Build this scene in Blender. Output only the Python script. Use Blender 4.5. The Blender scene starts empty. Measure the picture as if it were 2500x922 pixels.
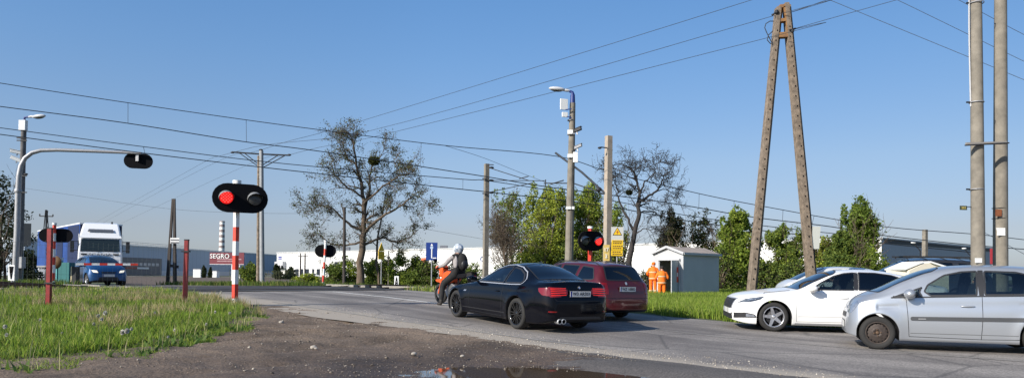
import bpy, bmesh, math, random
import numpy as np
from mathutils import Vector, Matrix, noise
from mathutils.bvhtree import BVHTree
R = math.radians
sc = bpy.context.scene
# ---------------------------------------------------------------- camera
CAMZ, F, PITCH, ROLL = 1.3, 1800.0, R(1.5), R(0.5)
SHIFT = 211 - F * math.tan(PITCH)
cam = bpy.data.objects.new('camera', bpy.data.cameras.new('camera'))
sc.collection.objects.link(cam)
CM = Matrix.Rotation(math.pi / 2 + PITCH, 4, 'X') @ Matrix.Rotation(ROLL, 4, 'Z')
cam.matrix_world = Matrix.Translation((0, 0, CAMZ)) @ CM
cam.data.sensor_width = 36
cam.data.lens = 36 * F / 2500
cam.data.shift_y = SHIFT / 2500
cam.data.clip_end = 9000
cam.data.clip_start = 0.1
sc.camera = cam
# ---------------------------------------------------------------- world, sun, exposure
SUN_EL = R(28)
LD = Vector((0.78, 0.62, 0)).normalized()            # horizontal travel direction of the sunlight
w = bpy.data.worlds.new('World'); sc.world = w; w.use_nodes = True
nt = w.node_tree
sky = nt.nodes.new('ShaderNodeTexSky'); sky.sky_type = 'NISHITA'; sky.sun_disc = False
sky.sun_elevation = SUN_EL
sky.sun_rotation = math.atan2(-LD.x, -LD.y)
sky.altitude = 0; sky.air_density = 1.0; sky.dust_density = 0.6; sky.ozone_density = 2.2
bg = nt.nodes['Background']; bg.inputs['Strength'].default_value = 0.088
tcw = nt.nodes.new('ShaderNodeTexCoord'); spw = nt.nodes.new('ShaderNodeSeparateXYZ'); nt.links.new(tcw.outputs['Generated'], spw.inputs[0])
crw = nt.nodes.new('ShaderNodeValToRGB'); nt.links.new(spw.outputs['Z'], crw.inputs[0])     # white balance of the air, by elevation only
for i, (pz, c3) in enumerate([(0.0, (.66, .76, 1.12)), (.06, (.77, .74, .92)), (.15, (.92, .93, 1.04)), (.276, (.86, 1.06, 1.25)), (.36, (.82, 1.12, 1.36)), (1.0, (.8, 1.1, 1.35))]):
    el = crw.color_ramp.elements[i] if i < 2 else crw.color_ramp.elements.new(pz)
    el.position = pz; el.color = tuple(v * 0.6 for v in c3) + (1,)
mlw = nt.nodes.new('ShaderNodeVectorMath'); mlw.operation = 'MULTIPLY'; nt.links.new(sky.outputs[0], mlw.inputs[0]); nt.links.new(crw.outputs[0], mlw.inputs[1])
scw = nt.nodes.new('ShaderNodeVectorMath'); scw.operation = 'SCALE'; scw.inputs['Scale'].default_value = 1 / 0.6; nt.links.new(mlw.outputs[0], scw.inputs[0])
mrw = nt.nodes.new('ShaderNodeMapRange'); nt.links.new(spw.outputs['X'], mrw.inputs[0]); mrw.inputs['From Min'].default_value = -.1; mrw.inputs['From Max'].default_value = .6; mrw.inputs['To Min'].default_value = 1.0; mrw.inputs['To Max'].default_value = .76
s2w = nt.nodes.new('ShaderNodeVectorMath'); s2w.operation = 'SCALE'; nt.links.new(scw.outputs[0], s2w.inputs[0]); nt.links.new(mrw.outputs[0], s2w.inputs['Scale'])
nt.links.new(s2w.outputs[0], bg.inputs[0])
sl = bpy.data.lights.new('sun', 'SUN'); sl.energy = 4.5; sl.angle = R(0.5); sl.color = (1, 0.93, 0.82)
so = bpy.data.objects.new('sun', sl); sc.collection.objects.link(so)
ldir = Vector((LD.x * math.cos(SUN_EL), LD.y * math.cos(SUN_EL), -math.sin(SUN_EL)))
so.rotation_euler = ldir.to_track_quat('-Z', 'Y').to_euler()
so.location = (-20, -16, 20)
sc.view_settings.view_transform = 'Standard'; sc.view_settings.look = 'None'
sc.view_settings.gamma = 1; sc.view_settings.use_curve_mapping = False
sc.view_settings.exposure = 0.55
sc.cycles.max_bounces = 6; sc.cycles.transparent_max_bounces = 12

# ---------------------------------------------------------------- geometry frame
DD = Vector((-0.6896, 0.7242)); NN = Vector((0.7242, 0.6896))     # along the road towards the crossing / to its right
S_ = [-9000, 5, 8, 11, 14, 17, 20, 23, 26, 32, 36, 44, 52, 60, 80, 120, 9000]
H_ = [0, 0.01, 0.04, 0.15, 0.27, 0.41, 0.54, 0.63, 0.68, 0.68, 0.64, 0.52, 0.42, 0.3, 0.1, 0, 0]
def sn(x, y): return x * DD.x + y * DD.y, x * NN.x + y * NN.y
def xy(s, n): return s * DD.x + n * NN.x, s * DD.y + n * NN.y
def hsn(s, n):
    f = 1 - 0.5 * min(1, max(0, (n - 18) / 8))
    return float(np.interp(s, S_, H_)) * f
def h(x, y): return hsn(*sn(x, y))
def ray(px, py):
    v = Vector(((px - 1250) / F, (461 - py + SHIFT) / F, -1))
    return (CM.to_3x3() @ v)
def W(px, py, Y):
    d = ray(px, py); return Vector((0, 0, CAMZ)) + d * (Y / d.y)
def G(px, Y):
    """point of the ground in the column px at depth Y"""
    p = W(px, 690, Y); p.z = h(p.x, p.y); p2 = W(px, 672 + (CAMZ - p.z) * F / Y, Y); p.x = p2.x
    return p
def on_s(px, s):
    """depth at which the image column px meets the line s = const"""
    t = (px - 1250) / F
    return s / (DD.x * t + DD.y)

# ---------------------------------------------------------------- materials
MATS = {}
def mat(name, col, rough=0.6, metal=0.0, var=0.0, vscale=5.0, bump=0.0, bscale=30.0, col2=None, coat=0.0, emit=None, estr=0.0, spec=0.5, stretch=None, inner=None, attr=None, detail=6):
    if name in MATS: return MATS[name]
    m = bpy.data.materials.new(name); m.use_nodes = True; MATS[name] = m
    t = m.node_tree; b = t.nodes['Principled BSDF']
    b.inputs['Base Color'].default_value = (*col, 1); b.inputs['Roughness'].default_value = rough
    b.inputs['Metallic'].default_value = metal; b.inputs['Coat Weight'].default_value = coat
    b.inputs['Coat Roughness'].default_value = 0.05
    b.inputs['Specular IOR Level'].default_value = spec
    if emit: b.inputs['Emission Color'].default_value = (*emit, 1); b.inputs['Emission Strength'].default_value = estr
    last = None
    tc = t.nodes.new('ShaderNodeTexCoord'); src = tc.outputs['Object']
    if stretch:
        mp = t.nodes.new('ShaderNodeMapping'); mp.inputs['Scale'].default_value = stretch
        t.links.new(src, mp.inputs[0]); src = mp.outputs[0]
    if attr:
        a = t.nodes.new('ShaderNodeAttribute'); a.attribute_name = attr
        last = a.outputs['Color']
    if var or col2:
        n = t.nodes.new('ShaderNodeTexNoise'); n.inputs['Scale'].default_value = vscale; n.inputs['Detail'].default_value = detail
        n.inputs['Roughness'].default_value = 0.65
        t.links.new(src, n.inputs['Vector'])
        cr = t.nodes.new('ShaderNodeValToRGB')
        c2 = col2 or tuple(min(1, c * (1 + var)) for c in col); c1 = col if col2 else tuple(c * (1 - var) for c in col)
        cr.color_ramp.elements[0].position = 0.36; cr.color_ramp.elements[1].position = 0.64
        cr.color_ramp.elements[0].color = (*c1, 1); cr.color_ramp.elements[1].color = (*c2, 1)
        t.links.new(n.outputs[0], cr.inputs[0])
        if attr:
            mx = t.nodes.new('ShaderNodeMix'); mx.data_type = 'RGBA'; mx.blend_type = 'MULTIPLY'; mx.inputs[0].default_value = 1
            t.links.new(last, mx.inputs[6]); t.links.new(cr.outputs[0], mx.inputs[7]); last = mx.outputs[2]
        else: last = cr.outputs[0]
    if inner:
        g = t.nodes.new('ShaderNodeNewGeometry'); mx = t.nodes.new('ShaderNodeMix'); mx.data_type = 'RGBA'
        if last: t.links.new(last, mx.inputs[6])
        else: mx.inputs[6].default_value = (*col, 1)
        mx.inputs[7].default_value = (*inner, 1); t.links.new(g.outputs['Backfacing'], mx.inputs[0]); last = mx.outputs[2]
    if last: t.links.new(last, b.inputs['Base Color'])
    if bump:
        n2 = t.nodes.new('ShaderNodeTexNoise'); n2.inputs['Scale'].default_value = bscale; n2.inputs['Detail'].default_value = 4
        t.links.new(src, n2.inputs['Vector'])
        bp = t.nodes.new('ShaderNodeBump'); bp.inputs['Strength'].default_value = bump; bp.inputs['Distance'].default_value = 0.02
        t.links.new(n2.outputs[0], bp.inputs['Height']); t.links.new(bp.outputs[0], b.inputs['Normal'])
    return m
def glass(name, tint, refl=0.12):
    if name in MATS: return MATS[name]
    m = bpy.data.materials.new(name); m.use_nodes = True; MATS[name] = m
    t = m.node_tree; t.nodes.remove(t.nodes['Principled BSDF']); out = t.nodes['Material Output']
    tr = t.nodes.new('ShaderNodeBsdfTransparent'); tr.inputs[0].default_value = (*tint, 1)
    gl = t.nodes.new('ShaderNodeBsdfGlossy'); gl.inputs['Roughness'].default_value = 0.02
    lw = t.nodes.new('ShaderNodeFresnel'); lw.inputs[0].default_value = 1.5
    ad = t.nodes.new('ShaderNodeMath'); ad.operation = 'MULTIPLY_ADD'; ad.inputs[1].default_value = 1.3; ad.inputs[2].default_value = refl * 0.3
    ad.use_clamp = True
    mx = t.nodes.new('ShaderNodeMixShader')
    t.links.new(lw.outputs[0], ad.inputs[0]); t.links.new(ad.outputs[0], mx.inputs[0])
    t.links.new(tr.outputs[0], mx.inputs[1]); t.links.new(gl.outputs[0], mx.inputs[2]); t.links.new(mx.outputs[0], out.inputs[0])
    return m
def leafmat(name, col, trans=0.35):
    """two-sided leaf: diffuse with light passing through; hue varies leaf by leaf with the mesh attribute"""
    if name in MATS: return MATS[name]
    m = bpy.data.materials.new(name); m.use_nodes = True; MATS[name] = m
    t = m.node_tree; b = t.nodes['Principled BSDF']; out = t.nodes['Material Output']
    a = t.nodes.new('ShaderNodeAttribute'); a.attribute_name = 'tone'
    mx = t.nodes.new('ShaderNodeMix'); mx.data_type = 'RGBA'; mx.blend_type = 'MULTIPLY'; mx.inputs[0].default_value = 1
    mx.inputs[6].default_value = (*col, 1); t.links.new(a.outputs['Color'], mx.inputs[7])
    t.links.new(mx.outputs[2], b.inputs['Base Color']); b.inputs['Roughness'].default_value = 0.65
    b.inputs['Specular IOR Level'].default_value = 0.15
    tl = t.nodes.new('ShaderNodeBsdfTranslucent'); t.links.new(mx.outputs[2], tl.inputs[0])
    ms = t.nodes.new('ShaderNodeMixShader'); ms.inputs[0].default_value = trans
    t.links.new(b.outputs[0], ms.inputs[1]); t.links.new(tl.outputs[0], ms.inputs[2]); t.links.new(ms.outputs[0], out.inputs[0])
    return m

M_conc = mat('pole_concrete', (0.20, 0.178, 0.145), 0.9, var=0.22, vscale=3.0, bump=0.4, bscale=60)
M_concd = mat('weathered_concrete', (0.20, 0.155, 0.115), 0.9, var=0.38, vscale=6.0, bump=0.6, bscale=45)
M_rust = mat('rusty_yoke', (0.34, 0.17, 0.05), 0.85, col2=(0.20, 0.11, 0.06), vscale=9)
M_steel = mat('galvanised_steel', (0.34, 0.34, 0.35), 0.5, 0.35, var=0.1, vscale=8)
M_dark = mat('dark_iron', (0.025, 0.026, 0.03), 0.6, 0.3)
M_black = mat('matt_black', (0.006, 0.006, 0.008), 0.9, spec=0.15)
M_white = mat('white_paint', (0.78, 0.78, 0.76), 0.5)
M_red = mat('red_paint', (0.62, 0.045, 0.02), 0.45, var=0.12, vscale=7)
M_dred = mat('dark_red_paint', (0.23, 0.012, 0.012), 0.45, var=0.25, vscale=9)
M_rubber = mat('tyre_rubber', (0.022, 0.021, 0.02), 0.85, bump=0.3, bscale=80)
M_plastic = mat('black_plastic', (0.018, 0.018, 0.02), 0.5)
M_wire = mat('wire_metal', (0.035, 0.04, 0.05), 0.7, 0.2)
M_wood = mat('dark_timber', (0.055, 0.045, 0.04), 0.9, var=0.3, vscale=5, stretch=(1, 1, 0.1))
M_blue = mat('blue_bracket_paint', (0.012, 0.03, 0.16), 0.5)
M_lamp = mat('lamp_lens', (0.05, 0.052, 0.055), 0.3)
M_lampred = mat('lit_red_lens', (0.5, 0.01, 0.01), 0.3, emit=(1.0, 0.015, 0.015), estr=0.5)
M_ledred = mat('lit_red_cells', (0.6, 0.02, 0.01), 0.3, emit=(1.0, 0.10, 0.08), estr=1.1)

# ---------------------------------------------------------------- mesh helper
class MB:
    def __init__(s): s.v = []; s.f = []; s.m = []; s.mats = []; s.sm = []
    def mi(s, m):
        if m not in s.mats: s.mats.append(m)
        return s.mats.index(m)
    def add(s, vs, fs, m, smooth=False):
        o = len(s.v); s.v += [tuple(v) for v in vs]; k = s.mi(m)
        for f in fs: s.f.append(tuple(i + o for i in f)); s.m.append(k); s.sm.append(smooth)
        return s
    def box(s, c, d, m, mx=None, taper=1.0):
        x, y, z = (a / 2 for a in d); t = taper
        vs = [Vector((a, b, -z)) for a, b in ((-x, -y), (x, -y), (x, y), (-x, y))] + [Vector((a * t, b * t, z)) for a, b in ((-x, -y), (x, -y), (x, y), (-x, y))]
        if mx is not None: vs = [mx @ v for v in vs]
        vs = [v + Vector(c) for v in vs]
        return s.add(vs, [(3, 2, 1, 0), (4, 5, 6, 7), (0, 1, 5, 4), (1, 2, 6, 5), (2, 3, 7, 6), (3, 0, 4, 7)], m)
    def beam(s, a, b, wdt, thk, m, up=(0, 0, 1), w2=None, t2=None):
        a, b = Vector(a), Vector(b); d = (b - a).normalized(); u = Vector(up)
        sd = d.cross(u)
        if sd.length < 1e-3: sd = d.cross(Vector((0, 1, 0)))
        sd.normalize(); u = sd.cross(d)
        w2 = w2 or wdt; t2 = t2 or thk
        vs = [a + sd * i * wdt / 2 + u * j * thk / 2 for i, j in ((-1, -1), (1, -1), (1, 1), (-1, 1))] + [b + sd * i * w2 / 2 + u * j * t2 / 2 for i, j in ((-1, -1), (1, -1), (1, 1), (-1, 1))]
        return s.add(vs, [(3, 2, 1, 0), (4, 5, 6, 7), (0, 1, 5, 4), (1, 2, 6, 5), (2, 3, 7, 6), (3, 0, 4, 7)], m)
    def tube(s, pts, r, m, n=8, cap=True, smooth=True):
        pts = [Vector(p) for p in pts]; k = len(pts)
        rs = r if isinstance(r, (list, tuple)) else [r] * k
        vs = []; ref = None
        for i, p in enumerate(pts):
            d = (pts[min(i + 1, k - 1)] - pts[max(i - 1, 0)])
            d = d.normalized() if d.length > 1e-9 else Vector((0, 0, 1))
            if ref is None: ref = d.orthogonal().normalized()
            ref = (ref - d * ref.dot(d)); ref = ref.normalized() if ref.length > 1e-6 else d.orthogonal().normalized()
            q = d.cross(ref)
            for j in range(n):
                a = 2 * math.pi * j / n
                vs.append(p + (ref * math.cos(a) + q * math.sin(a)) * rs[i])
        fs = [(i * n + j, i * n + (j + 1) % n, (i + 1) * n + (j + 1) % n, (i + 1) * n + j) for i in range(k - 1) for j in range(n)]
        s.add(vs, fs, m, smooth)
        if cap:
            s.add([vs[j] for j in range(n)], [tuple(range(n))[::-1]], m); s.add([vs[(k - 1) * n + j] for j in range(n)], [tuple(range(n))], m)
        return s
    def lathe(s, prof, m, n=24, axis='Z', c=(0, 0, 0), smooth=True, mats=None):
        """prof: (r, t) pairs along the axis"""
        vs = []; k = len(prof)
        for r, t in prof:
            for j in range(n):
                a = 2 * math.pi * j / n; u, v = r * math.cos(a), r * math.sin(a)
                p = {'Z': (u, v, t), 'Y': (u, t, v), 'X': (t, u, v)}[axis]
                vs.append((p[0] + c[0], p[1] + c[1], p[2] + c[2]))
        for i in range(k - 1):
            fs = [(i * n + j, i * n + (j + 1) % n, (i + 1) * n + (j + 1) % n, (i + 1) * n + j) for j in range(n)]
            if axis == 'Y': fs = [f[::-1] for f in fs]
            s.f += [tuple(a + len(s.v) for a in f) for f in fs]
            mm = s.mi(mats[i] if mats else m); s.m += [mm] * len(fs); s.sm += [smooth] * len(fs)
        s.v += [tuple(v) for v in vs]
        return s
    def prism(s, poly, m, origin, u, v, thick, smooth=False):
        """flat outline (a, b) -> origin + a*u + b*v, given thickness along u x v"""
        u = Vector(u).normalized(); v = Vector(v).normalized(); nrm = u.cross(v); o = Vector(origin); n = len(poly)
        f = [o + u * a + v * b + nrm * thick / 2 for a, b in poly]; b_ = [p - nrm * thick for p in f]
        return s.add(f + b_, [tuple(range(n)), tuple(range(2 * n - 1, n - 1, -1))] + [(j, n + j, n + (j + 1) % n, (j + 1) % n) for j in range(n)], m, smooth)
    def ell(s, c, r, m, n=12, k=8, mx=None):
        vs = []; fs = []
        for i in range(k + 1):
            t = math.pi * i / k
            for j in range(n):
                a = 2 * math.pi * j / n
                p = Vector((r[0] * math.sin(t) * math.cos(a), r[1] * math.sin(t) * math.sin(a), r[2] * math.cos(t)))
                if mx is not None: p = mx @ p
                vs.append(p + Vector(c))
        fs = [(i * n + j, (i + 1) * n + j, (i + 1) * n + (j + 1) % n, i * n + (j + 1) % n) for i in range(k) for j in range(n)]
        return s.add(vs, fs, m, True)
    def build(s, name, parent=None, loc=None, bevel=0.0):
        me = bpy.data.meshes.new(name)
        off = Vector(loc) if loc is not None else Vector((0, 0, 0))
        vs = [(v[0] - off.x, v[1] - off.y, v[2] - off.z) for v in s.v] if loc is not None else s.v
        me.from_pydata(vs, [], s.f)
        for m in s.mats: me.materials.append(m)
        me.polygons.foreach_set('material_index', s.m); me.polygons.foreach_set('use_smooth', s.sm)
        if bevel:
            bm = bmesh.new(); bm.from_mesh(me); bmesh.ops.remove_doubles(bm, verts=bm.verts, dist=1e-5)
            es = [e for e in bm.edges if len(e.link_faces) == 2 and e.calc_face_angle(0) > 0.6]
            bmesh.ops.bevel(bm, geom=es, offset=bevel, segments=2, affect='EDGES', profile=0.5); bm.to_mesh(me); bm.free()
        me.update()
        o = bpy.data.objects.new(name, me); sc.collection.objects.link(o)
        if loc is not None: o.location = off
        if parent: o.parent = parent
        return o
def tag(o, label=None, cat=None, group=None, kind=None):
    if label: o['label'] = label
    if cat: o['category'] = cat
    if group: o['group'] = group
    if kind: o['kind'] = kind
    return o
def thing(name, loc, label, cat, group=None, rz=0.0):
    o = bpy.data.objects.new(name, None); sc.collection.objects.link(o); o.empty_display_size = 0.2
    o.location = loc; o.rotation_euler = (0, 0, rz); return tag(o, label, cat, group)
def copy_tree(o, parent=None):
    c = o.copy(); sc.collection.objects.link(c); c.parent = parent
    for ch in o.children: copy_tree(ch, c)
    return c
def text_mesh(name, txt, size, m, mx, parent=None, depth=0.004, bold=0.0, align='CENTER', sx=1.0):
    cu = bpy.data.curves.new(name, 'FONT'); cu.body = txt; cu.size = size; cu.extrude = depth; cu.offset = bold
    cu.align_x = align; cu.align_y = 'CENTER'; cu.resolution_u = 2
    t = bpy.data.objects.new(name + '_c', cu); sc.collection.objects.link(t)
    dg = bpy.context.evaluated_depsgraph_get(); me = bpy.data.meshes.new_from_object(t.evaluated_get(dg))
    bpy.data.objects.remove(t); me.name = name
    me.transform(mx @ Matrix.Diagonal((sx, 1, 1, 1))); me.materials.clear(); me.materials.append(m)
    o = bpy.data.objects.new(name, me); sc.collection.objects.link(o)
    if parent: o.parent = parent
    return o
def frame_mx(origin, u, v):
    u = Vector(u).normalized(); v = Vector(v).normalized(); n = u.cross(v)
    mx = Matrix((u, v, n)).transposed().to_4x4(); mx.translation = Vector(origin); return mx
def numpy_mesh(name, V, Fc, m, parent=None, tone=None, kindtag=None, loc=(0, 0, 0)):
    """V (n,3), Fc (k,3|4) -> object, with an optional per-vertex 'tone' colour (k,3)"""
    me = bpy.data.meshes.new(name); n, k, q = len(V), len(Fc), Fc.shape[1]
    me.vertices.add(n); me.vertices.foreach_set('co', (V - np.array(loc)).astype(np.float32).ravel())
    me.loops.add(k * q); me.loops.foreach_set('vertex_index', Fc.astype(np.int32).ravel())
    me.polygons.add(k); me.polygons.foreach_set('loop_start', np.arange(0, k * q, q, dtype=np.int32))
    me.polygons.foreach_set('loop_total', np.full(k, q, dtype=np.int32)); me.materials.append(m)
    if tone is not None:
        a = me.attributes.new('tone', 'FLOAT_COLOR', 'POINT')
        a.data.foreach_set('color', np.concatenate([tone, np.ones((n, 1))], 1).astype(np.float32).ravel())
    me.update(calc_edges=True)
    o = bpy.data.objects.new(name, me); sc.collection.objects.link(o); o.location = loc
    if parent: o.parent = parent
    return o
def drape(name, poly_fn, s_list, m, off, step=1.0, zfn=None):
    """sheet over the ground between n = poly_fn(s)[0] and [1] for the given s"""
    V = []; Fc = []; cols = 1 + max(1, int(max(poly_fn(s)[1] - poly_fn(s)[0] for s in s_list) / step))
    for s in s_list:
        a, b = poly_fn(s)
        for j in range(cols + 1):
            n = a + (b - a) * j / cols; x, y = xy(s, n)
            V.append((x, y, hsn(s, n) + off + (zfn(s, n) if zfn else 0)))
    c = cols + 1
    for i in range(len(s_list) - 1):
        for j in range(cols): Fc.append((i * c + j, i * c + j + 1, (i + 1) * c + j + 1, (i + 1) * c + j))
    o = numpy_mesh(name, np.array(V), np.array(Fc)[:, ::-1], m)
    o.data.polygons.foreach_set('use_smooth', [True] * len(Fc))
    return tag(o, kind='structure')
# ================================================================ ground, road, tracks
def nz(x, y, z=0.0, sc_=1.0): return noise.noise(Vector((x * sc_, y * sc_, z)))
def lin(a, b, st): return [a + (b - a) * i / max(1, round((b - a) / st)) for i in range(max(1, round((b - a) / st)) + 1)]
sl_ = [-4000, -800, -200, -80, -40] + lin(-20, 60, 1) + [64, 70, 80, 90, 100, 120, 160, 260, 500, 1200, 4500]
nl_ = [-4500, -1500, -500, -200, -100, -60, -40] + lin(-30, 60, 1) + [70, 85, 110, 150, 250, 500, 1500, 4500]
V = []; Fc = []
for s in sl_:
    for n in nl_:
        x, y = xy(s, n); V.append((x, y, hsn(s, n) - (0.2 if -2.5 < s < 17.2 and -13 < n < 8.1 else 0)))
c = len(nl_)
for i in range(len(sl_) - 1):
    for j in range(c - 1): Fc.append((i * c + j, (i + 1) * c + j, (i + 1) * c + j + 1, i * c + j + 1))
M_ground = mat('meadow_soil', (0.045, 0.06, 0.018), 0.95, col2=(0.085, 0.095, 0.03), vscale=0.35, bump=0.6, bscale=6)
g = tag(numpy_mesh('ground', np.array(V), np.array(Fc), M_ground), kind='structure')

def asphalt(name, c1, c2, specks, edge=None):
    m = bpy.data.materials.new(name); m.use_nodes = True; t = m.node_tree; b = t.nodes['Principled BSDF']
    tc = t.nodes.new('ShaderNodeTexCoord')
    rot = t.nodes.new('ShaderNodeMapping'); rot.inputs['Rotation'].default_value = (0, 0, -math.atan2(DD.y, DD.x))
    t.links.new(tc.outputs['Object'], rot.inputs[0])
    st = t.nodes.new('ShaderNodeMapping'); st.inputs['Scale'].default_value = (0.12, 1.6, 1); t.links.new(rot.outputs[0], st.inputs[0])
    n1 = t.nodes.new('ShaderNodeTexNoise'); n1.inputs['Scale'].default_value = 1.0; n1.inputs['Detail'].default_value = 5; t.links.new(st.outputs[0], n1.inputs['Vector'])
    n0 = t.nodes.new('ShaderNodeTexNoise'); n0.inputs['Scale'].default_value = 0.45; n0.inputs['Detail'].default_value = 8; t.links.new(tc.outputs['Object'], n0.inputs['Vector'])
    av = t.nodes.new('ShaderNodeMath'); av.operation = 'ADD'; t.links.new(n0.outputs[0], av.inputs[0]); t.links.new(n1.outputs[0], av.inputs[1])
    r1 = t.nodes.new('ShaderNodeValToRGB'); r1.color_ramp.elements[0].position = 0.42; r1.color_ramp.elements[1].position = 0.58
    hv = t.nodes.new('ShaderNodeMath'); hv.operation = 'MULTIPLY'; hv.inputs[1].default_value = 0.5; t.links.new(av.outputs[0], hv.inputs[0])
    r1.color_ramp.elements[0].color = (*c1, 1); r1.color_ramp.elements[1].color = (*c2, 1); t.links.new(hv.outputs[0], r1.inputs[0])
    n2 = t.nodes.new('ShaderNodeTexNoise'); n2.inputs['Scale'].default_value = 38; n2.inputs['Detail'].default_value = 3; t.links.new(tc.outputs['Object'], n2.inputs['Vector'])
    r2 = t.nodes.new('ShaderNodeValToRGB'); r2.color_ramp.elements[0].position = 0.4; r2.color_ramp.elements[1].position = 0.62
    r2.color_ramp.elements[0].color = (1 - specks,) * 3 + (1,); r2.color_ramp.elements[1].color = (1 + specks,) * 3 + (1,); t.links.new(n2.outputs[0], r2.inputs[0])
    mx = t.nodes.new('ShaderNodeMix'); mx.data_type = 'RGBA'; mx.blend_type = 'MULTIPLY'; mx.inputs[0].default_value = 1
    t.links.new(r1.outputs[0], mx.inputs[6]); t.links.new(r2.outputs[0], mx.inputs[7])
    last = mx.outputs[2]
    # wheel tracks darkened by tyres, hairline cracks and tar-filled joints
    sp0 = t.nodes.new('ShaderNodeSeparateXYZ'); t.links.new(rot.outputs[0], sp0.inputs[0])
    if edge:
        acc = None
        for c0 in (-10.9, -12.5, -14.7, -16.2):
            a1 = t.nodes.new('ShaderNodeMath'); a1.operation = 'ADD'; a1.inputs[1].default_value = -c0; t.links.new(sp0.outputs['Y'], a1.inputs[0])
            a2 = t.nodes.new('ShaderNodeMath'); a2.operation = 'ABSOLUTE'; t.links.new(a1.outputs[0], a2.inputs[0])
            a3 = t.nodes.new('ShaderNodeMapRange'); a3.interpolation_type = 'SMOOTHSTEP'; a3.inputs['From Min'].default_value = 0.55; a3.inputs['From Max'].default_value = 0.05; t.links.new(a2.outputs[0], a3.inputs[0])
            if acc is None: acc = a3.outputs[0]
            else:
                a4 = t.nodes.new('ShaderNodeMath'); a4.operation = 'ADD'; t.links.new(acc, a4.inputs[0]); t.links.new(a3.outputs[0], a4.inputs[1]); acc = a4.outputs[0]
        tf = t.nodes.new('ShaderNodeMath'); tf.operation = 'MULTIPLY'; t.links.new(acc, tf.inputs[0]); t.links.new(n1.outputs[0], tf.inputs[1])
        mt = t.nodes.new('ShaderNodeMix'); mt.data_type = 'RGBA'; mt.blend_type = 'MULTIPLY'; mt.inputs[7].default_value = (.62, .62, .63, 1); t.links.new(tf.outputs[0], mt.inputs[0]); t.links.new(last, mt.inputs[6]); last = mt.outputs[2]
    vo = t.nodes.new('ShaderNodeTexVoronoi'); vo.feature = 'DISTANCE_TO_EDGE'; vo.inputs['Scale'].default_value = 0.33
    wob = t.nodes.new('ShaderNodeMix'); wob.data_type = 'VECTOR'; wob.inputs[0].default_value = .12; t.links.new(tc.outputs['Object'], wob.inputs[4]); t.links.new(n2.outputs['Color'], wob.inputs[5])
    t.links.new(wob.outputs[1], vo.inputs['Vector'])
    ck = t.nodes.new('ShaderNodeMapRange'); ck.inputs['From Min'].default_value = 0.012; ck.inputs['From Max'].default_value = 0.003; ck.inputs['To Max'].default_value = .55; t.links.new(vo.outputs['Distance'], ck.inputs[0])
    mc_ = t.nodes.new('ShaderNodeMix'); mc_.data_type = 'RGBA'; mc_.inputs[7].default_value = (.05, .047, .045, 1); t.links.new(ck.outputs[0], mc_.inputs[0]); t.links.new(last, mc_.inputs[6]); last = mc_.outputs[2]
    if edge:      # dusty, worn edges: lighter towards given across-road positions
        sp = t.nodes.new('ShaderNodeSeparateXYZ'); t.links.new(rot.outputs[0], sp.inputs[0])
        for (pos, wd, colr) in edge:
            ns = t.nodes.new('ShaderNodeMath'); ns.operation = 'MULTIPLY_ADD'; ns.inputs[1].default_value = 1.6; t.links.new(n0.outputs[0], ns.inputs[0]); t.links.new(sp.outputs['Y'], ns.inputs[2])
            mr = t.nodes.new('ShaderNodeMapRange'); mr.inputs['From Min'].default_value = -pos + 0.8 - wd; mr.inputs['From Max'].default_value = -pos + 0.8
            t.links.new(ns.outputs[0], mr.inputs[0])
            m2 = t.nodes.new('ShaderNodeMix'); m2.data_type = 'RGBA'; m2.inputs[7].default_value = (*colr, 1)
            t.links.new(mr.outputs[0], m2.inputs[0]); t.links.new(last, m2.inputs[6]); last = m2.outputs[2]
    t.links.new(last, b.inputs['Base Color']); b.inputs['Roughness'].default_value = 0.85
    bp = t.nodes.new('ShaderNodeBump'); bp.inputs['Strength'].default_value = 0.5; bp.inputs['Distance'].default_value = 0.01
    t.links.new(n2.outputs[0], bp.inputs['Height']); t.links.new(bp.outputs[0], b.inputs['Normal'])
    return m
M_road = asphalt('asphalt', (0.160, 0.142, 0.130), (0.275, 0.246, 0.220), 0.28, edge=[(9.3, 0.5, (0.36, 0.31, 0.25))])
M_dark_asph = asphalt('dark_asphalt', (0.07, 0.062, 0.055), (0.115, 0.10, 0.09), 0.35)
M_deck = asphalt('crossing_asphalt', (0.04, 0.04, 0.042), (0.07, 0.067, 0.065), 0.2)
def road_edges(s):
    j = 0.12 * nz(s, 3.3, 0, 0.9) + 0.06 * nz(s, 7.1, 0, 3.1)
    a = float(np.interp(s, [-30, 6, 9, 12, 15, 18, 40, 60, 200], [9.0, 9.0, 9.0, 8.7, 8.1, 8.2, 8.5, 8.8, 9])) + j
    if s > 9: b = float(np.interp(s, [9, 12, 24, 36, 200], [17.6, 17.1, 17.3, 17.3, 17.3]))
    else: b = max(17.6, 19 + (7.7 - s) * 0.885)
    return a, b + 0.1 * nz(s, 9, 0, 1.1)
drape('road', road_edges, [-60, -40, -30] + lin(-24, 30, 0.5) + lin(31, 60, 1) + [70, 90, 120, 200], M_road, 0.03, 1.0)
drape('road_crossing_deck', lambda s: (8.1, 17.5), lin(24.3, 33.2, 0.5), M_deck, 0.05, 1.0)
def patch_edges(s): return 7.5 + 0.3 * nz(s, 1, 0, 1.3) + max(0, s - 7) * .5, 9.15 + 0.12 * nz(s, 5, 0, 1.7) - max(0, s - 7.6) * 0.4
drape('side_road', patch_edges, lin(-6, 8.8, 0.3), M_dark_asph, 0.034, 0.25, lambda s, n: -0.09 * max(0, 8.35 - n))
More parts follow.
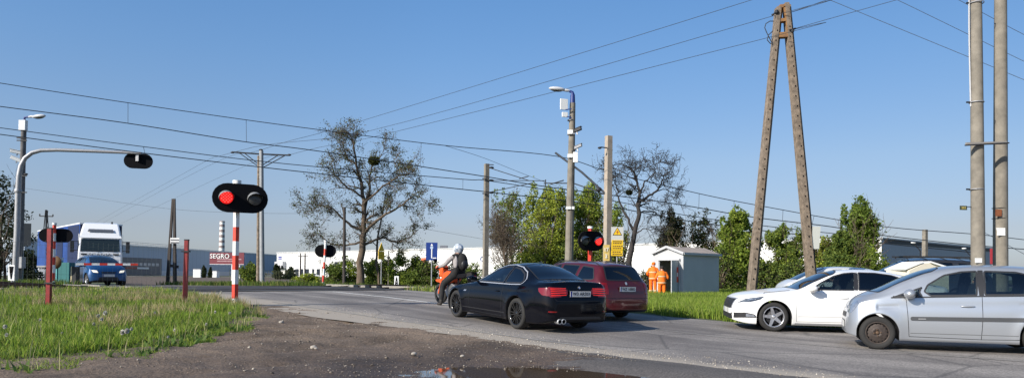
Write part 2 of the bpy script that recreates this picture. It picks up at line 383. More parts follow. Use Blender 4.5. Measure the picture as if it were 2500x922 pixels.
# painted lines (thin faded strips following the road)
M_line = mat('worn_road_paint', (0.42, 0.40, 0.37), 0.8, col2=(0.66, 0.64, 0.6), vscale=7, bump=0.2)
M_line2 = mat('very_worn_road_paint', (0.21, 0.195, 0.18), 0.85, col2=(0.34, 0.32, 0.29), vscale=9, bump=0.2)
drape('road_centre_line', lambda s: (13.38, 13.58), lin(12, 23.5, 0.5), M_line, 0.036, 1)
drape('road_centre_line', lambda s: (13.60, 13.68), lin(-4, 12, 0.5), M_line2, 0.036, 1)
drape('road_edge_line', lambda s: (9.75 - 0.06 * (s - 8) , 9.85 - 0.06 * (s - 8)), lin(8, 19, 0.5), M_line2, 0.036, 1)

# dirt lot with ruts and a hollow
def lot_dz(s, n):
    x, y = xy(s, n)
    z = 0.04 * nz(x, y, 0, 0.45) + 0.03 * nz(x, y, 4, 1.9) + 0.022 * nz(x, y, 9, 5.3) + 0.010 * nz(x, y, 2, 13)
    for (cs, cn, a, wdt, dp) in ((10.6, 6.4, 0.55, 0.22, 0.07), (9.3, 4.6, 0.5, 0.2, 0.055), (12.2, 5.8, 0.4, 0.18, 0.06), (13.6, 6.8, .4, .2, .05)):
        t = (s - cs) - a * 0.4 * (n - cn)
        z -= dp * math.exp(-(t / wdt) ** 2) * math.exp(-((n - cn) / 2.2) ** 2) * (0.6 + 0.8 * abs(nz(x, y, 3, 2.5)))
    hol = math.exp(-(((x - 0.75 - .3 * nz(x, y, 8, .8)) / 2.45) ** 4 + ((y - 8.8 - .25 * nz(x, y, 6, 1.1)) / 1.95) ** 4))
    z -= 0.085 * hol
    e = max(0.0, min(1.0, (n - 8.3) / 0.9)); z = z * (1 - e) + 0.0 * e
    return z
def lot_edges(s): return -14.0, 9.15
M_dirt = bpy.data.materials.new('gravel_dirt'); M_dirt.use_nodes = True
def _dirt():
    t = M_dirt.node_tree; b = t.nodes['Principled BSDF']; tc = t.nodes.new('ShaderNodeTexCoord')
    def nse(scale, det, rg=0.6):
        n = t.nodes.new('ShaderNodeTexNoise'); n.inputs['Scale'].default_value = scale; n.inputs['Detail'].default_value = det; n.inputs['Roughness'].default_value = rg
        t.links.new(tc.outputs['Object'], n.inputs['Vector']); return n.outputs[0]
    def ramp(src, p0, c0, p1, c1):
        r = t.nodes.new('ShaderNodeValToRGB'); r.color_ramp.elements[0].position = p0; r.color_ramp.elements[1].position = p1
        r.color_ramp.elements[0].color = (*c0, 1); r.color_ramp.elements[1].color = (*c1, 1); t.links.new(src, r.inputs[0]); return r.outputs[0]
    def mix(a, b_, f, mode='MIX'):
        m = t.nodes.new('ShaderNodeMix'); m.data_type = 'RGBA'; m.blend_type = mode
        if isinstance(f, float): m.inputs[0].default_value = f
        else: t.links.new(f, m.inputs[0])
        t.links.new(a, m.inputs[6]); t.links.new(b_, m.inputs[7]); return m.outputs[2]
    base = ramp(nse(0.7, 9, .7), 0.38, (0.095, 0.066, 0.044), 0.62, (0.25, 0.182, 0.128))
    sp = t.nodes.new('ShaderNodeTexVoronoi'); sp.inputs['Scale'].default_value = 26; t.links.new(tc.outputs['Object'], sp.inputs['Vector'])
    peb = ramp(sp.outputs['Distance'], 0.12, (1.5, 1.45, 1.4), 0.4, (0.8, 0.8, 0.8))
    pm = ramp(nse(1.4, 3), 0.5, (0, 0, 0), 0.62, (1, 1, 1))
    one = ramp(nse(30, 4), 0.35, (0.6, 0.6, 0.6), 0.65, (1.4, 1.4, 1.4))
    c1 = mix(base, one, 1.0, 'MULTIPLY'); c2 = mix(c1, peb, 1.0, 'MULTIPLY'); col = mix(c1, c2, pm)
    # damp soil round the puddle is darker and shinier
    vm = t.nodes.new('ShaderNodeVectorMath'); vm.operation = 'DISTANCE'; vm.inputs[1].default_value = (0.9, 8.6, 0)
    mp = t.nodes.new('ShaderNodeMapping'); mp.inputs['Scale'].default_value = (0.7, 1, 0); mp.inputs['Location'].default_value = (0.27, 0, 0)
    t.links.new(tc.outputs['Object'], mp.inputs[0]); t.links.new(mp.outputs[0], vm.inputs[0])
    ad = t.nodes.new('ShaderNodeMath'); ad.operation = 'MULTIPLY_ADD'; ad.inputs[1].default_value = 2.2; t.links.new(nse(1.1, 5), ad.inputs[0]); t.links.new(vm.outputs['Value'], ad.inputs[2])
    mr = t.nodes.new('ShaderNodeMapRange'); mr.inputs['From Min'].default_value = 6.2; mr.inputs['From Max'].default_value = 2.9; t.links.new(ad.outputs[0], mr.inputs[0])
    dk = ramp(mr.outputs[0], 0.0, (1, 1, 1), 1.0, (0.42, 0.40, 0.40)); col = mix(col, dk, 1.0, 'MULTIPLY')
    t.links.new(col, b.inputs['Base Color'])
    rr = t.nodes.new('ShaderNodeMapRange'); rr.inputs['To Min'].default_value = 0.95; rr.inputs['To Max'].default_value = 0.62; t.links.new(mr.outputs[0], rr.inputs[0]); t.links.new(rr.outputs[0], b.inputs['Roughness'])
    bp = t.nodes.new('ShaderNodeBump'); bp.inputs['Strength'].default_value = 0.9; bp.inputs['Distance'].default_value = 0.025
    t.links.new(nse(22, 5, 0.7), bp.inputs['Height']); t.links.new(bp.outputs[0], b.inputs['Normal'])
_dirt()
drape('gravel_lot', lot_edges, lin(-3, 18.5, 0.1), M_dirt, 0.028, 0.1, lot_dz)
M_water = mat('puddle_water', (0.085, 0.058, 0.036), 0.03, spec=0.6, bump=0.02, bscale=3)
pw = []
for i in range(60):
    a = 2 * math.pi * i / 60; r = 1 + 0.10 * math.sin(3 * a + 1) + 0.06 * math.sin(7 * a)
    pw.append((0.8 + 2.75 * r * math.cos(a), 8.75 + 2.35 * r * math.sin(a), -0.022 + 0.028))
tag(MB().add(pw, [tuple(range(60))], M_water).build('water_puddle'), kind='structure')

# ploughed field beyond the line
M_field = mat('ploughed_soil', (0.085, 0.058, 0.04), 0.95, col2=(0.12, 0.085, 0.058), vscale=0.8, bump=0.8, bscale=3)
def quad_sheet(name, c4, m, off, nu=24, nv=16):
    V = []; Fc = []
    for i in range(nv + 1):
        for j in range(nu + 1):
            u, v = j / nu, i / nv
            a = c4[0].lerp(c4[1], u); b = c4[3].lerp(c4[2], u); p = a.lerp(b, v)
            V.append((p.x, p.y, h(p.x, p.y) + off))
    for i in range(nv):
        for j in range(nu): q = i * (nu + 1) + j; Fc.append((q, q + 1, q + nu + 2, q + nu + 1))
    return tag(numpy_mesh(name, np.array(V), np.array(Fc), m), kind='structure')
quad_sheet('field', [G(318, 58), G(860, 52), G(900, 230), G(240, 210)], M_field, 0.06)
M_pale = mat('pale_verge', (0.20, 0.17, 0.12), 0.9, col2=(0.28, 0.25, 0.2), vscale=0.3)
quad_sheet('access_path', [G(180, 212), G(1000, 232), G(1000, 255), G(160, 235)], M_pale, 0.1)

# railway: ballast bed and two tracks
M_ballast = mat('ballast_stone', (0.13, 0.105, 0.085), 0.95, col2=(0.22, 0.19, 0.16), vscale=6, bump=1.0, bscale=25)
M_rail = mat('rusty_rail', (0.10, 0.06, 0.045), 0.6, 0.4, var=0.25, vscale=4)
M_sleep = mat('concrete_sleeper', (0.25, 0.23, 0.2), 0.9, var=0.15)
for (a, b) in ((-90, 8.0), (17.6, 240)):
    bal = drape('railway_ballast', lambda s: (a, b), [23.9, 24.4, 32.6, 33.1], M_ballast, 0.0, 4.0, lambda s, n: (0.10 if 24.2 < s < 33 else -0.02) if (n < 3 or n > 22.5) else -0.02)
track_lab = ['rusty rails of the near railway track, the first one beyond the grass', 'rusty rails of the far railway track behind the near one']
for k, sc0 in enumerate((26.05, 30.9)):
    base = xy(sc0, 0); tr = thing('railway_track', (base[0], base[1], 0), track_lab[k], 'railway track', 'railway tracks')
    for dsx in (-0.75, 0.75):
        nn = [-90, -60, -30, -15, 0, 5, 8, 10, 13, 17.6, 18.5, 21, 26, 40, 80, 150, 240]
        lift = lambda n: 0.045 if 8 <= n <= 17.6 else (0.24 if n <= 5 or n >= 21 else float(np.interp(n, [5, 8, 17.6, 21], [.24, .045, .045, .24])))
        cs_ = [(-.035, .015), (.035, .015), (.035, -.015), (.012, -.02), (.012, -.13), (.06, -.14), (-.06, -.14), (-.012, -.13), (-.012, -.02), (-.035, -.015)]
        V = []; k_ = len(cs_)
        for n in nn:
            p = Vector((*xy(sc0 + dsx, n), hsn(sc0, n) + lift(n))) - tr.location
            V += [(p.x + DD.x * a_, p.y + DD.y * a_, p.z + b_) for a_, b_ in cs_]
        mb = MB().add(V, [(i * k_ + j, i * k_ + (j + 1) % k_, (i + 1) * k_ + (j + 1) % k_, (i + 1) * k_ + j) for i in range(len(nn) - 1) for j in range(k_)], M_rail)
        mb.build('rail', tr)
    mb = MB()
    n = -40.0
    while n < 60:
        if not 7.8 < n < 17.9:
            x, y = xy(sc0, n); mb.box((x - base[0], y - base[1], hsn(sc0, n) + 0.09), (2.5, 0.24, 0.1), M_sleep, Matrix.Rotation(math.atan2(DD.y, DD.x), 3, 'Z'))
        n += 0.62
    so_ = mb.build('sleeper_bed', tr); so_['kind'] = 'stuff'

# ================================================================ grass (individual blades)
M_grass = leafmat('grass_blades', (1, 1, 1), 0.4)
rng = np.random.default_rng(7)
def blades(name, pts, hgt, wid, hues, label=None, lean=0.35, zoff=0.0):
    """pts (k,2) world xy; each blade two triangles bending over"""
    k = len(pts); z0 = np.array([h(a, b) for a, b in pts]) + zoff
    ang = rng.uniform(0, 2 * np.pi, k); dx, dy = np.cos(ang), np.sin(ang)
    hh = hgt * rng.uniform(0.5, 1.35, k); ww = wid * rng.uniform(0.6, 1.4, k)
    la = rng.uniform(0, 2 * np.pi, k); ll = lean * hh * rng.uniform(0.2, 1.4, k)
    lx, ly = np.cos(la) * ll, np.sin(la) * ll
    b = np.stack([pts[:, 0], pts[:, 1], z0 - 0.03], 1)
    o = np.stack([dx * ww / 2, dy * ww / 2, np.zeros(k)], 1)
    mid = b + np.stack([lx * 0.35, ly * 0.35, hh * 0.6], 1); tip = b + np.stack([lx, ly, hh], 1)
    V = np.concatenate([b - o, b + o, mid - o * 0.8, mid + o * 0.8, tip], 0)
    i = np.arange(k)
    Fc = np.concatenate([np.stack([i, i + k, i + 3 * k], 1), np.stack([i, i + 3 * k, i + 2 * k], 1), np.stack([i + 2 * k, i + 3 * k, i + 4 * k], 1)], 0)
    hu = np.array(hues); t = rng.integers(0, len(hu), k)
    col = hu[t] * rng.uniform(0.75, 1.25, (k, 1))
    o_ = numpy_mesh(name, V, Fc, M_grass, tone=np.tile(col, (5, 1)))
    return tag(o_, label, 'grass', kind='stuff')
HG = [(0.19, 0.31, 0.03), (0.25, 0.37, 0.04), (0.14, 0.22, 0.035), (0.32, 0.37, 0.07), (0.11, 0.18, 0.045), (0.30, 0.34, 0.08)]
HDRY = [(0.50, 0.41, 0.24), (0.40, 0.31, 0.17), (0.24, 0.26, 0.08)]
def g_edge(n): return np.interp(n, [-6, 1.6, 3.2, 4.8, 5.9, 6.8, 7.4, 8.0], [9.5, 10.1, 10.65, 12.2, 13.3, 14.7, 16.0, 17.6])
def scatter(k, s0, s1, n0, n1, fn):
    s = rng.uniform(s0, s1, k); n = rng.uniform(n0, n1, k); keep = fn(s, n); s, n = s[keep], n[keep]
    return np.stack([s * DD.x + n * NN.x, s * DD.y + n * NN.y], 1)
def inview(P, margin=0.74): return P[(np.abs(P[:, 0]) < P[:, 1] * margin) & (P[:, 1] > 7)]
def left_fn(s, n):
    e = g_edge(n) + 0.25 * np.sin(n * 5.1) + 0.15 * np.sin(n * 13)
    return (s > e) & (n < 7.95 - 0.1 * np.sin(s * 4))
clump = lambda P, sc_, th: np.array([noise.noise(Vector((a * sc_, b * sc_, 0))) for a, b in P]) > th
P = inview(scatter(360000, 9.3, 23.5, -9, 8.2, left_fn))
grow = np.clip((np.array([sn(a, b)[0] - g_edge(sn(a, b)[1]) for a, b in P])) / 1.2, 0.25, 1)
m1 = rng.uniform(0, 1, len(P)) < 1
near = P[grow < 0.8]; rest = P[grow >= 0.8]
blades('grass', near, 0.075, 0.012, HG, 'short grass at the left verge along the gravel lot', 0.7)
tall = clump(rest, 0.8, 0.02)
blades('grass', rest[tall], 0.20, 0.013, HG, 'tall tufts of green grass in the left verge behind the gravel lot', 0.4)
blades('grass', rest[~tall], 0.145, 0.014, HG, 'lower lawn of green grass in the left verge round the red posts', 0.5)
P = inview(scatter(70000, 13.5, 22, 3.5, 8.1, left_fn)); P = P[clump(P, 0.75, 0.17)]
blades('grass', P[:7000], 0.27, 0.012, HDRY, 'dry straw-coloured grass stalks round the foot of the striped signal mast', 0.35)
P = inview(scatter(20000, 9.8, 22, -8, 8, left_fn)); P = P[~clump(P, .9, .02)]
blades('grass', P[:1300], 0.33, 0.011, [(.34, .36, .13), (.42, .38, .2), (.2, .28, .06)], 'tall thin flowering grass stalks standing above the left verge', .25)
blades('grass', P, 0.12, 0.055, [(0.08, 0.15, 0.035), (0.11, 0.18, 0.045)], 'broad-leaved dandelion and plantain rosettes in the left verge', 0.9)
# right-hand strip between the road and the shed
def right_fn(s, n): return (n > 17.75 + np.maximum(0, (8.7 - s)) * 1.05 + 0.25 * np.sin(s * 3)) & (s < 23.6)
P = scatter(260000, 2, 24, 17.5, 42, right_fn); P = P[(P[:, 0] > -1) & (P[:, 0] < P[:, 1] * 0.74)]
blades('grass', P, 0.30, 0.022, [(0.20, 0.29, 0.035), (0.26, 0.34, 0.05), (0.14, 0.22, 0.03), (0.3, 0.35, 0.09)], 'tall bright green grass between the road and the electrical shed', 0.3)
# beyond the tracks
def far_fn(s, n): return (s > 33.4) & ((n < 8.2) | (n > 17.6))
P = scatter(150000, 33, 62, -22, 60, far_fn)
P = P[(np.abs(P[:, 0]) < P[:, 1] * 0.74)]
keep = np.array([not (sn(a, b)[0] > 47 and (a / b) * F + 1250 < 800 and b > 52) for a, b in P])
blades('grass', P[keep], 0.32, 0.04, [(0.09, 0.145, 0.025), (0.12, 0.17, 0.03), (0.06, 0.11, 0.02), (0.19, 0.19, 0.06)], 'rough green grass along the far side of the railway', 0.4)
P = scatter(30000, 23.0, 25.2, -30, 8, lambda s, n: s > 0); P = np.concatenate([P, scatter(16000, 22.4, 25.2, 17.8, 50, lambda s, n: s > 0)])
P = P[(np.abs(P[:, 0]) < P[:, 1] * 0.74)]
blades('grass', P, 0.22, 0.025, HG + HDRY, 'weeds growing along the edge of the railway ballast', 0.4)

# dandelion clocks
M_puff = mat('seed_head', (0.62, 0.6, 0.55), 0.95); M_stem = mat('stem_green', (0.12, 0.16, 0.05), 0.8)
dand = None
for i, (px, Y, big) in enumerate([(238, 12.9, 1), (248, 12.4, 1), (257, 12.95, 1.2), (228, 12.1, .8), (296, 10.55, 1.1), (308, 10.5, 1.2), (12, 10.9, 1), (16, 10.4, .8), (560, 14.3, 1), (524, 14.9, .8), (320, 11.6, .8), (540, 20.2, .9), (378, 14.3, .8), (276, 12.2, .6), (502, 12.9, .7), (410, 11.2, .6), (426, 12.1, .6), (480, 17.5, .8), (150, 11.2, .6), (96, 12.6, .7)]):
    p = G(px, Y)
    if dand is None:
        dand = thing('dandelion', p, 'white dandelion seed head standing above the grass of the left verge', 'flower', 'dandelion clocks in the left verge')
        MB().tube([(0, 0, -0.02), (0.01, 0, 0.13), (0.0, 0.01, 0.24)], 0.003, M_stem, 5).build('stem', dand)
        pb = MB(); rr = random.Random(3)
        for q in range(150):
            d = Vector((rr.gauss(0, 1), rr.gauss(0, 1), rr.gauss(0, 1))).normalized(); e = d.orthogonal() * 0.006
            c_ = Vector((0, 0.01, 0.25)); pb.add([c_ + d * 0.012 - e * .3, c_ + d * 0.012 + e * .3, c_ + d * 0.034 + e * 1.3, c_ + d * 0.034 - e * 1.3], [(0, 1, 2, 3)], M_puff)
        pb.build('seed_head', dand); d_ = dand
    else: d_ = copy_tree(dand); d_.location = p
    d_.scale = (big * .8, big * .8, big); d_.rotation_euler.z = i * 1.3

# loose gravel on the lot
def stones(name, pts, size, hues, label):
    k = len(pts); oct_ = np.array([(1, 0, 0), (0, 1, 0), (-1, 0, 0), (0, -1, 0), (0, 0, .75), (0, 0, -.6)], float)
    z0 = np.array([h(a, b) + 0.028 + lot_dz(*sn(a, b)) for a, b in pts])
    r = size * rng.lognormal(0, 0.45, (k, 1, 1)); j = oct_[None] * (1 + rng.uniform(-.35, .35, (k, 6, 1)))
    a = rng.uniform(0, 6.3, k); ca, sa = np.cos(a)[:, None], np.sin(a)[:, None]
    X = j[:, :, 0] * ca - j[:, :, 1] * sa; Yy = (j[:, :, 0] * sa + j[:, :, 1] * ca) * 0.8
    Vv = np.stack([X, Yy, j[:, :, 2]], 2) * r + np.concatenate([pts, z0[:, None] + 0.2 * r[:, 0]], 1)[:, None]
    f0 = np.array([(0, 1, 4), (1, 2, 4), (2, 3, 4), (3, 0, 4), (1, 0, 5), (2, 1, 5), (3, 2, 5), (0, 3, 5)])
    Fc = (f0[None] + (np.arange(k) * 6)[:, None, None]).reshape(-1, 3)
    hu = np.array(hues)[rng.integers(0, len(hues), k)] * rng.uniform(.7, 1.3, (k, 1))
    return tag(numpy_mesh(name, Vv.reshape(-1, 3), Fc, M_stone, tone=np.repeat(hu, 6, 0)), label, 'gravel', kind='stuff')
M_stone = mat('stone', (1, 1, 1), 0.85, attr='tone', var=0.2, vscale=40)
def lot_fn(s, n): return (n < 9.1) & (s < g_edge(np.minimum(n, 8)) + 0.1) & (s > 3)
P = scatter(60000, 3, 17, -8, 9.1, lot_fn); P = inview(P)
dens = np.array([0.5 + 0.9 * noise.noise(Vector((a * .55, b * .8, 5))) + 0.8 * math.exp(-((a + .3) ** 2 / 4 + (b - 10.2) ** 2 / 1.2)) for a, b in P])
P = P[rng.uniform(0, 1.5, len(P)) < dens]; P = P[(P[:, 1] > 9)]
HS = [(0.22, 0.18, 0.14), (0.16, 0.13, 0.10), (0.33, 0.29, 0.24), (0.11, 0.09, 0.075)]
stones('gravel', P[:38000], 0.0075, HS, 'loose pebbles and grit scattered over the gravel lot')
P = scatter(9000, -2, 17, 8.7, 10.4, lambda s, n: np.abs(n - 9.35 - .25 * np.sin(s * 1.3)) < .45 * rng.uniform(0, 1, len(s)) ** .7 * 2.2); P = inview(P)
stones('gravel', P, 0.0065, [(.42, .36, .29), (.3, .26, .21), (.5, .45, .38)], 'pale grit lying along the worn edge of the asphalt')
for (px, Y, r, lab) in ((765, 11.35, .05, 'pale round stone lying alone on the open gravel'), (772, 11.25, .028, 'small stone touching the pale round stone on the gravel'), (686, 14.9, .05, 'grey stone on the dirt close to the edge of the road'), (1010, 11.0, .045, 'grey stone in the gravel just left of the puddle'), (1128, 10.95, .035, 'flat stone at the edge of the puddle below the parked coupe')):
    p = G(px, Y); p.z += 0.05; bm = bmesh.new(); bmesh.ops.create_icosphere(bm, subdivisions=2, radius=r)
    for v in bm.verts: v.co *= 1 + 0.25 * noise.noise(v.co * 20 + Vector((px, 0, 0))); v.co.z *= 0.65
    me = bpy.data.meshes.new('stone'); bm.to_mesh(me); bm.free(); me.materials.append(mat('pale_stone', (0.36, 0.32, 0.27), 0.9, var=0.2, vscale=30))
    o = bpy.data.objects.new('stone', me); sc.collection.objects.link(o); o.location = p; tag(o, lab, 'stone', 'larger stones on the gravel lot')
# ================================================================ cars
def pchip(pts):
    X = np.array([p[0] for p in pts], float); Y = np.array([p[1] for p in pts], float); hh = np.diff(X); dl = np.diff(Y) / hh
    d = np.zeros(len(X))
    for i in range(1, len(X) - 1):
        if dl[i - 1] * dl[i] > 0:
            w1, w2 = 2 * hh[i] + hh[i - 1], hh[i] + 2 * hh[i - 1]; d[i] = (w1 + w2) / (w1 / dl[i - 1] + w2 / dl[i])
    d[0], d[-1] = dl[0], dl[-1]
    def f(x):
        x = min(max(x, X[0]), X[-1]); i = min(int(np.searchsorted(X, x, 'right')) - 1, len(X) - 2); t = (x - X[i]) / hh[i]
        return float(Y[i] * (1 + 2 * t) * (1 - t) ** 2 + d[i] * hh[i] * t * (1 - t) ** 2 + Y[i + 1] * t * t * (3 - 2 * t) + d[i + 1] * hh[i] * t * t * (t - 1))
    return f
def inpoly(x, y, P):
    c = False; n = len(P)
    for i in range(n):
        a, b = P[i], P[i - 1]
        if (a[1] > y) != (b[1] > y) and x < (b[0] - a[0]) * (y - a[1]) / (b[1] - a[1]) + a[0]: c = not c
    return c
def rnd(P, r, k=4):
    out = []; n = len(P)
    for i in range(n):
        p, a, b = Vector(P[i]), Vector(P[i - 1]), Vector(P[(i + 1) % n])
        ra = min(r, (a - p).length * .45); rb = min(r, (b - p).length * .45)
        q0 = p + (a - p).normalized() * ra; q1 = p + (b - p).normalized() * rb
        for j in range(k + 1):
            t = j / k; v = q0 * (1 - t) ** 2 + p * 2 * t * (1 - t) + q1 * t * t; out.append((v.x, v.y))
    return out
def inset(P, dd):
    n = len(P); A = sum(P[i - 1][0] * P[i][1] - P[i][0] * P[i - 1][1] for i in range(n)); sg = 1 if A > 0 else -1; out = []
    for i in range(n):
        a, p, b = Vector(P[i - 1]), Vector(P[i]), Vector(P[(i + 1) % n])
        e1 = (p - a).normalized() if (p - a).length > 1e-6 else (b - p).normalized(); e2 = (b - p).normalized() if (b - p).length > 1e-6 else e1
        n1 = Vector((-e1.y, e1.x)) * sg; n2 = Vector((-e2.y, e2.x)) * sg; m = n1 + n2
        m = m / max(0.35, m.dot(n1)) if m.length > 1e-6 else n1
        out.append((p.x + m.x * dd, p.y + m.y * dd))
    return out
M_glassd = glass('dark_car_glass', (0.10, 0.12, 0.13), 0.2)
M_glass = glass('clear_car_glass', (0.42, 0.50, 0.50), 0.16)
M_glassb = glass('tinted_rear_glass', (0.03, 0.035, 0.04), 0.2)
M_glassw = glass('windscreen_glass', (0.3, 0.4, 0.46), 0.3)
M_intr = mat('car_interior', (0.022, 0.024, 0.028), 0.8)
M_chrome = mat('bright_trim', (0.55, 0.56, 0.58), 0.3, 0.5)
M_plate = mat('plate_white', (0.62, 0.62, 0.6), 0.4); M_ink = mat('plate_ink', (0.01, 0.01, 0.01), 0.5); M_eu = mat('plate_blue', (0.01, 0.03, 0.25), 0.5)
M_tail = mat('tail_lens_red', (0.17, 0.004, 0.005), 0.12, coat=0.6)
M_taillit = mat('tail_lens_lit', (0.6, 0.02, 0.015), 0.2, emit=(1, 0.04, 0.02), estr=0.2)
M_head = mat('headlamp_lens', (0.26, 0.28, 0.32), 0.08, 0.3, coat=1.0, var=0.2, vscale=5)
M_headd = mat('headlamp_dark', (0.05, 0.055, 0.07), 0.1, 0.3, coat=1.0)
M_gap = mat('panel_gap', (0.01, 0.01, 0.012), 0.7)

class Car:
    def __init__(s, sp, paint, name, label, cat, group=None, fine=1.0):
        s.xm = sp.get('xm', lambda x: x); f = s.xm; sp = dict(sp)
        for k in ('zt', 'zs', 'W', 'yr', 'crown'):
            if k in sp: sp[k] = [(f(a), b) for a, b in sp[k]]
        sp['axles'] = tuple(f(a) for a in sp['axles']); sp['cowl'] = f(sp['cowl'])
        s.sp = sp; s.paint = paint; s.L = sp['zt'][-1][0]; s.fine = fine
        s.zt, s.zs, s.Wf, s.yr = [pchip(sp[k]) for k in ('zt', 'zs', 'W', 'yr')]
        s.zb0 = sp.get('zb', 0.2); s.crown = pchip(sp.get('crown', [(0, .02), (sp['cowl'], .05), (sp['cowl'] + .8, .07), (s.L - .3, .06), (s.L, .02)]))
        s.root = thing(name, (0, 0, 0), label, cat, group); s.shell()
    def zbot(s, x):
        z = s.zb0 + 0.10 * max(0, 1 - x / 0.5) ** 2 + 0.10 * max(0, 1 - (s.L - x) / 0.5) ** 2
        for xc in s.sp['axles']:
            d = abs(x - xc); ra = s.sp['ra']
            if d < ra: z = max(z, s.sp['rw'] + math.sqrt(ra * ra - d * d))
        return z
    def side_y(s, x, z):
        t = (z - s.zb0) / (s.zs(x) - s.zb0); Wx = s.Wf(x)
        bulge = 0.0
        for xc in s.sp['axles']:
            d = math.hypot(x - xc, (z - s.sp['rw']) * 1.0); bulge = max(bulge, 0.022 * math.exp(-((d - s.sp['ra']) / 0.10) ** 2))
        if t < 0.5: y = Wx * (0.945 + 0.055 * math.sin(math.pi / 2 * max(0, t) / 0.5))
        else: y = Wx * (1 - 0.06 * ((t - 0.5) / 0.5) ** 2)
        y -= 0.012 * math.exp(-((t - 0.80) / 0.05) ** 2) * (0 if x < .5 or x > s.L - .5 else 1)
        return y + bulge * (1 if t < 0.95 else 0)
    def section(s, x):
        zb, zs, zt = s.zbot(x), s.zs(x), s.zt(x); zs = max(zs, zb + .03); zt = max(zt, zs + .01)
        ze = max(zs + .004, zt - min(s.crown(x), (zt - zs) * .6)); yr = min(s.yr(x), s.side_y(x, zs) - .01)
        pts = [(0.0, zb), (s.side_y(x, zb) * .5, zb), (s.side_y(x, zb) - .02, zb)]
        nL = 16
        for i in range(nL + 1):
            z = zb + (zs - zb) * i / nL; pts.append((s.side_y(x, z), z))
        A = Vector((s.side_y(x, zs), zs)); B = Vector((yr, ze)); C = Vector((0, zt)); AB = B - A; l = AB.length
        kb = min(0.09, l * .45); Bp = B - AB.normalized() * kb
        m = 12
        bow = 0.018 * min(1, l / .4)
        for i in range(1, m + 1):
            t = i / m; p = A + (Bp - A) * t; pts.append((p.x + bow * math.sin(math.pi * t), p.y))
        dC = (C - B); Bq = Vector((yr - min(.10, yr * .3), 0)); u = Bq.x / yr; Bq.y = zt - (zt - ze) * u * u
        for i in range(1, 6):
            t = i / 5; p = Bp * (1 - t) ** 2 + B * 2 * t * (1 - t) + Bq * t * t; pts.append((p.x, p.y))
        for i in range(1, 11):
            y = Bq.x * (1 - i / 10); pts.append((y, zt - (zt - ze) * (y / yr) ** 2))
        return pts
    def shell(s):
        L = s.L; st = 0.035 / s.fine; xs = set(np.round(np.arange(0, L, st), 4)) | {L}
        for i in range(1, 18): e = 0.16 * (i / 18) ** 2; xs |= {round(e, 4), round(L - e, 4)}
        for xc in s.sp['axles']:
            for i in range(0, 33): xs.add(round(xc - s.sp['ra'] * math.cos(math.pi * i / 32), 4))
            xs |= {round(xc - s.sp['ra'] - .001, 4), round(xc + s.sp['ra'] + .001, 4)}
        for x in s.sp.get('xtra', ()): xs.add(x)
        xs = sorted(xs); k0 = [xs[0]]
        for x in xs[1:]:
            if x - k0[-1] > 0.0009: k0.append(x)
        xs = k0; secs = [s.section(x) for x in xs]; n = len(secs[0]); V = []; Fc = []; Mi = []
        for x, S in zip(xs, secs):
            for y, z in S: V.append((x, -y, z))
        off = len(V)
        for x, S in zip(xs, secs):
            for y, z in S: V.append((x, y, z))
        for i in range(len(xs) - 1):
            xm = (xs[i] + xs[i + 1]) / 2; arch = any(abs(xm - xc) < s.sp['ra'] for xc in s.sp['axles'])
            for j in range(n - 1):
                a, b, c_, d = i * n + j, i * n + j + 1, (i + 1) * n + j + 1, (i + 1) * n + j
                mi = 1 if j < 3 else 0
                Fc.append((a, b, c_, d)); Mi.append(mi); Fc.append((a + off, d + off, c_ + off, b + off)); Mi.append(mi)
        for i in (0, len(xs) - 1):
            for j in range(n - 1):
                a, b = i * n + j, i * n + j + 1; f = (a, a + off, b + off, b) if i else (a, b, b + off, a + off)
                Fc.append(f[::-1] if False else f); Mi.append(0)
        s.bvh = BVHTree.FromPolygons([Vector(v) for v in V], Fc)
        sp = s.sp; keep = []
        holes = [(w_['poly'], 'side') for w_ in sp['side_glass']]
        mp_ = lambda P: [(s.xm(a), b) for a, b in P]
        hp = [mp_(inset(rnd(w_['poly'], w_.get('r', .05)), .012)) for w_ in sp['side_glass'] if w_.get('open', 1)]
        fp = [mp_(inset(rnd(p, .06), .012)) for p in (sp.get('windscreen'), sp.get('backlight')) if p]
        for f, mi in zip(Fc, Mi):
            cx = sum(V[i][0] for i in f) / 4; cy = sum(V[i][1] for i in f) / 4; cz = sum(V[i][2] for i in f) / 4
            dead = False
            if cz > s.zs(cx) - .02 and abs(cy) > .45:
                dead = any(inpoly(cx, cz, P) for P in hp)
            if not dead and cz > s.zs(cx) + .0: dead = any(inpoly(cx, cy, P) for P in fp)
            keep.append(not dead)
        me = bpy.data.meshes.new('body'); me.from_pydata(V, [], [f for f, k in zip(Fc, keep) if k])
        me.materials.append(s.paint); me.materials.append(M_plastic)
        me.polygons.foreach_set('material_index', [m for m, k in zip(Mi, keep) if k]); me.polygons.foreach_set('use_smooth', [True] * len(me.polygons))
        bm = bmesh.new(); bm.from_mesh(me); bmesh.ops.remove_doubles(bm, verts=bm.verts, dist=1e-5); bmesh.ops.recalc_face_normals(bm, faces=bm.faces)
        # keep the normals pointing outwards
        top = max(bm.faces, key=lambda f: f.calc_center_median().z)
        if top.normal.z < 0: bmesh.ops.reverse_faces(bm, faces=bm.faces)
        bm.to_mesh(me); bm.free()
        s.body = bpy.data.objects.new('body', me); sc.collection.objects.link(s.body); s.body.parent = s.root
        for w_ in sp['side_glass']:
            for sg in (-1, 1):
                P = rnd(w_['poly'], w_.get('r', .05)); gl = s.panel('window', P, 'Y', sg, .002, w_.get('mat', M_glass))
                s.ring('window_frame', inset(P, -.006), inset(P, .02), 'Y', sg, .005, w_.get('trim', M_plastic), gl)
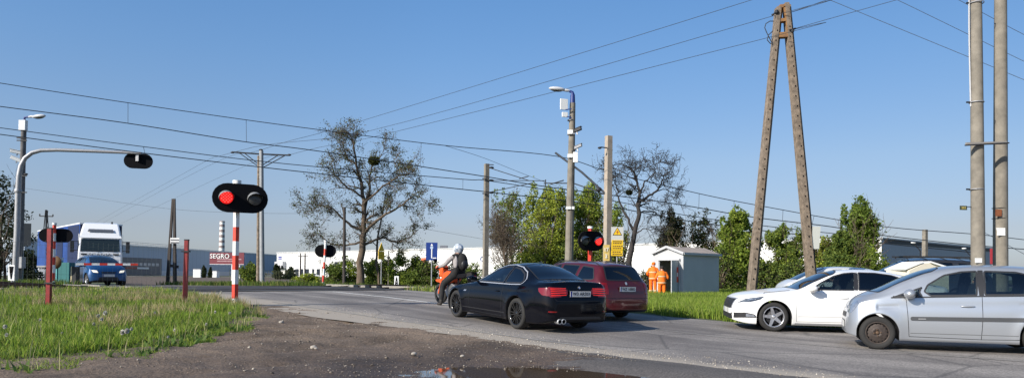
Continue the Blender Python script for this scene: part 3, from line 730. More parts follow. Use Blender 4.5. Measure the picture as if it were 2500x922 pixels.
        for key, nm in (('windscreen', 'windscreen'), ('backlight', 'rear_window')):
            if sp.get(key):
                P = rnd(sp[key], .06); gl = s.panel(nm, P, 'Z', 1, .002, sp.get(key + '_mat', M_glassw))
                s.ring(nm + '_seal', inset(P, -.008), inset(P, .018), 'Z', 1, .005, M_plastic, gl)
    def proj(s, u, v, ax, sg, off):
        if ax in 'YZ': u = s.xm(u)
        if ax == 'Y': o, d = Vector((u, sg * 3, v)), Vector((0, -sg, 0))
        elif ax == 'X': o, d = Vector((-1 if sg < 0 else s.L + 1, u, v)), Vector((-sg, 0, 0))
        else: o, d = Vector((u, v, 4)), Vector((0, 0, -1))
        hit, nr, _, _ = s.bvh.ray_cast(o, d)
        if hit is None:
            if ax == 'Y': q = Vector((u, sg * s.Wf(min(max(u, 0), s.L)), v))
            elif ax == 'X': q = Vector((0 if sg < 0 else s.L, u, v))
            else: q = Vector((u, v, s.zt(u)))
            hit, nr, _, _ = s.bvh.find_nearest(q)
        if nr.dot(d) > 0: nr = -nr
        return hit + nr * off
    def panel(s, name, P, ax, sg, off, m, parent=None, step=.06, thick=0.0):
        bm = bmesh.new(); vs = [bm.verts.new((a, b, 0)) for a, b in P]
        try: bm.faces.new(vs)
        except ValueError: pass
        us = [p[0] for p in P]; vv = [p[1] for p in P]
        for lo, hi, nr in ((min(us), max(us), (1, 0, 0)), (min(vv), max(vv), (0, 1, 0))):
            t = lo + step
            while t < hi:
                bmesh.ops.bisect_plane(bm, geom=bm.verts[:] + bm.edges[:] + bm.faces[:], plane_co=Vector(nr) * t, plane_no=nr); t += step
        for v in bm.verts: v.co = s.proj(v.co.x, v.co.y, ax, sg, off)
        bmesh.ops.triangulate(bm, faces=bm.faces[:])
        bmesh.ops.recalc_face_normals(bm, faces=bm.faces[:])
        out = {'Y': Vector((0, sg, 0)), 'X': Vector((sg, 0, 0)), 'Z': Vector((0, 0, 1))}[ax]
        if sum((f.normal.dot(out) * f.calc_area() for f in bm.faces), 0.0) < 0: bmesh.ops.reverse_faces(bm, faces=bm.faces[:])
        for f in bm.faces: f.smooth = True
        me = bpy.data.meshes.new(name); bm.to_mesh(me); bm.free(); me.materials.append(m)
        o = bpy.data.objects.new(name, me); sc.collection.objects.link(o); o.parent = parent or s.root; return o
    def ring(s, name, Po, Pi, ax, sg, off, m, parent=None):
        n = len(Po); V = []; Fc = []; k = 0
        def sub(P):
            out = []
            for i in range(n):
                a, b = Vector(P[i]), Vector(P[(i + 1) % n]); q = cnt[i]
                out += [a.lerp(b, j / q) for j in range(q)]
            return out
        cnt = [max(1, int((Vector(Po[i]) - Vector(Po[(i + 1) % n])).length / .06)) for i in range(n)]
        A, B = sub(Po), sub(Pi); t = len(A)
        V = [s.proj(p.x, p.y, ax, sg, off) for p in A] + [s.proj(p.x, p.y, ax, sg, off) for p in B]
        Fc = [(i, (i + 1) % t, t + (i + 1) % t, t + i) for i in range(t)]
        return MB().add(V, Fc, m, True).build(name, parent or s.root)
    def ribbon(s, name, pts, wd, ax, sg, off, m, parent=None, cols=1):
        P = []
        for i in range(len(pts) - 1):
            a, b = Vector(pts[i]), Vector(pts[i + 1]); q = max(1, int((b - a).length / .05)); P += [a.lerp(b, j / q) for j in range(q)]
        P.append(Vector(pts[-1])); V = []
        for i, p in enumerate(P):
            d = (P[min(i + 1, len(P) - 1)] - P[max(i - 1, 0)]).normalized(); nr = Vector((-d.y, d.x)) * wd / 2
            V += [s.proj(p.x + nr.x, p.y + nr.y, ax, sg, off), s.proj(p.x - nr.x, p.y - nr.y, ax, sg, off)]
        Fc = [(2 * i, 2 * i + 1, 2 * i + 3, 2 * i + 2) for i in range(len(P) - 1)]
        return MB().add(V, Fc, m, True).build(name, parent or s.root)
    def wheels(s, rw, width, style, rim_r, m_rim, flip=False):
        for xc in s.sp['axles']:
            for sg in (-1, 1):
                yo = s.side_y(xc, s.sp['rw'] + s.sp['ra'] + .01) - .025
                tw = wheel(rw, width, style, rim_r, m_rim); tw.parent = s.root
                tw.location = (xc, sg * (yo - width / 2), rw); tw.rotation_euler = (0, 0, math.pi if sg > 0 else 0)
                if sg < 0: tw.rotation_euler = (0, random.Random(xc).uniform(0, 1), 0)
                st_ = MB().lathe([(0.0, -width * .5 ), (rw * .97, -width * .5), (rw * 1.02, 0), (rw * .97, width * .45)], M_black, 20, 'Y')
        # dark wheel wells
    def mirror(s, x, z, m, m2=None, size=(.13, .12, .085), sides=(-1, 1)):
        for sg in sides:
            y = s.proj(x, z, 'Y', sg, 0).y; mb = MB(); x0 = x; x = s.xm(x)
            mb.ell((x - .02, y + sg * (.06 + size[1] * .8), z + .07), size, m, 14, 9, Matrix.Rotation(sg * .15, 3, 'Z'))
            mb.beam((x, y - sg * .03, z + .01), (x, y + sg * .1, z + .05), .05, .04, m2 or M_plastic)
            mb.prism(rnd([(-.085, -.055), (.085, -.055), (.085, .055), (-.085, .055)], .03), M_glassd, (x + size[0] * .88, y + sg * (.06 + size[1] * .8), z + .07), (0, 1, 0), (0, 0, 1), .006)
            mb.build('side_mirror', s.root); x = x0
    def handle(s, x, z, m, length=.19):
        for sg in (-1, 1):
            p = s.proj(x, z, 'Y', sg, .018); o = MB().ell((s.xm(x), p.y, z), (length / 2, .022, .016), m, 12, 6).build('door_handle', s.root)
    def plate(s, txt, z, sg, w_=.52, off=.012, y=0.0):
        c0 = s.proj(y, z, 'X', sg, 0); x = c0.x + sg * off
        u = (0, sg, 0); mx = frame_mx((x, y, z), u, (0, 0, 1))
        pl = MB().prism([(-w_ / 2, -.057), (w_ / 2, -.057), (w_ / 2, .057), (-w_ / 2, .057)], M_plate, (x, y, z), u, (0, 0, 1), .008).prism([(-w_ / 2 - .01, -.067), (w_ / 2 + .01, -.067), (w_ / 2 + .01, .067), (-w_ / 2 - .01, .067)], M_plastic, (x - sg * .006, y, z), u, (0, 0, 1), .008).prism([(-w_ / 2 + .004, -.053), (-w_ / 2 + .04, -.053), (-w_ / 2 + .04, .053), (-w_ / 2 + .004, .053)], M_eu, (x + sg * .001, y, z), u, (0, 0, 1), .008).build('number_plate', s.root)
        if txt: text_mesh('plate_lettering', txt, .098, M_ink, mx @ Matrix.Translation((.02, 0, .0055)), pl, .0006, .0015, sx=.98)
        return pl
    def seats(s, rows, zf=.3, sw=None):
        mb = MB(); L = s.L
        mb.box((s.L * .52, 0, zf), (s.L * .5, s.Wf(s.L / 2) * 1.7, .06), M_intr)
        for (x, zt_) in rows:
            x = s.xm(x)
            for y in (-.36, .36):
                mb.box((x, y, zf + .17), (.5, .5, .22), M_intr)
                mb.beam((x + .25, y, zf + .2), (x + .42, y, zt_ - .22), .48, .14, M_intr, up=(0, 1, 0), w2=.12, t2=.4) if False else mb.box((x + .33, y, (zf + zt_ - .2) / 2 + .05), (.14, .46, zt_ - .2 - zf), M_intr, Matrix.Rotation(.2, 3, 'Y'))
                mb.ell((x + .42, y, zt_ - .1), (.05, .13, .10), M_intr, 10, 6)
        o = mb.build('seats', s.root, bevel=.0)
        xd = s.sp['cowl'] + .35; d = MB()
        d.box((xd, 0, s.zs(xd) - .08), (.5, s.Wf(xd) * 1.66, .2), M_intr); d.build('dashboard', s.root)
        ring = [(xd + .37 + .06 * math.cos(a), -.36 + .18 * math.sin(a), s.zs(xd) - .02 + .17 * math.cos(a)) for a in np.linspace(0, 2 * math.pi, 21)]
        MB().tube(ring, .014, M_plastic, 6).beam((xd + .2, -.36, s.zs(xd) - .08), (xd + .37, -.36, s.zs(xd) - .02), .05, .05, M_plastic).build('steering_wheel', s.root)
    def place(s, F_, R_, side=-1):
        """F_, R_: ground contact (x, y) of the front and rear wheel on the camera side"""
        xf, xr = s.sp['axles']; wy = side * (s.Wf(xf) - .12)
        d = (Vector(R_) - Vector(F_)).normalized(); th = math.atan2(d.y, d.x)
        Rr = Vector(F_) + d * (xr - xf); zf, zr = h(*F_) + .03, h(*Rr) + .03; p = math.asin(max(-.2, min(.2, (zf - zr) / (xr - xf))))
        # sideways lean from the slope of the road
        q = Vector(F_) + Vector((-d.y, d.x)) * (-side) * 2 * abs(wy); zq = h(*q) + .03; roll = math.asin(max(-.1, min(.1, (zq - zf) / (2 * abs(wy))))) * (-side)
        mx = Matrix.Rotation(th, 4, 'Z') @ Matrix.Rotation(p, 4, 'Y') @ Matrix.Rotation(roll, 4, 'X')
        o = Vector((F_[0], F_[1], zf)) - mx @ Vector((xf, wy, 0)); mx.translation = o
        s.root.location = o; s.root.rotation_euler = mx.to_euler(); return mx
WHEEL = {}; M_nut = mat('rusty_nut', (.10, .06, .035), .8)
def wheel(rw, width, style, rr, m_rim):
    key = (rw, width, style, rr, m_rim.name)
    if key in WHEEL: return copy_tree(WHEEL[key])
    w2 = width / 2
    t = MB().lathe([(rr, -w2 + .015), (rr + .02, -w2), (rw - .035, -w2 - .004), (rw - .006, -w2 + .02), (rw, -w2 + .05), (rw, w2 - .05), (rw - .006, w2 - .02), (rw - .03, w2), (rr, w2)], M_rubber, 40, 'Y').build('wheel')
    m = MB()
    m.lathe([(rr + .004, -w2 + .012), (rr - .012, -w2 + .006), (rr - .02, -w2 + .03), (rr - .02, w2 - .02)], m_rim, 40, 'Y')
    m.lathe([(0.0, w2 - .06), (rr - .02, w2 - .06)], M_black, 24, 'Y')
    if style == 'steel':
        ms = m_rim
        m.lathe([(0.0, -w2 + .055), (.035, -w2 + .05), (.05, -w2 + .035), (.085, -w2 + .03), (.11, -w2 + .05), (rr * .80, -w2 + .035), (rr - .015, -w2 + .06)], ms, 40, 'Y')
        for i in range(16):
            a = 2 * math.pi * i / 16; r = rr * .83; m.ell((r * math.cos(a), -w2 + .038, r * math.sin(a)), (.013, .006, .013), M_black, 8, 4)
        for i in range(4):
            a = 2 * math.pi * i / 4 + .4; m.lathe([(0, -.012), (.012, -.012), (.012, .01)], M_nut, 8, 'Y', (.055 * math.cos(a), -w2 + .03, .055 * math.sin(a)))
        m.lathe([(0, -.01), (.03, -.01), (.03, .01)], M_nut, 12, 'Y', (0, -w2 + .04, 0))
    else:
        nsp, wid0, wid1, split = style
        m.lathe([(0.0, -w2 + .02), (.03, -w2 + .018), (.065, -w2 + .03), (.07, -w2 + .06)], m_rim, 24, 'Y')
        for i in range(nsp):
            a = 2 * math.pi * i / nsp
            for q in ((-1, 1) if split else (0,)):
                a2 = a + q * split; c0 = Vector((math.cos(a) * .045 - math.sin(a) * q * .012, -w2 + .035, math.sin(a) * .045 + math.cos(a) * q * .012)); c1 = Vector((math.cos(a2) * (rr - .012), -w2 + .022, math.sin(a2) * (rr - .012)))
                m.beam(c0, c1, wid0, .03, m_rim, up=(0, 1, 0), w2=wid1, t2=.022)
        m.ell((0, -w2 + .018, 0), (.03, .008, .03), m_rim if m_rim.name.startswith('black') else M_steel, 12, 6)
        m.lathe([(.0, -w2 + .07), (rr * .75, -w2 + .07), (rr * .75, -w2 + .085)], M_dark, 24, 'Y')
    m.build('rim', t); WHEEL[key] = t
    return t
def paint(name, col, metal=0.0, rough=0.3, coat=1.0, inner=(.02, .021, .023), spec=.5):
    m = mat(name, col, rough, metal, coat=coat, inner=inner, spec=spec); return m

# ---------------------------------------------------------------- silver hatchback, nearest car on the right
P_silver = paint('silver_metallic_paint', (0.40, 0.42, 0.45), 0.55, 0.36, 0.7)
jz = dict(zt=[(0, .50), (.03, .60), (.12, .74), (.35, .89), (.62, .99), (.85, 1.08), (1.25, 1.28), (1.65, 1.435), (2.0, 1.50), (2.5, 1.52), (3.1, 1.50), (3.5, 1.44), (3.68, 1.30), (3.82, 1.02), (3.87, .85), (3.9, .6)],
          zs=[(0, .46), (.15, .64), (.5, .84), (.9, .91), (1.5, .935), (2.6, .97), (3.4, 1.02), (3.8, .9), (3.9, .55)],
          W=[(0, .52), (.06, .64), (.2, .75), (.45, .82), (.9, .845), (2.6, .847), (3.3, .83), (3.65, .78), (3.84, .68), (3.9, .58)],
          yr=[(0, .4), (.3, .6), (.9, .69), (1.4, .61), (2.0, .545), (3.0, .545), (3.5, .55), (3.9, .5)],
          crown=[(0, .02), (.5, .05), (1.0, .05), (1.8, .06), (3.3, .06), (3.9, .02)], cowl=.75, xm=lambda x: x * .5 if x < .56 else x - .28, axles=(.78, 3.28), ra=.345, rw=.295, zb=.17,
          side_glass=[dict(poly=[(1.62, .965), (1.52, 1.04), (1.585, 1.16), (1.86, 1.335), (2.12, 1.395), (2.37, 1.41), (2.33, .985)], r=.03, mat=M_glass),
                      dict(poly=[(1.02, .935), (1.50, 1.12), (1.46, 1.03), (1.50, .955)], r=.02, mat=M_glass),
                      dict(poly=[(2.44, .99), (2.47, 1.41), (2.95, 1.395), (3.20, 1.33), (3.27, 1.04), (3.2, 1.01)], r=.04, mat=M_glass)],
          windscreen=[(.80, -.66), (1.70, -.51), (1.82, -.3), (1.84, 0), (1.82, .3), (1.70, .51), (.80, .66), (.72, .3), (.70, 0), (.72, -.3)],
          backlight=[(3.52, -.48), (3.75, -.55), (3.76, 0), (3.75, .55), (3.52, .48), (3.5, 0)])
J = Car(jz, P_silver, 'hatchback_car', 'silver five-door hatchback with a dark side moulding and plain steel wheels, the nearest car', 'car')
M_steelrim = mat('brown_steel_rim', (0.055, 0.042, 0.036), 0.6, 0.4, var=.3, vscale=20)
J.wheels(.295, .18, 'steel', .195, M_steelrim)
for sg in (-1, 1):
    hl = J.panel('headlight', rnd([(.07, .64), (.10, .72), (.22, .80), (.40, .865), (.38, .79), (.24, .68), (.14, .63)], .02), 'Y', sg, .004, M_head)
    st = J.panel('side_moulding', rnd([(1.30, .535), (1.30, .60), (3.06, .625), (3.06, .555)], .032), 'Y', sg, .012, mat('grey_moulding', (.05, .052, .056), .6))
    J.panel('moulding_badge', rnd([(1.42, .558), (1.42, .572), (1.54, .574), (1.54, .56)], .004), 'Y', sg, .015, M_steel, st)
    for pl_ in ([(1.28, .25), (1.26, .62), (1.24, .90), (1.15, .95)], [(2.38, .23), (2.40, .60), (2.40, .97), (2.42, 1.42)], [(1.28, .25), (2.38, .235), (3.0, .25)], [(3.0, .25), (3.02, .66), (3.28, .92), (3.33, 1.05)]):
        J.ribbon('door_gap', pl_, .009, 'Y', sg, .002, M_gap)
    J.ribbon('window_sill_trim', [(1.0, .925), (1.55, .945), (2.4, .975), (3.25, 1.0)], .022, 'Y', sg, .006, M_plastic)
    J.panel('pillar_trim', rnd([(2.36, .985), (2.35, 1.2), (2.38, 1.42), (2.46, 1.42), (2.45, 1.2), (2.43, .985)], .01), 'Y', sg, .004, M_plastic)
    J.panel('tail_light', rnd([(3.72, .82), (3.62, 1.2), (3.70, 1.22), (3.84, .84)], .03), 'Y', sg, .004, M_tail)
    J.ribbon('sill_line', [(1.3, .31), (3.0, .315)], .012, 'Y', sg, .002, mat('sill_shade', (.12, .125, .13), .5))  # shade along the sill painted in as a thin darker strip
J.handle(2.18, .80, P_silver, .23); J.handle(3.13, .84, P_silver, .23)
J.mirror(1.30, .93, P_silver, P_silver, (.10, .125, .085))
J.panel('grille', rnd([(-.4, .55), (.4, .55), (.36, .64), (-.36, .64)], .03), 'X', -1, .006, M_plastic)
J.plate('', .42, -1)
J.seats([(2.0, 1.33), (2.85, 1.30)])
JM = J.place((6.58, 13.3), (8.95, 12.42))

# ---------------------------------------------------------------- white saloon behind it
P_white = paint('white_car_paint', (0.80, 0.79, 0.77), 0.0, 0.35, 0.6)
sb = dict(zt=[(0, .52), (.03, .66), (.10, .76), (.3, .84), (.8, .92), (1.3, .985), (1.45, 1.01), (1.9, 1.23), (2.25, 1.37), (2.6, 1.425), (3.0, 1.44), (3.4, 1.42), (3.8, 1.355), (4.25, 1.22), (4.55, 1.12), (4.72, 1.10), (4.80, 1.0), (4.86, .7)],
          zs=[(0, .5), (.15, .70), (.8, .86), (1.4, .92), (2.6, .95), (3.9, .99), (4.6, .98), (4.86, .6)],
          W=[(0, .52), (.07, .66), (.25, .80), (.6, .89), (1.2, .925), (3.6, .93), (4.3, .89), (4.7, .8), (4.86, .62)],
          yr=[(0, .42), (.4, .66), (1.4, .76), (2.1, .62), (2.6, .575), (3.5, .575), (4.2, .62), (4.6, .7), (4.86, .5)],
          cowl=1.35, axles=(.93, 3.77), ra=.385, rw=.333, zb=.16,
          side_glass=[dict(poly=[(1.72, .965), (1.98, 1.13), (2.28, 1.285), (2.52, 1.35), (2.76, 1.372), (2.67, .972)], r=.03, mat=M_glass),
                      dict(poly=[(2.76, .975), (2.84, 1.375), (3.20, 1.37), (3.55, 1.325), (3.78, 1.25), (3.76, .995)], r=.03, mat=M_glassb),
                      dict(poly=[(3.83, 1.0), (3.85, 1.235), (4.08, 1.13), (4.18, 1.04), (4.1, 1.01)], r=.03, mat=M_glassb)],
          windscreen=[(1.45, -.73), (2.30, -.54), (2.42, -.3), (2.45, 0), (2.42, .3), (2.30, .54), (1.45, .73), (1.36, .3), (1.34, 0), (1.36, -.3)],
          backlight=[(3.88, -.5), (4.5, -.62), (4.54, 0), (4.5, .62), (3.88, .5), (3.85, 0)])
Sx = Car(sb, P_white, 'saloon_car', 'white saloon with five-spoke alloy wheels and a driver at the wheel, beside the silver hatchback', 'car')
M_alloy = mat('alloy_rim', (.52, .52, .54), .3, .85)
Sx.wheels(.333, .215, (5, .085, .055, 0), .232, M_alloy)
for sg in (-1, 1):
    hl = Sx.panel('headlight', rnd([(.13, .635), (.30, .735), (.72, .80), (.62, .72), (.42, .665)], .02), 'Y', sg, .004, M_headd)
    Sx.panel('lamp_strip', rnd([(.34, .715), (.66, .777), (.64, .765), (.36, .70)], .004), 'Y', sg, .008, M_head, hl)
    fg = Sx.panel('bumper_vent', rnd([(.02, .275), (.02, .40), (.30, .42), (.50, .385), (.56, .31), (.30, .30)], .02), 'Y', sg, .004, M_plastic)
    Sx.panel('fog_light', rnd([(.32, .325), (.32, .395), (.49, .37), (.51, .33)], .01), 'Y', sg, .01, M_head, fg)
    for pl_ in ([(1.42, .24), (1.40, .6), (1.40, .93)], [(2.62, .24), (2.62, .6), (2.70, .97)], [(1.42, .24), (3.35, .25)], [(.62, .80), (.75, .88), (1.3, .945)]):
        Sx.ribbon('door_gap', pl_, .008, 'Y', sg, .002, mat('pale_gap', (.16, .16, .16), .7))
    Sx.ribbon('sill_crease', [(1.45, .36), (3.3, .38)], .012, 'Y', sg, .003, mat('pale_crease', (.5, .5, .5), .5))
    Sx.ribbon('sill_trim', [(1.38, .185), (3.36, .185)], .05, 'Y', sg, .004, mat('grey_sill', (.2, .2, .2), .5))
    Sx.panel('pillar_trim', rnd([(2.68, .975), (2.76, 1.375), (2.83, 1.375), (2.75, .975)], .01), 'Y', sg, .003, M_plastic)
    Sx.panel('tail_light', rnd([(4.55, .80), (4.60, .98), (4.84, .9), (4.82, .76)], .02), 'Y', sg, .004, M_tail)
Sx.panel('grille', rnd([(-.55, .50), (-.62, .72), (.62, .72), (.55, .50)], .03), 'X', -1, .008, M_plastic)
Sx.panel('bumper_grille', rnd([(-.62, .26), (-.6, .38), (.6, .38), (.62, .26)], .02), 'X', -1, .008, M_plastic)
Sx.ribbon('grille_surround', [(-.57, .49), (-.64, .73), (.64, .73), (.57, .49)], .02, 'X', -1, .012, M_chrome)
Sx.plate('', .44, -1)
Sx.handle(2.44, .80, P_white, .22); Sx.handle(3.50, .83, P_white, .22)
Sx.mirror(1.75, .93, P_white, M_plastic, (.12, .13, .08))
Sx.seats([(2.35, 1.28), (3.2, 1.27)])
SM = Sx.place((6.02, 17.0), (8.83, 16.6))

# ---------------------------------------------------------------- dark coupe seen from behind
P_navy = paint('very_dark_blue_paint', (0.002, 0.0024, 0.005), 0.0, 0.1, .16, spec=.2)
bm_ = dict(zt=[(0, .50), (.04, .62), (.2, .72), (.6, .82), (1.3, .93), (1.5, .965), (1.9, 1.14), (2.3, 1.31), (2.65, 1.375), (2.95, 1.385), (3.25, 1.35), (3.6, 1.235), (3.95, 1.085), (4.05, 1.06), (4.3, 1.055), (4.44, 1.045), (4.49, .99), (4.53, .84), (4.58, .66)],
           zs=[(0, .46), (.2, .62), (1.2, .82), (2.0, .87), (3.2, .905), (3.9, .935), (4.35, .93), (4.5, .82), (4.58, .55)],
           W=[(0, .5), (.1, .66), (.3, .79), (.8, .865), (2.3, .885), (3.5, .895), (4.0, .875), (4.3, .83), (4.45, .775), (4.54, .70), (4.58, .62)],
           yr=[(0, .38), (.3, .55), (1.4, .70), (2.0, .585), (2.5, .53), (3.2, .53), (3.7, .60), (4.1, .70), (4.45, .66), (4.58, .55)],
           crown=[(0, .02), (.6, .07), (1.5, .05), (2.6, .06), (3.6, .06), (4.1, .035), (4.45, .03), (4.58, .02)], cowl=1.45, axles=(.76, 3.52), ra=.375, rw=.325, zb=.17,
           side_glass=[dict(poly=[(1.78, .92), (2.08, 1.10), (2.38, 1.235), (2.75, 1.295), (2.92, 1.292), (2.90, .935)], r=.03, mat=M_glass, trim=M_plastic),
                       dict(poly=[(2.97, .937), (2.97, 1.288), (3.22, 1.25), (3.45, 1.16), (3.62, 1.03), (3.58, .96)], r=.05, mat=M_glassd, trim=M_plastic)],
           windscreen=[(1.55, -.66), (2.30, -.50), (2.42, 0), (2.30, .50), (1.55, .66), (1.46, 0)], backlight=[(3.18, -.46), (3.95, -.60), (3.99, 0), (3.95, .60), (3.18, .46), (3.10, 0)], backlight_mat=M_glassb)
B = Car(bm_, P_navy, 'coupe_car', 'black two-door coupe with black wheels and lit red tail lights, seen from behind', 'car')
M_blackrim = mat('black_rim', (.012, .012, .013), .2, .3, coat=.8)
B.wheels(.325, .22, (7, .022, .018, .16), .245, M_blackrim)
for sg in (-1, 1):
    tl = B.panel('tail_light', rnd([(.50 * 1, .80), (.30, .79), (.30, .885), (.45, .925), (.72, .93), (.76, .80), (.70, .725), (.46, .74)], .02), 'X', 1, .006, M_tail) if sg > 0 else B.panel('tail_light', rnd([(-.30, .79), (-.50, .80), (-.46, .74), (-.70, .725), (-.76, .80), (-.72, .93), (-.45, .925), (-.30, .885)], .02), 'X', 1, .006, M_tail)
    B.panel('tail_light_wrap', rnd([(4.22, .90), (4.25, .83), (4.36, .76), (4.50, .75), (4.49, .92)], .02), 'Y', sg, .005, M_tail, tl)
    for zz in (.765, .81, .855, .895):
        B.ribbon('light_bar', [(sg * .34, zz + .012), (sg * .69, zz)], .018, 'X', 1, .010, M_taillit, tl)
    B.ribbon('window_trim', [(1.70, .902), (2.0, 1.075), (2.32, 1.235), (2.60, 1.31), (2.92, 1.325), (3.22, 1.285), (3.48, 1.19), (3.66, 1.05), (3.66, .97), (3.60, .935), (3.2, .918), (1.70, .902)], .016, 'Y', sg, .009, M_chrome)
    for pl_ in ([(1.50, .24), (1.47, .6), (1.52, .86)], [(2.92, .24), (2.94, .6), (2.94, .93)], [(1.5, .23), (2.92, .23)]):
        B.ribbon('door_gap', pl_, .008, 'Y', sg, .002, M_gap)
    B.panel('side_indicator', rnd([(1.20, .66), (1.20, .69), (1.33, .70), (1.31, .665)], .01), 'Y', sg, .006, M_head)
    B.panel('headlight', rnd([(.12, .60), (.3, .74), (.62, .80), (.5, .68)], .03), 'Y', sg, .004, M_head)
    B.ribbon('sill_crease', [(1.2, .30), (3.1, .31)], .02, 'Y', sg, .004, M_plastic)
    B.panel('rear_reflector', rnd([(sg * .58, .43), (sg * .74, .43), (sg * .74, .455), (sg * .58, .455)], .005), 'X', 1, .006, M_tail)
B.ribbon('boot_lid_gap', [(-.70, .94), (-.62, .70), (-.58, .66), (.58, .66), (.62, .70), (.70, .94)], .008, 'X', 1, .003, M_gap)
B.plate('W3 ARS03', .80, 1, off=.03)
em = MB().lathe([(0, 0.004), (.030, .004), (.036, 0), (.036, -.012)], M_plastic, 24, 'X', (B.proj(0, .925, 'X', 1, .012).x, 0, .925)).build('badge', B.root)
ex = B.proj(0, .925, 'X', 1, .012).x + .005
for q in range(4):
    a0 = q * math.pi / 2; P = [(0, 0)] + [(.024 * math.cos(a0 + t * math.pi / 16), .024 * math.sin(a0 + t * math.pi / 16)) for t in range(9)]
    MB().prism(P, M_white if q % 2 else mat('badge_blue', (.03, .15, .5), .4), (ex, 0, .925), (0, 1, 0), (0, 0, 1), .003).build('badge_quarter', em)
for y in (-.52, -.42):
    MB().lathe([(.0, -.10), (.038, -.10), (.040, .01), (.050, .012), (.052, 0), (.052, -.12)], M_chrome, 20, 'X', (4.60, y, .25), mats=[M_black, M_black, M_chrome, M_chrome, M_chrome]).build('exhaust_pipe', B.root)
B.panel('bumper_diffuser', rnd([(-.55, .285), (.55, .285), (.5, .34), (-.5, .34)], .02), 'X', 1, .004, M_plastic)
B.handle(2.72, .755, P_navy, .22); B.mirror(1.78, .89, P_navy, M_plastic, (.10, .125, .08))
B.seats([(2.2, 1.24), (3.0, 1.12)]); B.ribbon('aerial_fin', [(3.0, -.01), (3.14, .01)], .04, 'Z', 1, .02, P_navy)
BM = B.place((-1.29, 17.85), (0.17, 15.55))

# ---------------------------------------------------------------- dark red estate car
P_red = paint('dark_red_paint_estate', (0.095, 0.006, 0.008), 0.3, 0.32, 0.8)
oc = dict(zt=[(0, .5), (.05, .64), (.3, .78), (1.0, .92), (1.35, .97), (1.8, 1.18), (2.25, 1.39), (2.6, 1.44), (3.2, 1.455), (3.9, 1.43), (4.15, 1.39), (4.28, 1.25), (4.42, 1.02), (4.47, .92), (4.52, .8), (4.57, .55)],
          zs=[(0, .46), (.2, .66), (1.2, .86), (2.5, .91), (3.8, .95), (4.25, .96), (4.45, .9), (4.57, .5)],
          W=[(0, .5), (.1, .66), (.3, .80), (.9, .865), (3.6, .88), (4.2, .85), (4.4, .80), (4.52, .72), (4.57, .64)],
          yr=[(0, .4), (.4, .62), (1.3, .70), (2.1, .58), (3.9, .57), (4.2, .58), (4.5, .6), (4.57, .5)],
          cowl=1.3, axles=(.9, 3.45), ra=.36, rw=.31, zb=.19,
          side_glass=[dict(poly=[(1.75, .94), (2.3, 1.30), (2.66, 1.345), (2.66, .95)], mat=M_glass), dict(poly=[(2.74, .95), (2.74, 1.345), (3.40, 1.34), (3.42, .97)], mat=M_glassd),
                      dict(poly=[(3.52, .98), (3.52, 1.335), (3.95, 1.30), (4.16, 1.04), (4.1, 1.0)], mat=M_glassd)],
          windscreen=[(1.45, -.66), (2.28, -.5), (2.36, 0), (2.28, .5), (1.45, .66), (1.4, 0)])
O = Car(oc, P_red, 'estate_car', 'dark red estate car with roof rails behind the black coupe', 'car')
O.wheels(.31, .2, (6, .05, .04, 0), .2, M_alloy)
rw_ = O.panel('rear_window', rnd([(-.58, 1.02), (.58, 1.02), (.50, 1.335), (-.50, 1.335)], .05), 'X', 1, .004, M_glassb)
O.ring('rear_window_seal', inset(rnd([(-.58, 1.02), (.58, 1.02), (.50, 1.335), (-.50, 1.335)], .05), -.02), inset(rnd([(-.58, 1.02), (.58, 1.02), (.50, 1.335), (-.50, 1.335)], .05), .01), 'X', 1, .006, M_plastic, rw_)
O.plate('WZ 10882', .80, 1, off=.03)
for sg in (-1, 1):
    O.panel('tail_light', rnd([(sg * .60, .66), (sg * .60, .95), (sg * .74, .95), (sg * .80, .70)], .02), 'X', 1, .006, M_tail)
    O.panel('tail_light', rnd([(4.30, .70), (4.27, .95), (4.44, .93), (4.48, .72)], .02), 'Y', sg, .005, M_tail)
    for pl_ in ([(1.6, .26), (1.6, .9)], [(2.70, .26), (2.70, .94)], [(3.5, .66), (3.47, .95)], [(1.6, .25), (3.05, .25)]): O.ribbon('door_gap', pl_, .009, 'Y', sg, .002, M_gap)
    O.ribbon('bumper_moulding', [(.3, .47), (.58, .47)], .05, 'Y', sg, .006, M_plastic)
    rr_ = MB(); zr_ = [O.proj(x, sg * .52, 'Z', 1, .0) for x in (2.2, 2.5, 3.2, 3.9, 4.1)]
    rr_.tube([zr_[0]] + [p + Vector((0, 0, .06)) for p in zr_[1:4]] + [zr_[4]], .014, M_plastic, 6).build('roof_rail', O.root)
O.ribbon('bumper_moulding', [(-.7, .50), (.7, .50)], .06, 'X', 1, .008, P_red)
O.ribbon('bumper_gap', [(-.75, .58), (.75, .58)], .01, 'X', 1, .004, M_gap)
O.panel('badge', rnd([(-.035, .90), (.035, .90), (.035, .97), (-.035, .97)], .03), 'X', 1, .012, M_chrome)
O.handle(2.5, .80, P_red); O.handle(3.3, .82, P_red); O.mirror(1.72, .92, P_red); O.seats([(2.2, 1.28), (3.1, 1.26)])
dO = (Vector((1.62, 18.75)))      # its rear left wheel
OM = O.place((dO.x - .56 * 2.55, dO.y + .83 * 2.55), (dO.x, dO.y))
O.root.location = O.root.location
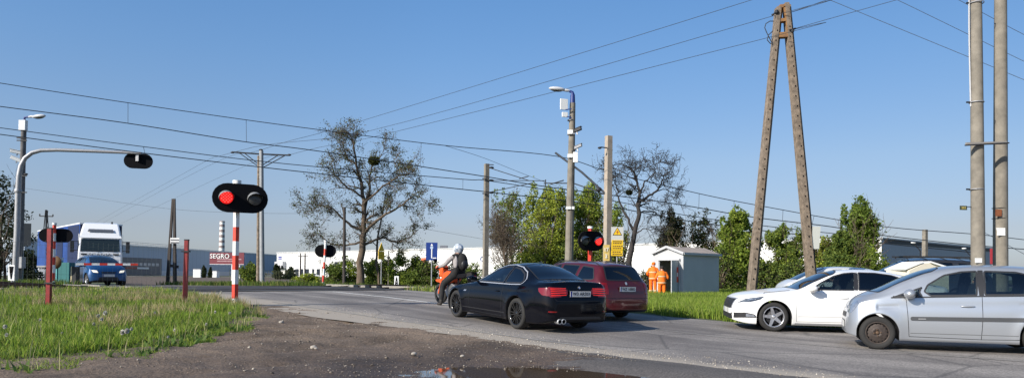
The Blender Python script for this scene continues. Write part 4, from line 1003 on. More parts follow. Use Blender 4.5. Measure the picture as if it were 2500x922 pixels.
# ================================================================ buildings in the distance
def panelwall(name, c, c2, pitch, ang):
    m = bpy.data.materials.new(name); m.use_nodes = True; t = m.node_tree; b = t.nodes['Principled BSDF']; tc = t.nodes.new('ShaderNodeTexCoord')
    mp = t.nodes.new('ShaderNodeMapping'); mp.inputs['Rotation'].default_value = (0, 0, -ang); t.links.new(tc.outputs['Object'], mp.inputs[0])
    sp = t.nodes.new('ShaderNodeSeparateXYZ'); t.links.new(mp.outputs[0], sp.inputs[0])
    def saw(o, per, wd):
        f = t.nodes.new('ShaderNodeMath'); f.operation = 'MULTIPLY'; f.inputs[1].default_value = 1 / per; t.links.new(sp.outputs[o], f.inputs[0])
        g_ = t.nodes.new('ShaderNodeMath'); g_.operation = 'FRACT'; t.links.new(f.outputs[0], g_.inputs[0])
        l = t.nodes.new('ShaderNodeMath'); l.operation = 'LESS_THAN'; l.inputs[1].default_value = wd; t.links.new(g_.outputs[0], l.inputs[0]); return l.outputs[0]
    n = t.nodes.new('ShaderNodeTexNoise'); n.inputs['Scale'].default_value = 0.08; n.inputs['Detail'].default_value = 6; t.links.new(mp.outputs[0], n.inputs['Vector'])
    cr = t.nodes.new('ShaderNodeValToRGB'); cr.color_ramp.elements[0].color = (*[v * .92 for v in c], 1); cr.color_ramp.elements[1].color = (*c, 1); t.links.new(n.outputs[0], cr.inputs[0])
    mx = t.nodes.new('ShaderNodeMix'); mx.data_type = 'RGBA'; mx.inputs[7].default_value = (*c2, 1); t.links.new(saw('X', pitch, .05), mx.inputs[0]); t.links.new(cr.outputs[0], mx.inputs[6])
    t.links.new(mx.outputs[2], b.inputs['Base Color']); b.inputs['Roughness'].default_value = 0.6
    return m
M_win = mat('office_glass', (0.03, 0.035, 0.045), 0.15); M_roofe = mat('roof_edge_dark', (0.03, 0.032, 0.038), 0.6)
M_grey = mat('grey_cladding', (0.16, 0.17, 0.19), 0.6)
def hall(name, label, pts, ht, mats_, edge_m, z0=-0.3):
    """pts: wall corners (x, y), drawn as one closed outline"""
    r = thing(name, (pts[0][0], pts[0][1], 0), label, 'warehouse'); o = Vector((pts[0][0], pts[0][1])); P = [Vector(p) - o for p in pts]; n = len(P)
    for i in range(n):
        a, b = P[i], P[(i + 1) % n]
        if mats_[i] is None: continue
        MB().add([(a.x, a.y, z0), (b.x, b.y, z0), (b.x, b.y, ht), (a.x, a.y, ht)], [(0, 1, 2, 3)], mats_[i]).build('wall', r)
        d = (b - a).normalized(); nr = Vector((d.y, -d.x)) * .15
        MB().beam((a.x + nr.x, a.y + nr.y, ht), (b.x + nr.x, b.y + nr.y, ht), .3, .45, edge_m).build('roof_edge', r)
    MB().add([(p.x, p.y, ht - .2) for p in P], [tuple(range(n))], M_grey).build('roof', r)
    return r
def wallpt(a, b, t, out=.12):
    a, b = Vector(a), Vector(b); d = (b - a).normalized(); p = a.lerp(b, t); return p + Vector((d.y, -d.x)) * out
def px_t(a, b, px):
    """parameter along the wall a-b seen in image column px"""
    k = (px - 1250) / F; a, b = Vector(a), Vector(b); d = b - a
    return (k * a.y - a.x) / (d.x - k * d.y)
def on_wall(r, a, b, pxs, z0, z1, m, name, th=.1, out=.08):
    t0, t1 = [px_t(a, b, q) for q in pxs]; p, q = wallpt(a, b, t0, out), wallpt(a, b, t1, out); o = r.location
    return MB().beam((p.x - o.x, p.y - o.y, (z0 + z1) / 2), (q.x - o.x, q.y - o.y, (z0 + z1) / 2), th, z1 - z0, m).build(name, r)
# pale blue-grey hall on the left
LA = W(60, 600, 232).xy; LB = W(676, 620, 412).xy
angL = math.atan2(LB.y - LA.y, LB.x - LA.x); dl = (LB - LA).normalized(); back = Vector((-dl.y, dl.x)) * 90
M_lh = panelwall('blue_grey_cladding', (0.42, 0.49, 0.58), (0.28, 0.33, 0.40), 3.2, angL)
LH = hall('warehouse', 'long pale blue-grey warehouse behind the ploughed field', [LA, LB, LB + back, LA + back], 11.6, [M_lh, M_lh, M_lh, M_lh], M_white)
on_wall(LH, LA, LB, (292, 392), .3, 7.0, mat('office_front', (.10, .11, .13), .5), 'office_front', .6, .3)
for i in range(9): on_wall(LH, LA, LB, (297 + i * 10, 304 + i * 10), 3.9, 5.0, mat('office_window', (.35, .38, .42), .3), 'window', .1, .66)
on_wall(LH, LA, LB, (303, 331), 2.6, 3.3, M_dred, 'entrance_band', .1, .66); on_wall(LH, LA, LB, (332, 360), 2.6, 3.3, M_white, 'entrance_band', .1, .66)
on_wall(LH, LA, LB, (392, 672), -.2, 2.0, mat('pale_plinth', (.62, .62, .63), .7), 'plinth', .2, .12)
rl = MB()
for zz in (12.3, 12.9):
    a, b = wallpt(LA, LB, px_t(LA, LB, 292), .1), wallpt(LA, LB, px_t(LA, LB, 455), .1); o = LH.location; rl.beam((a.x - o.x, a.y - o.y, zz), (b.x - o.x, b.y - o.y, zz), .1, .12, M_steel)
for q in range(292, 456, 6):
    a = wallpt(LA, LB, px_t(LA, LB, q), .1); rl.beam((a.x - o.x, a.y - o.y, 11.7), (a.x - o.x, a.y - o.y, 12.95), .1, .1, M_steel)
rl.build('roof_railing', LH)
# the big white hall: sunlit front, shaded end wall
WA = W(676, 615, 370).xy; WB = W(2152, 583, 190).xy; WC = W(2428, 606, 246).xy
angW = math.atan2(WB.y - WA.y, WB.x - WA.x); angC = math.atan2(WC.y - WB.y, WC.x - WB.x)
M_wh = panelwall('white_cladding', (0.74, 0.73, 0.71), (0.60, 0.59, 0.57), 6.0, angW); M_wg = panelwall('shaded_cladding', (0.36, 0.38, 0.42), (0.30, 0.32, 0.36), 2.0, angC)  # end wall's shade is put into a greyer copy of the white cladding
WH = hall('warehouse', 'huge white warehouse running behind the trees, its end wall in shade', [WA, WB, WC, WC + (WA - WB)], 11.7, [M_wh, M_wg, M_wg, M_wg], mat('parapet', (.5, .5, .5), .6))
WH.children[1]['label'] = None if False else 'pale roof edge'
for (a_, b_) in ((722, 730), (734, 741), (747, 755), (763, 768), (774, 782)): on_wall(WH, WA, WB, (a_, b_), .2, 3.6, M_win, 'loading_door', .1, .1)
for (a_, b_) in ((817, 829), (832, 857)): on_wall(WH, WA, WB, (a_, b_), 5.0, 6.9, M_win, 'window', .1, .1)
on_wall(WH, WA, WB, (679, 699), 4.0, 7.2, mat('pale_annex', (.5, .5, .52), .7), 'annex', 2.0, 1.0)
for z_ in (8.4, 9.3): on_wall(WH, WA, WB, (680, 688), z_, z_ + .55, M_eu, 'sign_band', .1, .12)
t_ = px_t(WA, WB, 1180); p_ = wallpt(WA, WB, t_, .2); dw = (WB - WA).normalized()
text_mesh('wall_letters', 'CE', 2.6, mat('letter_blue', (.03, .06, .2), .5), frame_mx((p_.x - WA.x, p_.y - WA.y, 7.4), (dw.x, dw.y, 0), (0, 0, 1)), WH, .05, .02)
on_wall(WH, WA, WB, (1029, 1040), 6.5, 8.2, mat('orange_board', (.6, .14, .06), .6), 'wall_board', .1, .12)
for (a_, b_) in ((1840, 1862), (1888, 1910), (1936, 1960)): on_wall(WH, WA, WB, (a_, b_), .2, 3.4, M_win, 'loading_door', .1, .1)
on_wall(WH, WB, WC, (2160, 2424), 10.6, 11.4, M_roofe, 'parapet_band', .12, .1)
# roof units on the white hall
for (px, Y, w_, hh) in ((1066, 312, 3, 1.6), (826, 345, 4, 2.2), (2082, 200, 4, 1.4), (2060, 203, 5, 1.0)):
    t_ = px_t(WA, WB, px); p_ = wallpt(WA, WB, t_, -4); MB().box((p_.x - WA.x, p_.y - WA.y, 11.6 + hh / 2), (w_, 2, hh), M_grey).build('roof_unit', WH)
# chimney
c_ = W(540, 680, 600); ch = thing('factory_chimney', (c_.x, c_.y, 0), 'tall chimney with red-brown and white bands far behind the grey warehouse', 'chimney')
mb = MB(); k = 20
M_cr = mat('chimney_red', (.30, .24, .235), .8)
for i in range(k): mb.lathe([(2.5 - i * .028, i * 2.15), (2.5 - (i + 1) * .028, (i + 1) * 2.15)], M_white if i % 2 else M_cr, 16)
mb.build('shaft', ch); MB().lathe([(1.7, 42.6), (2.15, 42.8), (2.15, 43.4), (1.7, 43.6)], M_cr, 16).build('chimney_rim', ch)
# SEGRO board
bp_ = W(552, 668, 120); bd = thing('billboard', (bp_.x, bp_.y, 0), 'dark red board with white SEGRO lettering on two posts before the grey warehouse', 'billboard')
zt_, zb_ = W(552, 616, 120).z, W(552, 645, 120).z; yaw = Vector((.97, -.05, 0)).normalized()
MB().prism([(-2.75, zb_), (2.95, zb_), (2.95, zt_), (-2.75, zt_)], mat('board_maroon', (.16, .022, .035), .5), (0, 0, 0), yaw, (0, 0, 1), .15).build('board', bd)
MB().prism([(-2.75, zb_), (2.95, zb_), (2.95, zb_ + .06), (-2.75, zb_ + .06)], M_white, (0, -.05, 0), yaw, (0, 0, 1), .12).build('border', bd)
text_mesh('board_lettering', 'SEGRO', 1.05, M_white, frame_mx((-1.05, -.12, zt_ - .62), yaw, (0, 0, 1)), bd, .02, .01)
for i, (x0, x1, z_) in enumerate(((-1.5, 2.4, zb_ + .78), (-1.5, 1.2, zb_ + .45))):
    q = MB()
    x = x0; rr = random.Random(i)
    while x < x1: w2 = rr.uniform(.08, .2); q.prism([(x, z_), (x + w2, z_), (x + w2, z_ + .16), (x, z_ + .16)], mat('board_pink', (.5, .32, .34), .6), (0, -.09, 0), yaw, (0, 0, 1), .02); x += w2 + .05
    q.build('small_print', bd)
for x in (.95, 2.2): MB().tube([(x, 0, -.1), (x, 0, zb_)], .1, M_white, 8).build('post', bd)
# transformer kiosk and low walls near the grey hall
for (px, Y, w_, h_, lab, cat) in ((484, 200, 2.0, 2.3, 'small white kiosk at the end of the ploughed field', 'kiosk'), (527, 205, 1.2, 1.9, 'narrow white cabinet left of the billboard posts', 'cabinet')):
    p = W(px, 678, Y); MB_ = MB().box((0, 0, h_ / 2), (w_, 2, h_), M_white).box((0, 0, h_ + .06), (w_ + .2, 2.2, .12), M_grey); o = tag(MB_.build('kiosk' if cat == 'kiosk' else 'cabinet'), lab, cat); o.location = (p.x, p.y, 0)
# white pickup/van by the loading doors
def lowcar(px, Y, col, lab, rz=0.2):
    p = W(px, 680, Y); r = thing('parked_car', (p.x, p.y, 0), lab, 'car', 'cars parked at the warehouses', rz)
    MB().prism([(-2.1, .3), (2.1, .3), (2.15, .8), (1.4, .95), (.9, 1.45), (-1.2, 1.5), (-1.9, 1.0), (-2.15, .9)], col, (0, 0, 0), (1, 0, 0), (0, 0, 1), 1.75).build('body', r, bevel=.08)
    MB().prism([(1.1, .97), (.8, 1.38), (-1.1, 1.42), (-1.6, 1.02)], M_win, (0, 0, 0), (1, 0, 0), (0, 0, 1), 1.77).build('window', r)
    for x in (-1.3, 1.3):
        for y in (-.8, .8): MB().lathe([(0, -.1), (.32, -.1), (.32, .1), (0, .1)], M_rubber, 16, 'Y', (x, y, .32)).build('wheel', r)
lowcar(764, 235, M_white, 'white car parked at the loading doors of the white warehouse'); lowcar(655, 260, M_grey, 'grey car parked at the left corner of the white warehouse')
lowcar(1868, 120, M_white, 'white car parked beyond the trees at the loading doors', .1)

# ================================================================ trees
M_bark = mat('bark', (0.115, 0.085, 0.06), 0.95, var=.35, vscale=6, bump=.6, bscale=20, stretch=(1, 1, .25)); M_barkd = mat('dark_bark', (0.035, 0.03, 0.028), 0.95, var=.3, vscale=6, bump=.5)
def branch(mb, p, d, L, r, depth, o, rr, tips, m):
    seg = o.get('seg', 4); pts = [p.copy()]; rs = [r]; q = p.copy(); dd = d.copy()
    for i in range(seg):
        j = Vector((rr.gauss(0, 1), rr.gauss(0, 1), rr.gauss(0, 1))) * o['curl']
        dd = (dd + j + Vector((0, 0, o['up'] * (1 if depth else 0)))).normalized(); q = q + dd * (L / seg); pts.append(q.copy()); rs.append(r * (1 - (1 - o['taper']) * (i + 1) / seg))
        if depth < o['depth'] and (depth > 0 or i >= o.get('first', 1)):
            for _ in range(rr.choice(o['kids'])):
                a = dd.orthogonal().normalized(); a = Matrix.Rotation(rr.uniform(0, 6.28), 3, dd) @ a; sp = rr.uniform(*o['ang'])
                nd = (dd * math.cos(sp) + a * math.sin(sp)); nd.z = nd.z * (1 if depth else 1) + o.get('lift', 0); nd.normalize()
                branch(mb, q.copy(), nd, L * rr.uniform(*o['shrink']), max(o.get('rmin', .008), rs[-1] * rr.uniform(.5, .7)), depth + 1, o, rr, tips, m)
    if depth <= o.get('drawdepth', 9): mb.tube(pts, rs, m, 5 if depth > 1 else 8, cap=False)
    if depth >= o['depth'] - 1: tips.extend((pt, dd.copy()) for pt in pts[1:])
def leaves(name, C, size, hues, m, parent, seed=1, droop=0.0):
    g_ = np.random.default_rng(seed); k = len(C)
    u = g_.normal(size=(k, 3)); u /= np.linalg.norm(u, axis=1)[:, None]; v = np.cross(u, g_.normal(size=(k, 3))); v /= np.linalg.norm(v, axis=1)[:, None] + 1e-9
    s_ = size * g_.uniform(.6, 1.4, (k, 1)); a = u * s_; b = v * s_ * .62
    V = np.stack([C - a * .5, C + b * .5, C + a * .5, C - b * .5], 1).reshape(-1, 3); Fc = np.arange(4 * k).reshape(k, 4)
    hu = np.array(hues)[g_.integers(0, len(hues), k)] * g_.uniform(.7, 1.3, (k, 1))
    o = numpy_mesh(name, V, Fc, m, parent, tone=np.repeat(hu, 4, 0)); return o
M_leaf = leafmat('tree_leaves', (1, 1, 1), .42)
GREEN = [(.18, .25, .035), (.23, .30, .045), (.13, .19, .035), (.28, .33, .055)]; YGREEN = [(.34, .39, .05), (.42, .45, .07), (.26, .32, .045), (.2, .25, .05)]
DARK = [(.05, .068, .024), (.07, .085, .028), (.09, .08, .04)]; BROWN = [(.15, .11, .055), (.11, .10, .045), (.18, .15, .06)]; MID = [(.13, .185, .04), (.17, .22, .04), (.09, .14, .035), (.19, .24, .05)]
def crown_pts(blobs, k, seed, gap=.0, gs=1.1, inner=.35):
    g_ = np.random.default_rng(seed); out = []; vol = np.array([b[3] * b[4] * b[5] for b in blobs]) ** (2 / 3); vol = vol / vol.sum()
    for b, f in zip(blobs, vol):
        n = int(k * f); d = g_.normal(size=(n, 3)); d /= np.linalg.norm(d, axis=1)[:, None]; rad = g_.uniform(inner, 1.08, (n, 1)) ** .6; rad = rad * np.where(g_.uniform(0, 1, (n, 1)) < .16, g_.uniform(1, 1.4, (n, 1)), 1)
        P = d * rad * np.array(b[3:6]) + np.array(b[:3]); out.append(P)
    P = np.concatenate(out); keep = np.array([noise.noise(Vector(p) * gs + Vector((seed, 0, 0))) + .45 * noise.noise(Vector(p) * gs * 3 + Vector((0, seed, 0))) > gap for p in P]); return P[keep]
def leafy(name, px, Y, ytop, hw, label, hues, k=9000, size=.16, gap=-.12, seed=1, ybot=None, trunk=True, group=None, cat='tree', nb=13, bark=None, stems=3):
    k = int(k * 2.2); hw = hw * (1.1 if cat == 'tree' else 1.35); gap = gap - .06; nb = int(nb * 1.5)
    b = G(px, Y); H = W(px, ytop, Y).z - b.z; Rw = hw * Y / F; rr = random.Random(seed); r = thing(name, b, label, cat, group)
    zb_ = 0.05 * H if ybot is None else W(px, ybot, Y).z - b.z
    blobs = []
    for i in range(nb):
        t = (i + .5) / nb; z = zb_ + (H - zb_) * (t * .88 + .06); prof = math.sin(math.pi * min(1, .18 + .78 * t) ** .85) ** .7
        a = rr.uniform(0, 6.28); off = Rw * prof * rr.uniform(.15, .62); rx = Rw * prof * rr.uniform(.42, .62) + .15
        blobs.append((off * math.cos(a), off * math.sin(a), z, rx, rx, (H - zb_) / nb * rr.uniform(1.5, 2.4)))
    for i in range(nb // 2 + 1):     # upright shoots breaking the outline
        a = rr.uniform(0, 6.28); o_ = Rw * rr.uniform(.1, .75); z = zb_ + (H - zb_) * rr.uniform(.62, .9); blobs.append((o_ * math.cos(a), o_ * math.sin(a), z, Rw * .13, Rw * .13, H * rr.uniform(.08, .14)))
    P = crown_pts(blobs, k, seed, gap, gs=1.7)
    mb = MB(); tips = []
    if trunk:
        for i in range(stems):
            d = Vector((rr.gauss(0, .16), rr.gauss(0, .16), 1)).normalized()
            branch(mb, Vector((rr.uniform(-.2, .2) * i, rr.uniform(-.2, .2) * i, -.1)), d, H * .62, max(.05, H * .013), 0, dict(curl=.08, up=.12, depth=2, kids=[1, 2], ang=(.4, .9), shrink=(.35, .55), taper=.4, first=0, rmin=.012), rr, tips, bark or M_bark)
        mb.build('trunk', r)
    c = leaves('crown' if cat == 'tree' else 'foliage', P, size, hues, M_leaf, r, seed)
    return r
def bare(name, px, Y, ytop, label, o, seed, hues, nleaf, lsize, spread, r0, bark, lead=None, top=1.0):
    b = G(px, Y); H = W(px, ytop, Y).z - b.z; rr = random.Random(seed); r = thing(name, b, label, 'tree'); mb = MB(); tips = []
    for (d, L, r_) in (lead or [((0, 0, 1), .55, 1)]):
        branch(mb, Vector((0, 0, -.1)), Vector(d).normalized(), H * L, r0 * r_, 0, o, rr, tips, bark)
    Z = max(t[0].z for t in tips); f = H / Z; mb.v = [(v[0] * spread, v[1] * spread, v[2] * f) for v in mb.v]
    mb.build('trunk', r); g_ = np.random.default_rng(seed); T = np.array([(t[0].x * spread, t[0].y * spread, t[0].z * f) for t in tips])
    if nleaf:
        C = T[g_.integers(0, len(T), nleaf)] + g_.normal(size=(nleaf, 3)) * .13; leaves('crown', C, lsize, hues, M_leaf, r, seed)
    return r, T
O1 = dict(curl=.14, up=.05, depth=5, kids=[1, 1, 2], ang=(.45, 1.0), shrink=(.55, .78), taper=.55, first=1, rmin=.011, seg=4)
def limbs(name, px, Y, label, paths, o, seed, hues, nleaf, lsize, bark, kx=1.0):
    """tree whose main limbs follow given outlines (column, row, depth offset, radius); twigs grow from them"""
    b = G(px, Y); rr = random.Random(seed); r = thing(name, b, label, 'tree'); mb = MB(); tips = []
    for path in paths:
        P = smooth_([W(q[0], q[1], Y + q[2]) - b for q in path], 4); R0 = [q[3] for q in path]; n = len(P)
        rs = [float(np.interp(i / (n - 1), np.linspace(0, 1, len(R0)), R0)) for i in range(n)]
        P = [p + Vector((rr.gauss(0, .04), rr.gauss(0, .05), rr.gauss(0, .03))) if 0 < i else p for i, p in enumerate(P)]
        mb.tube(P, rs, bark, 8, cap=False)
        for i in range(int(n * o.get('from', .25)), n):
            for _ in range(o['per']):
                d = (P[i] - P[i - 1]).normalized(); a = Matrix.Rotation(rr.uniform(0, 6.28), 3, d) @ d.orthogonal().normalized(); sp = rr.uniform(*o['ang']); nd = (d * math.cos(sp) + a * math.sin(sp)).normalized()
                branch(mb, P[i].copy(), nd, o['len'] * rr.uniform(.5, 1.2) * (1 - .35 * i / n), max(.012, rs[i] * .5), 1, o, rr, tips, bark)
    mb.build('trunk', r); g_ = np.random.default_rng(seed); T = np.array([tuple(t[0]) for t in tips])
    C = T[g_.integers(0, len(T), nleaf)] + g_.normal(size=(nleaf, 3)) * .12; leaves('crown', C, lsize, hues, M_leaf, r, seed); return r
def smooth_(P, k):
    out = []
    for i in range(len(P) - 1):
        p0, p1, p2, p3 = P[max(i - 1, 0)], P[i], P[i + 1], P[min(i + 2, len(P) - 1)]
        for j in range(k): t = j / k; out.append(0.5 * ((2 * p1) + (p2 - p0) * t + (2 * p0 - 5 * p1 + 4 * p2 - p3) * t * t + (3 * p1 - p0 - 3 * p2 + p3) * t ** 3))
    return out + [P[-1]]
OB = dict(curl=.16, up=.02, depth=3, kids=[1, 1, 2], ang=(.5, 1.15), shrink=(.5, .75), taper=.5, first=0, rmin=.010, seg=4, per=1, len=1.3)
OB['from'] = .3
limbs('old_oak_tree', 882, 50, 'tall almost leafless tree with a mistletoe ball, behind the small distant crossing signal', [
    [(882, 700, 0, .30), (880, 640, 0, .24), (884, 580, 0, .21), (888, 520, 0, .16), (884, 460, .2, .12), (868, 400, .3, .08), (862, 350, .3, .05), (845, 318, .2, .02)],
    [(888, 530, 0, .12), (900, 470, .3, .09), (905, 420, .4, .06), (925, 385, .5, .03), (950, 372, .5, .015)],
    [(884, 575, 0, .13), (930, 530, -.4, .09), (975, 505, -.6, .06), (1010, 480, -.8, .035), (1045, 490, -1, .015)],
    [(884, 560, 0, .12), (850, 545, -.4, .08), (815, 510, -.8, .05), (785, 500, -1, .03), (752, 505, -1.1, .012)],
    [(886, 600, 0, .10), (930, 580, .5, .07), (975, 590, .9, .045), (1025, 560, 1.2, .02)],
    [(882, 590, 0, .09), (845, 600, .5, .06), (800, 590, .9, .035), (775, 560, 1.1, .015)],
    [(886, 500, 0, .08), (935, 455, -1.0, .06), (975, 430, -1.3, .04), (1000, 420, -1.4, .02)],
    [(884, 480, 0, .08), (840, 450, -.9, .05), (815, 420, -1.1, .03), (808, 400, -1.2, .015)],
    [(868, 400, .3, .05), (838, 370, .5, .03), (828, 335, .5, .012)],
    [(925, 700, .6, .09), (918, 620, .8, .08), (928, 540, .9, .05), (945, 470, 1, .03), (960, 420, 1, .015)]], OB, 12, [(.09, .10, .05), (.12, .10, .06), (.07, .08, .045), (.15, .18, .06)], 15000, .10, M_bark)
OC = dict(curl=.34, up=.02, depth=3, kids=[0, 1, 1], ang=(.6, 1.2), shrink=(.55, .8), taper=.6, first=0, rmin=.013, seg=5, per=1, len=1.35)
OC['from'] = .45
limbs('locust_tree', 1535, 50, 'bare dark tree with crooked spreading branches behind the yellow warning signs', [
    [(1533, 700, 0, .22), (1536, 640, 0, .20), (1548, 580, 0, .17), (1557, 520, 0, .14), (1560, 480, 0, .10), (1556, 445, 0, .07), (1545, 420, 0, .04), (1530, 405, .2, .03)],
    [(1557, 500, 0, .10), (1580, 480, .4, .08), (1602, 468, .6, .07), (1612, 450, .7, .05), (1622, 430, .8, .035), (1640, 418, .8, .015)],
    [(1560, 485, 0, .08), (1570, 455, -.4, .06), (1583, 435, -.6, .04), (1598, 420, -.8, .03), (1600, 400, -.9, .02), (1622, 396, -1, .01)],
    [(1556, 450, 0, .06), (1548, 425, -.2, .05), (1552, 405, -.3, .03), (1570, 392, -.3, .015)],
    [(1545, 560, 0, .10), (1528, 525, .4, .08), (1512, 490, .6, .06), (1506, 460, .7, .05), (1500, 445, .7, .03), (1488, 435, .7, .015)],
    [(1556, 445, 0, .05), (1530, 425, .6, .035), (1505, 412, .8, .025), (1485, 415, .9, .012)],
    [(1555, 520, 0, .06), (1590, 515, .6, .05), (1610, 525, .8, .03), (1635, 520, .9, .015)],
    [(1549, 575, 0, .05), (1570, 558, -.4, .035), (1592, 565, -.6, .02), (1610, 575, -.7, .01)],
    [(1602, 468, .6, .045), (1625, 462, .8, .03), (1645, 475, .9, .02), (1660, 480, .9, .01)]], OC, 5, [(.05, .05, .045), (.08, .07, .05)], 3200, .075, M_barkd)
for (px, py, Y, s_, lab) in ((913, 393, 49.5, .42, 'round mistletoe ball high in the tall almost leafless tree'), (1536, 470, 49.5, .22, 'small dark mistletoe ball in the bare crooked tree')):
    p = W(px, py, Y); g_ = np.random.default_rng(3); d = g_.normal(size=(1500, 3)); d /= np.linalg.norm(d, axis=1)[:, None]; C = d * g_.uniform(.2, 1, (1500, 1)) ** .5 * np.array((s_, s_, s_ * .75))
    o = leaves('mistletoe', C, .10, [(.07, .075, .015), (.05, .055, .015)] if s_ > .3 else [(.03, .035, .015)], M_leaf, None, 2); o.location = p; tag(o, lab, 'mistletoe')
leafy('lime_tree', 1245, 56, 466, 58, 'loose brownish-green tree between the concrete mast and the camera pole', [GREEN[0], BROWN[0], GREEN[1], GREEN[2]], 5000, .14, .02, 21, ybot=610)
bare('young_tree', 1232, 50, 490, 'slender bare young tree right of the concrete catenary mast', dict(O1, depth=4, kids=[1, 2], rmin=.01), 31, [(.09, .08, .06), (.07, .06, .05)], 1400, .09, .6, .09, M_bark, [((-.1, 0, 1), .5, 1), ((.15, 0, 1), .45, .7)])
leafy('lime_tree', 1340, 54, 450, 74, 'bright green tree left of the tall camera pole', YGREEN, 17000, .15, -.16, 22)
leafy('lime_tree', 1432, 56, 450, 64, 'bright green tree behind the tall camera pole', [YGREEN[1], GREEN[0], GREEN[1], YGREEN[3]], 15000, .15, -.14, 23)
leafy('young_tree', 1508, 53, 492, 30, 'small soft green tree behind the concrete pole with the number plate', GREEN, 4500, .13, -.05, 24)
leafy('yew_tree', 1643, 52, 508, 42, 'dark olive tree directly above the electrical shed', DARK + [BROWN[1]], 8500, .13, -.10, 25)
leafy('hawthorn_tree', 1718, 54, 510, 44, 'thin reddish-brown tree right of the dark olive one', BROWN + [DARK[1], MID[0]], 6000, .13, .0, 26)
leafy('maple_tree', 1805, 48, 508, 62, 'bright green tree behind the left leg of the double pole', GREEN, 16000, .15, -.10, 27)
leafy('maple_tree', 1915, 47, 545, 54, 'green tree between the two legs of the double pole', MID + [YGREEN[2]], 12000, .14, -.08, 28)
leafy('maple_tree', 2012, 47, 575, 46, 'low yellowish-brown and green tree behind the right leg of the double pole', [YGREEN[0], BROWN[2], MID[1]], 7000, .14, .0, 29)
leafy('poplar_tree', 2100, 44, 482, 56, 'tall green tree right of the double pole, highest of its row', [GREEN[0], MID[1], GREEN[2], MID[0]], 19000, .14, -.16, 30)
leafy('poplar_tree', 2058, 43, 560, 40, 'bushy green tree at the foot of the tallest tree in the row', MID, 7000, .13, -.1, 32)
leafy('dark_pine_tree', -6, 52, 415, 62, 'dark pine tree at the far left edge', [(.03, .04, .02), (.045, .058, .028)], 5000, .17, .04, 33, ybot=700)
leafy('dark_pine_tree', 66, 60, 610, 42, 'dark low evergreen behind the left lamp post', [(.02, .03, .014), (.03, .045, .02)], 3500, .16, -.05, 34, group=None)
for i, (px, Y, yt, hw, hu, k, lab) in enumerate([
    (812, 54, 652, 26, MID, 2600, 'low leafy bush behind the small striped signal'), (850, 55, 640, 26, GREEN, 2800, 'leafy bush left of the tall bare tree trunk'),
    (905, 54, 640, 28, MID, 3200, 'leafy bush just right of the tall bare tree trunk'), (945, 53, 640, 26, DARK + MID, 3200, 'dark leafy bush behind the yellow sign post'),
    (978, 52, 624, 24, GREEN, 3400, 'tall leafy bush above the white marker board'), (1012, 52, 634, 24, MID, 3200, 'leafy bush between the marker board and the blue sign'),
    (1046, 51, 636, 26, DARK + MID, 3200, 'dark leafy bush behind the blue sign'), (1150, 52, 652, 36, MID, 2200, 'leafy bush behind the motorcyclist'), (1100, 53, 655, 26, [BROWN[2], MID[0]], 1400, 'thin bush in front of the motorcyclist'),
    (606, 50, 652, 22, MID + [YGREEN[2]], 2000, 'sprawling bush between the striped mast and the double power pole'), (750, 49, 676, 30, YGREEN, 1500, 'low yellow-green bush at the edge of the ploughed field'),
    (1690, 46, 610, 40, DARK + MID, 3600, 'dark bush behind the right side of the electrical shed'), (1760, 45, 600, 42, DARK + MID, 4600, 'dark bush between the shed and the double pole'), (1590, 47, 640, 30, DARK, 1600, 'dark scrub behind the two workers'),
    (1850, 44, 618, 44, DARK + MID, 4600, 'dark bush between the legs of the double pole'), (1950, 43, 628, 44, DARK + MID, 4200, 'dark bush behind the white saloon roof'), (2040, 42, 618, 50, MID, 4600, 'green bush behind the rear of the white saloon'), (2130, 42, 598, 40, MID + GREEN, 4200, 'green bush left of the dark van'),
    (1280, 54, 600, 50, MID, 4200, 'leafy undergrowth below the loose brownish-green tree'), (1380, 53, 590, 50, MID, 5000, 'leafy undergrowth round the foot of the camera pole'), (1480, 53, 580, 40, DARK + MID, 3600, 'dark undergrowth behind the red-lit signal')]):
    right_ = px > 1550; yt = yt + (14 if right_ else (-8 if px < 1200 else 0))
    leafy('bush', px, Y, yt, hw * (.85 if right_ else 1), lab, hu, int(k * (.6 if right_ else 1)), .13, -.08, 50 + i, group='bushes along the railway', cat='bush', nb=6, stems=2)
for i, (px, Y, yt, hw, lab) in enumerate([(497, 190, 650, 5, 'small dark conifer left of the billboard'), (513, 195, 655, 3, 'narrow conifer next to the small dark one'), (676, 160, 648, 14, 'dark green evergreen at the left corner of the white warehouse'), (706, 165, 655, 16, 'wide evergreen beside the corner of the white warehouse'), (598, 150, 660, 8, 'far low evergreen right of the billboard')]):
    leafy('evergreen_tree', px, Y, yt, hw, lab, [(.03, .045, .02), (.05, .065, .025)], 900, .5, -.2, 80 + i, group='evergreens at the warehouses', nb=5, stems=1)
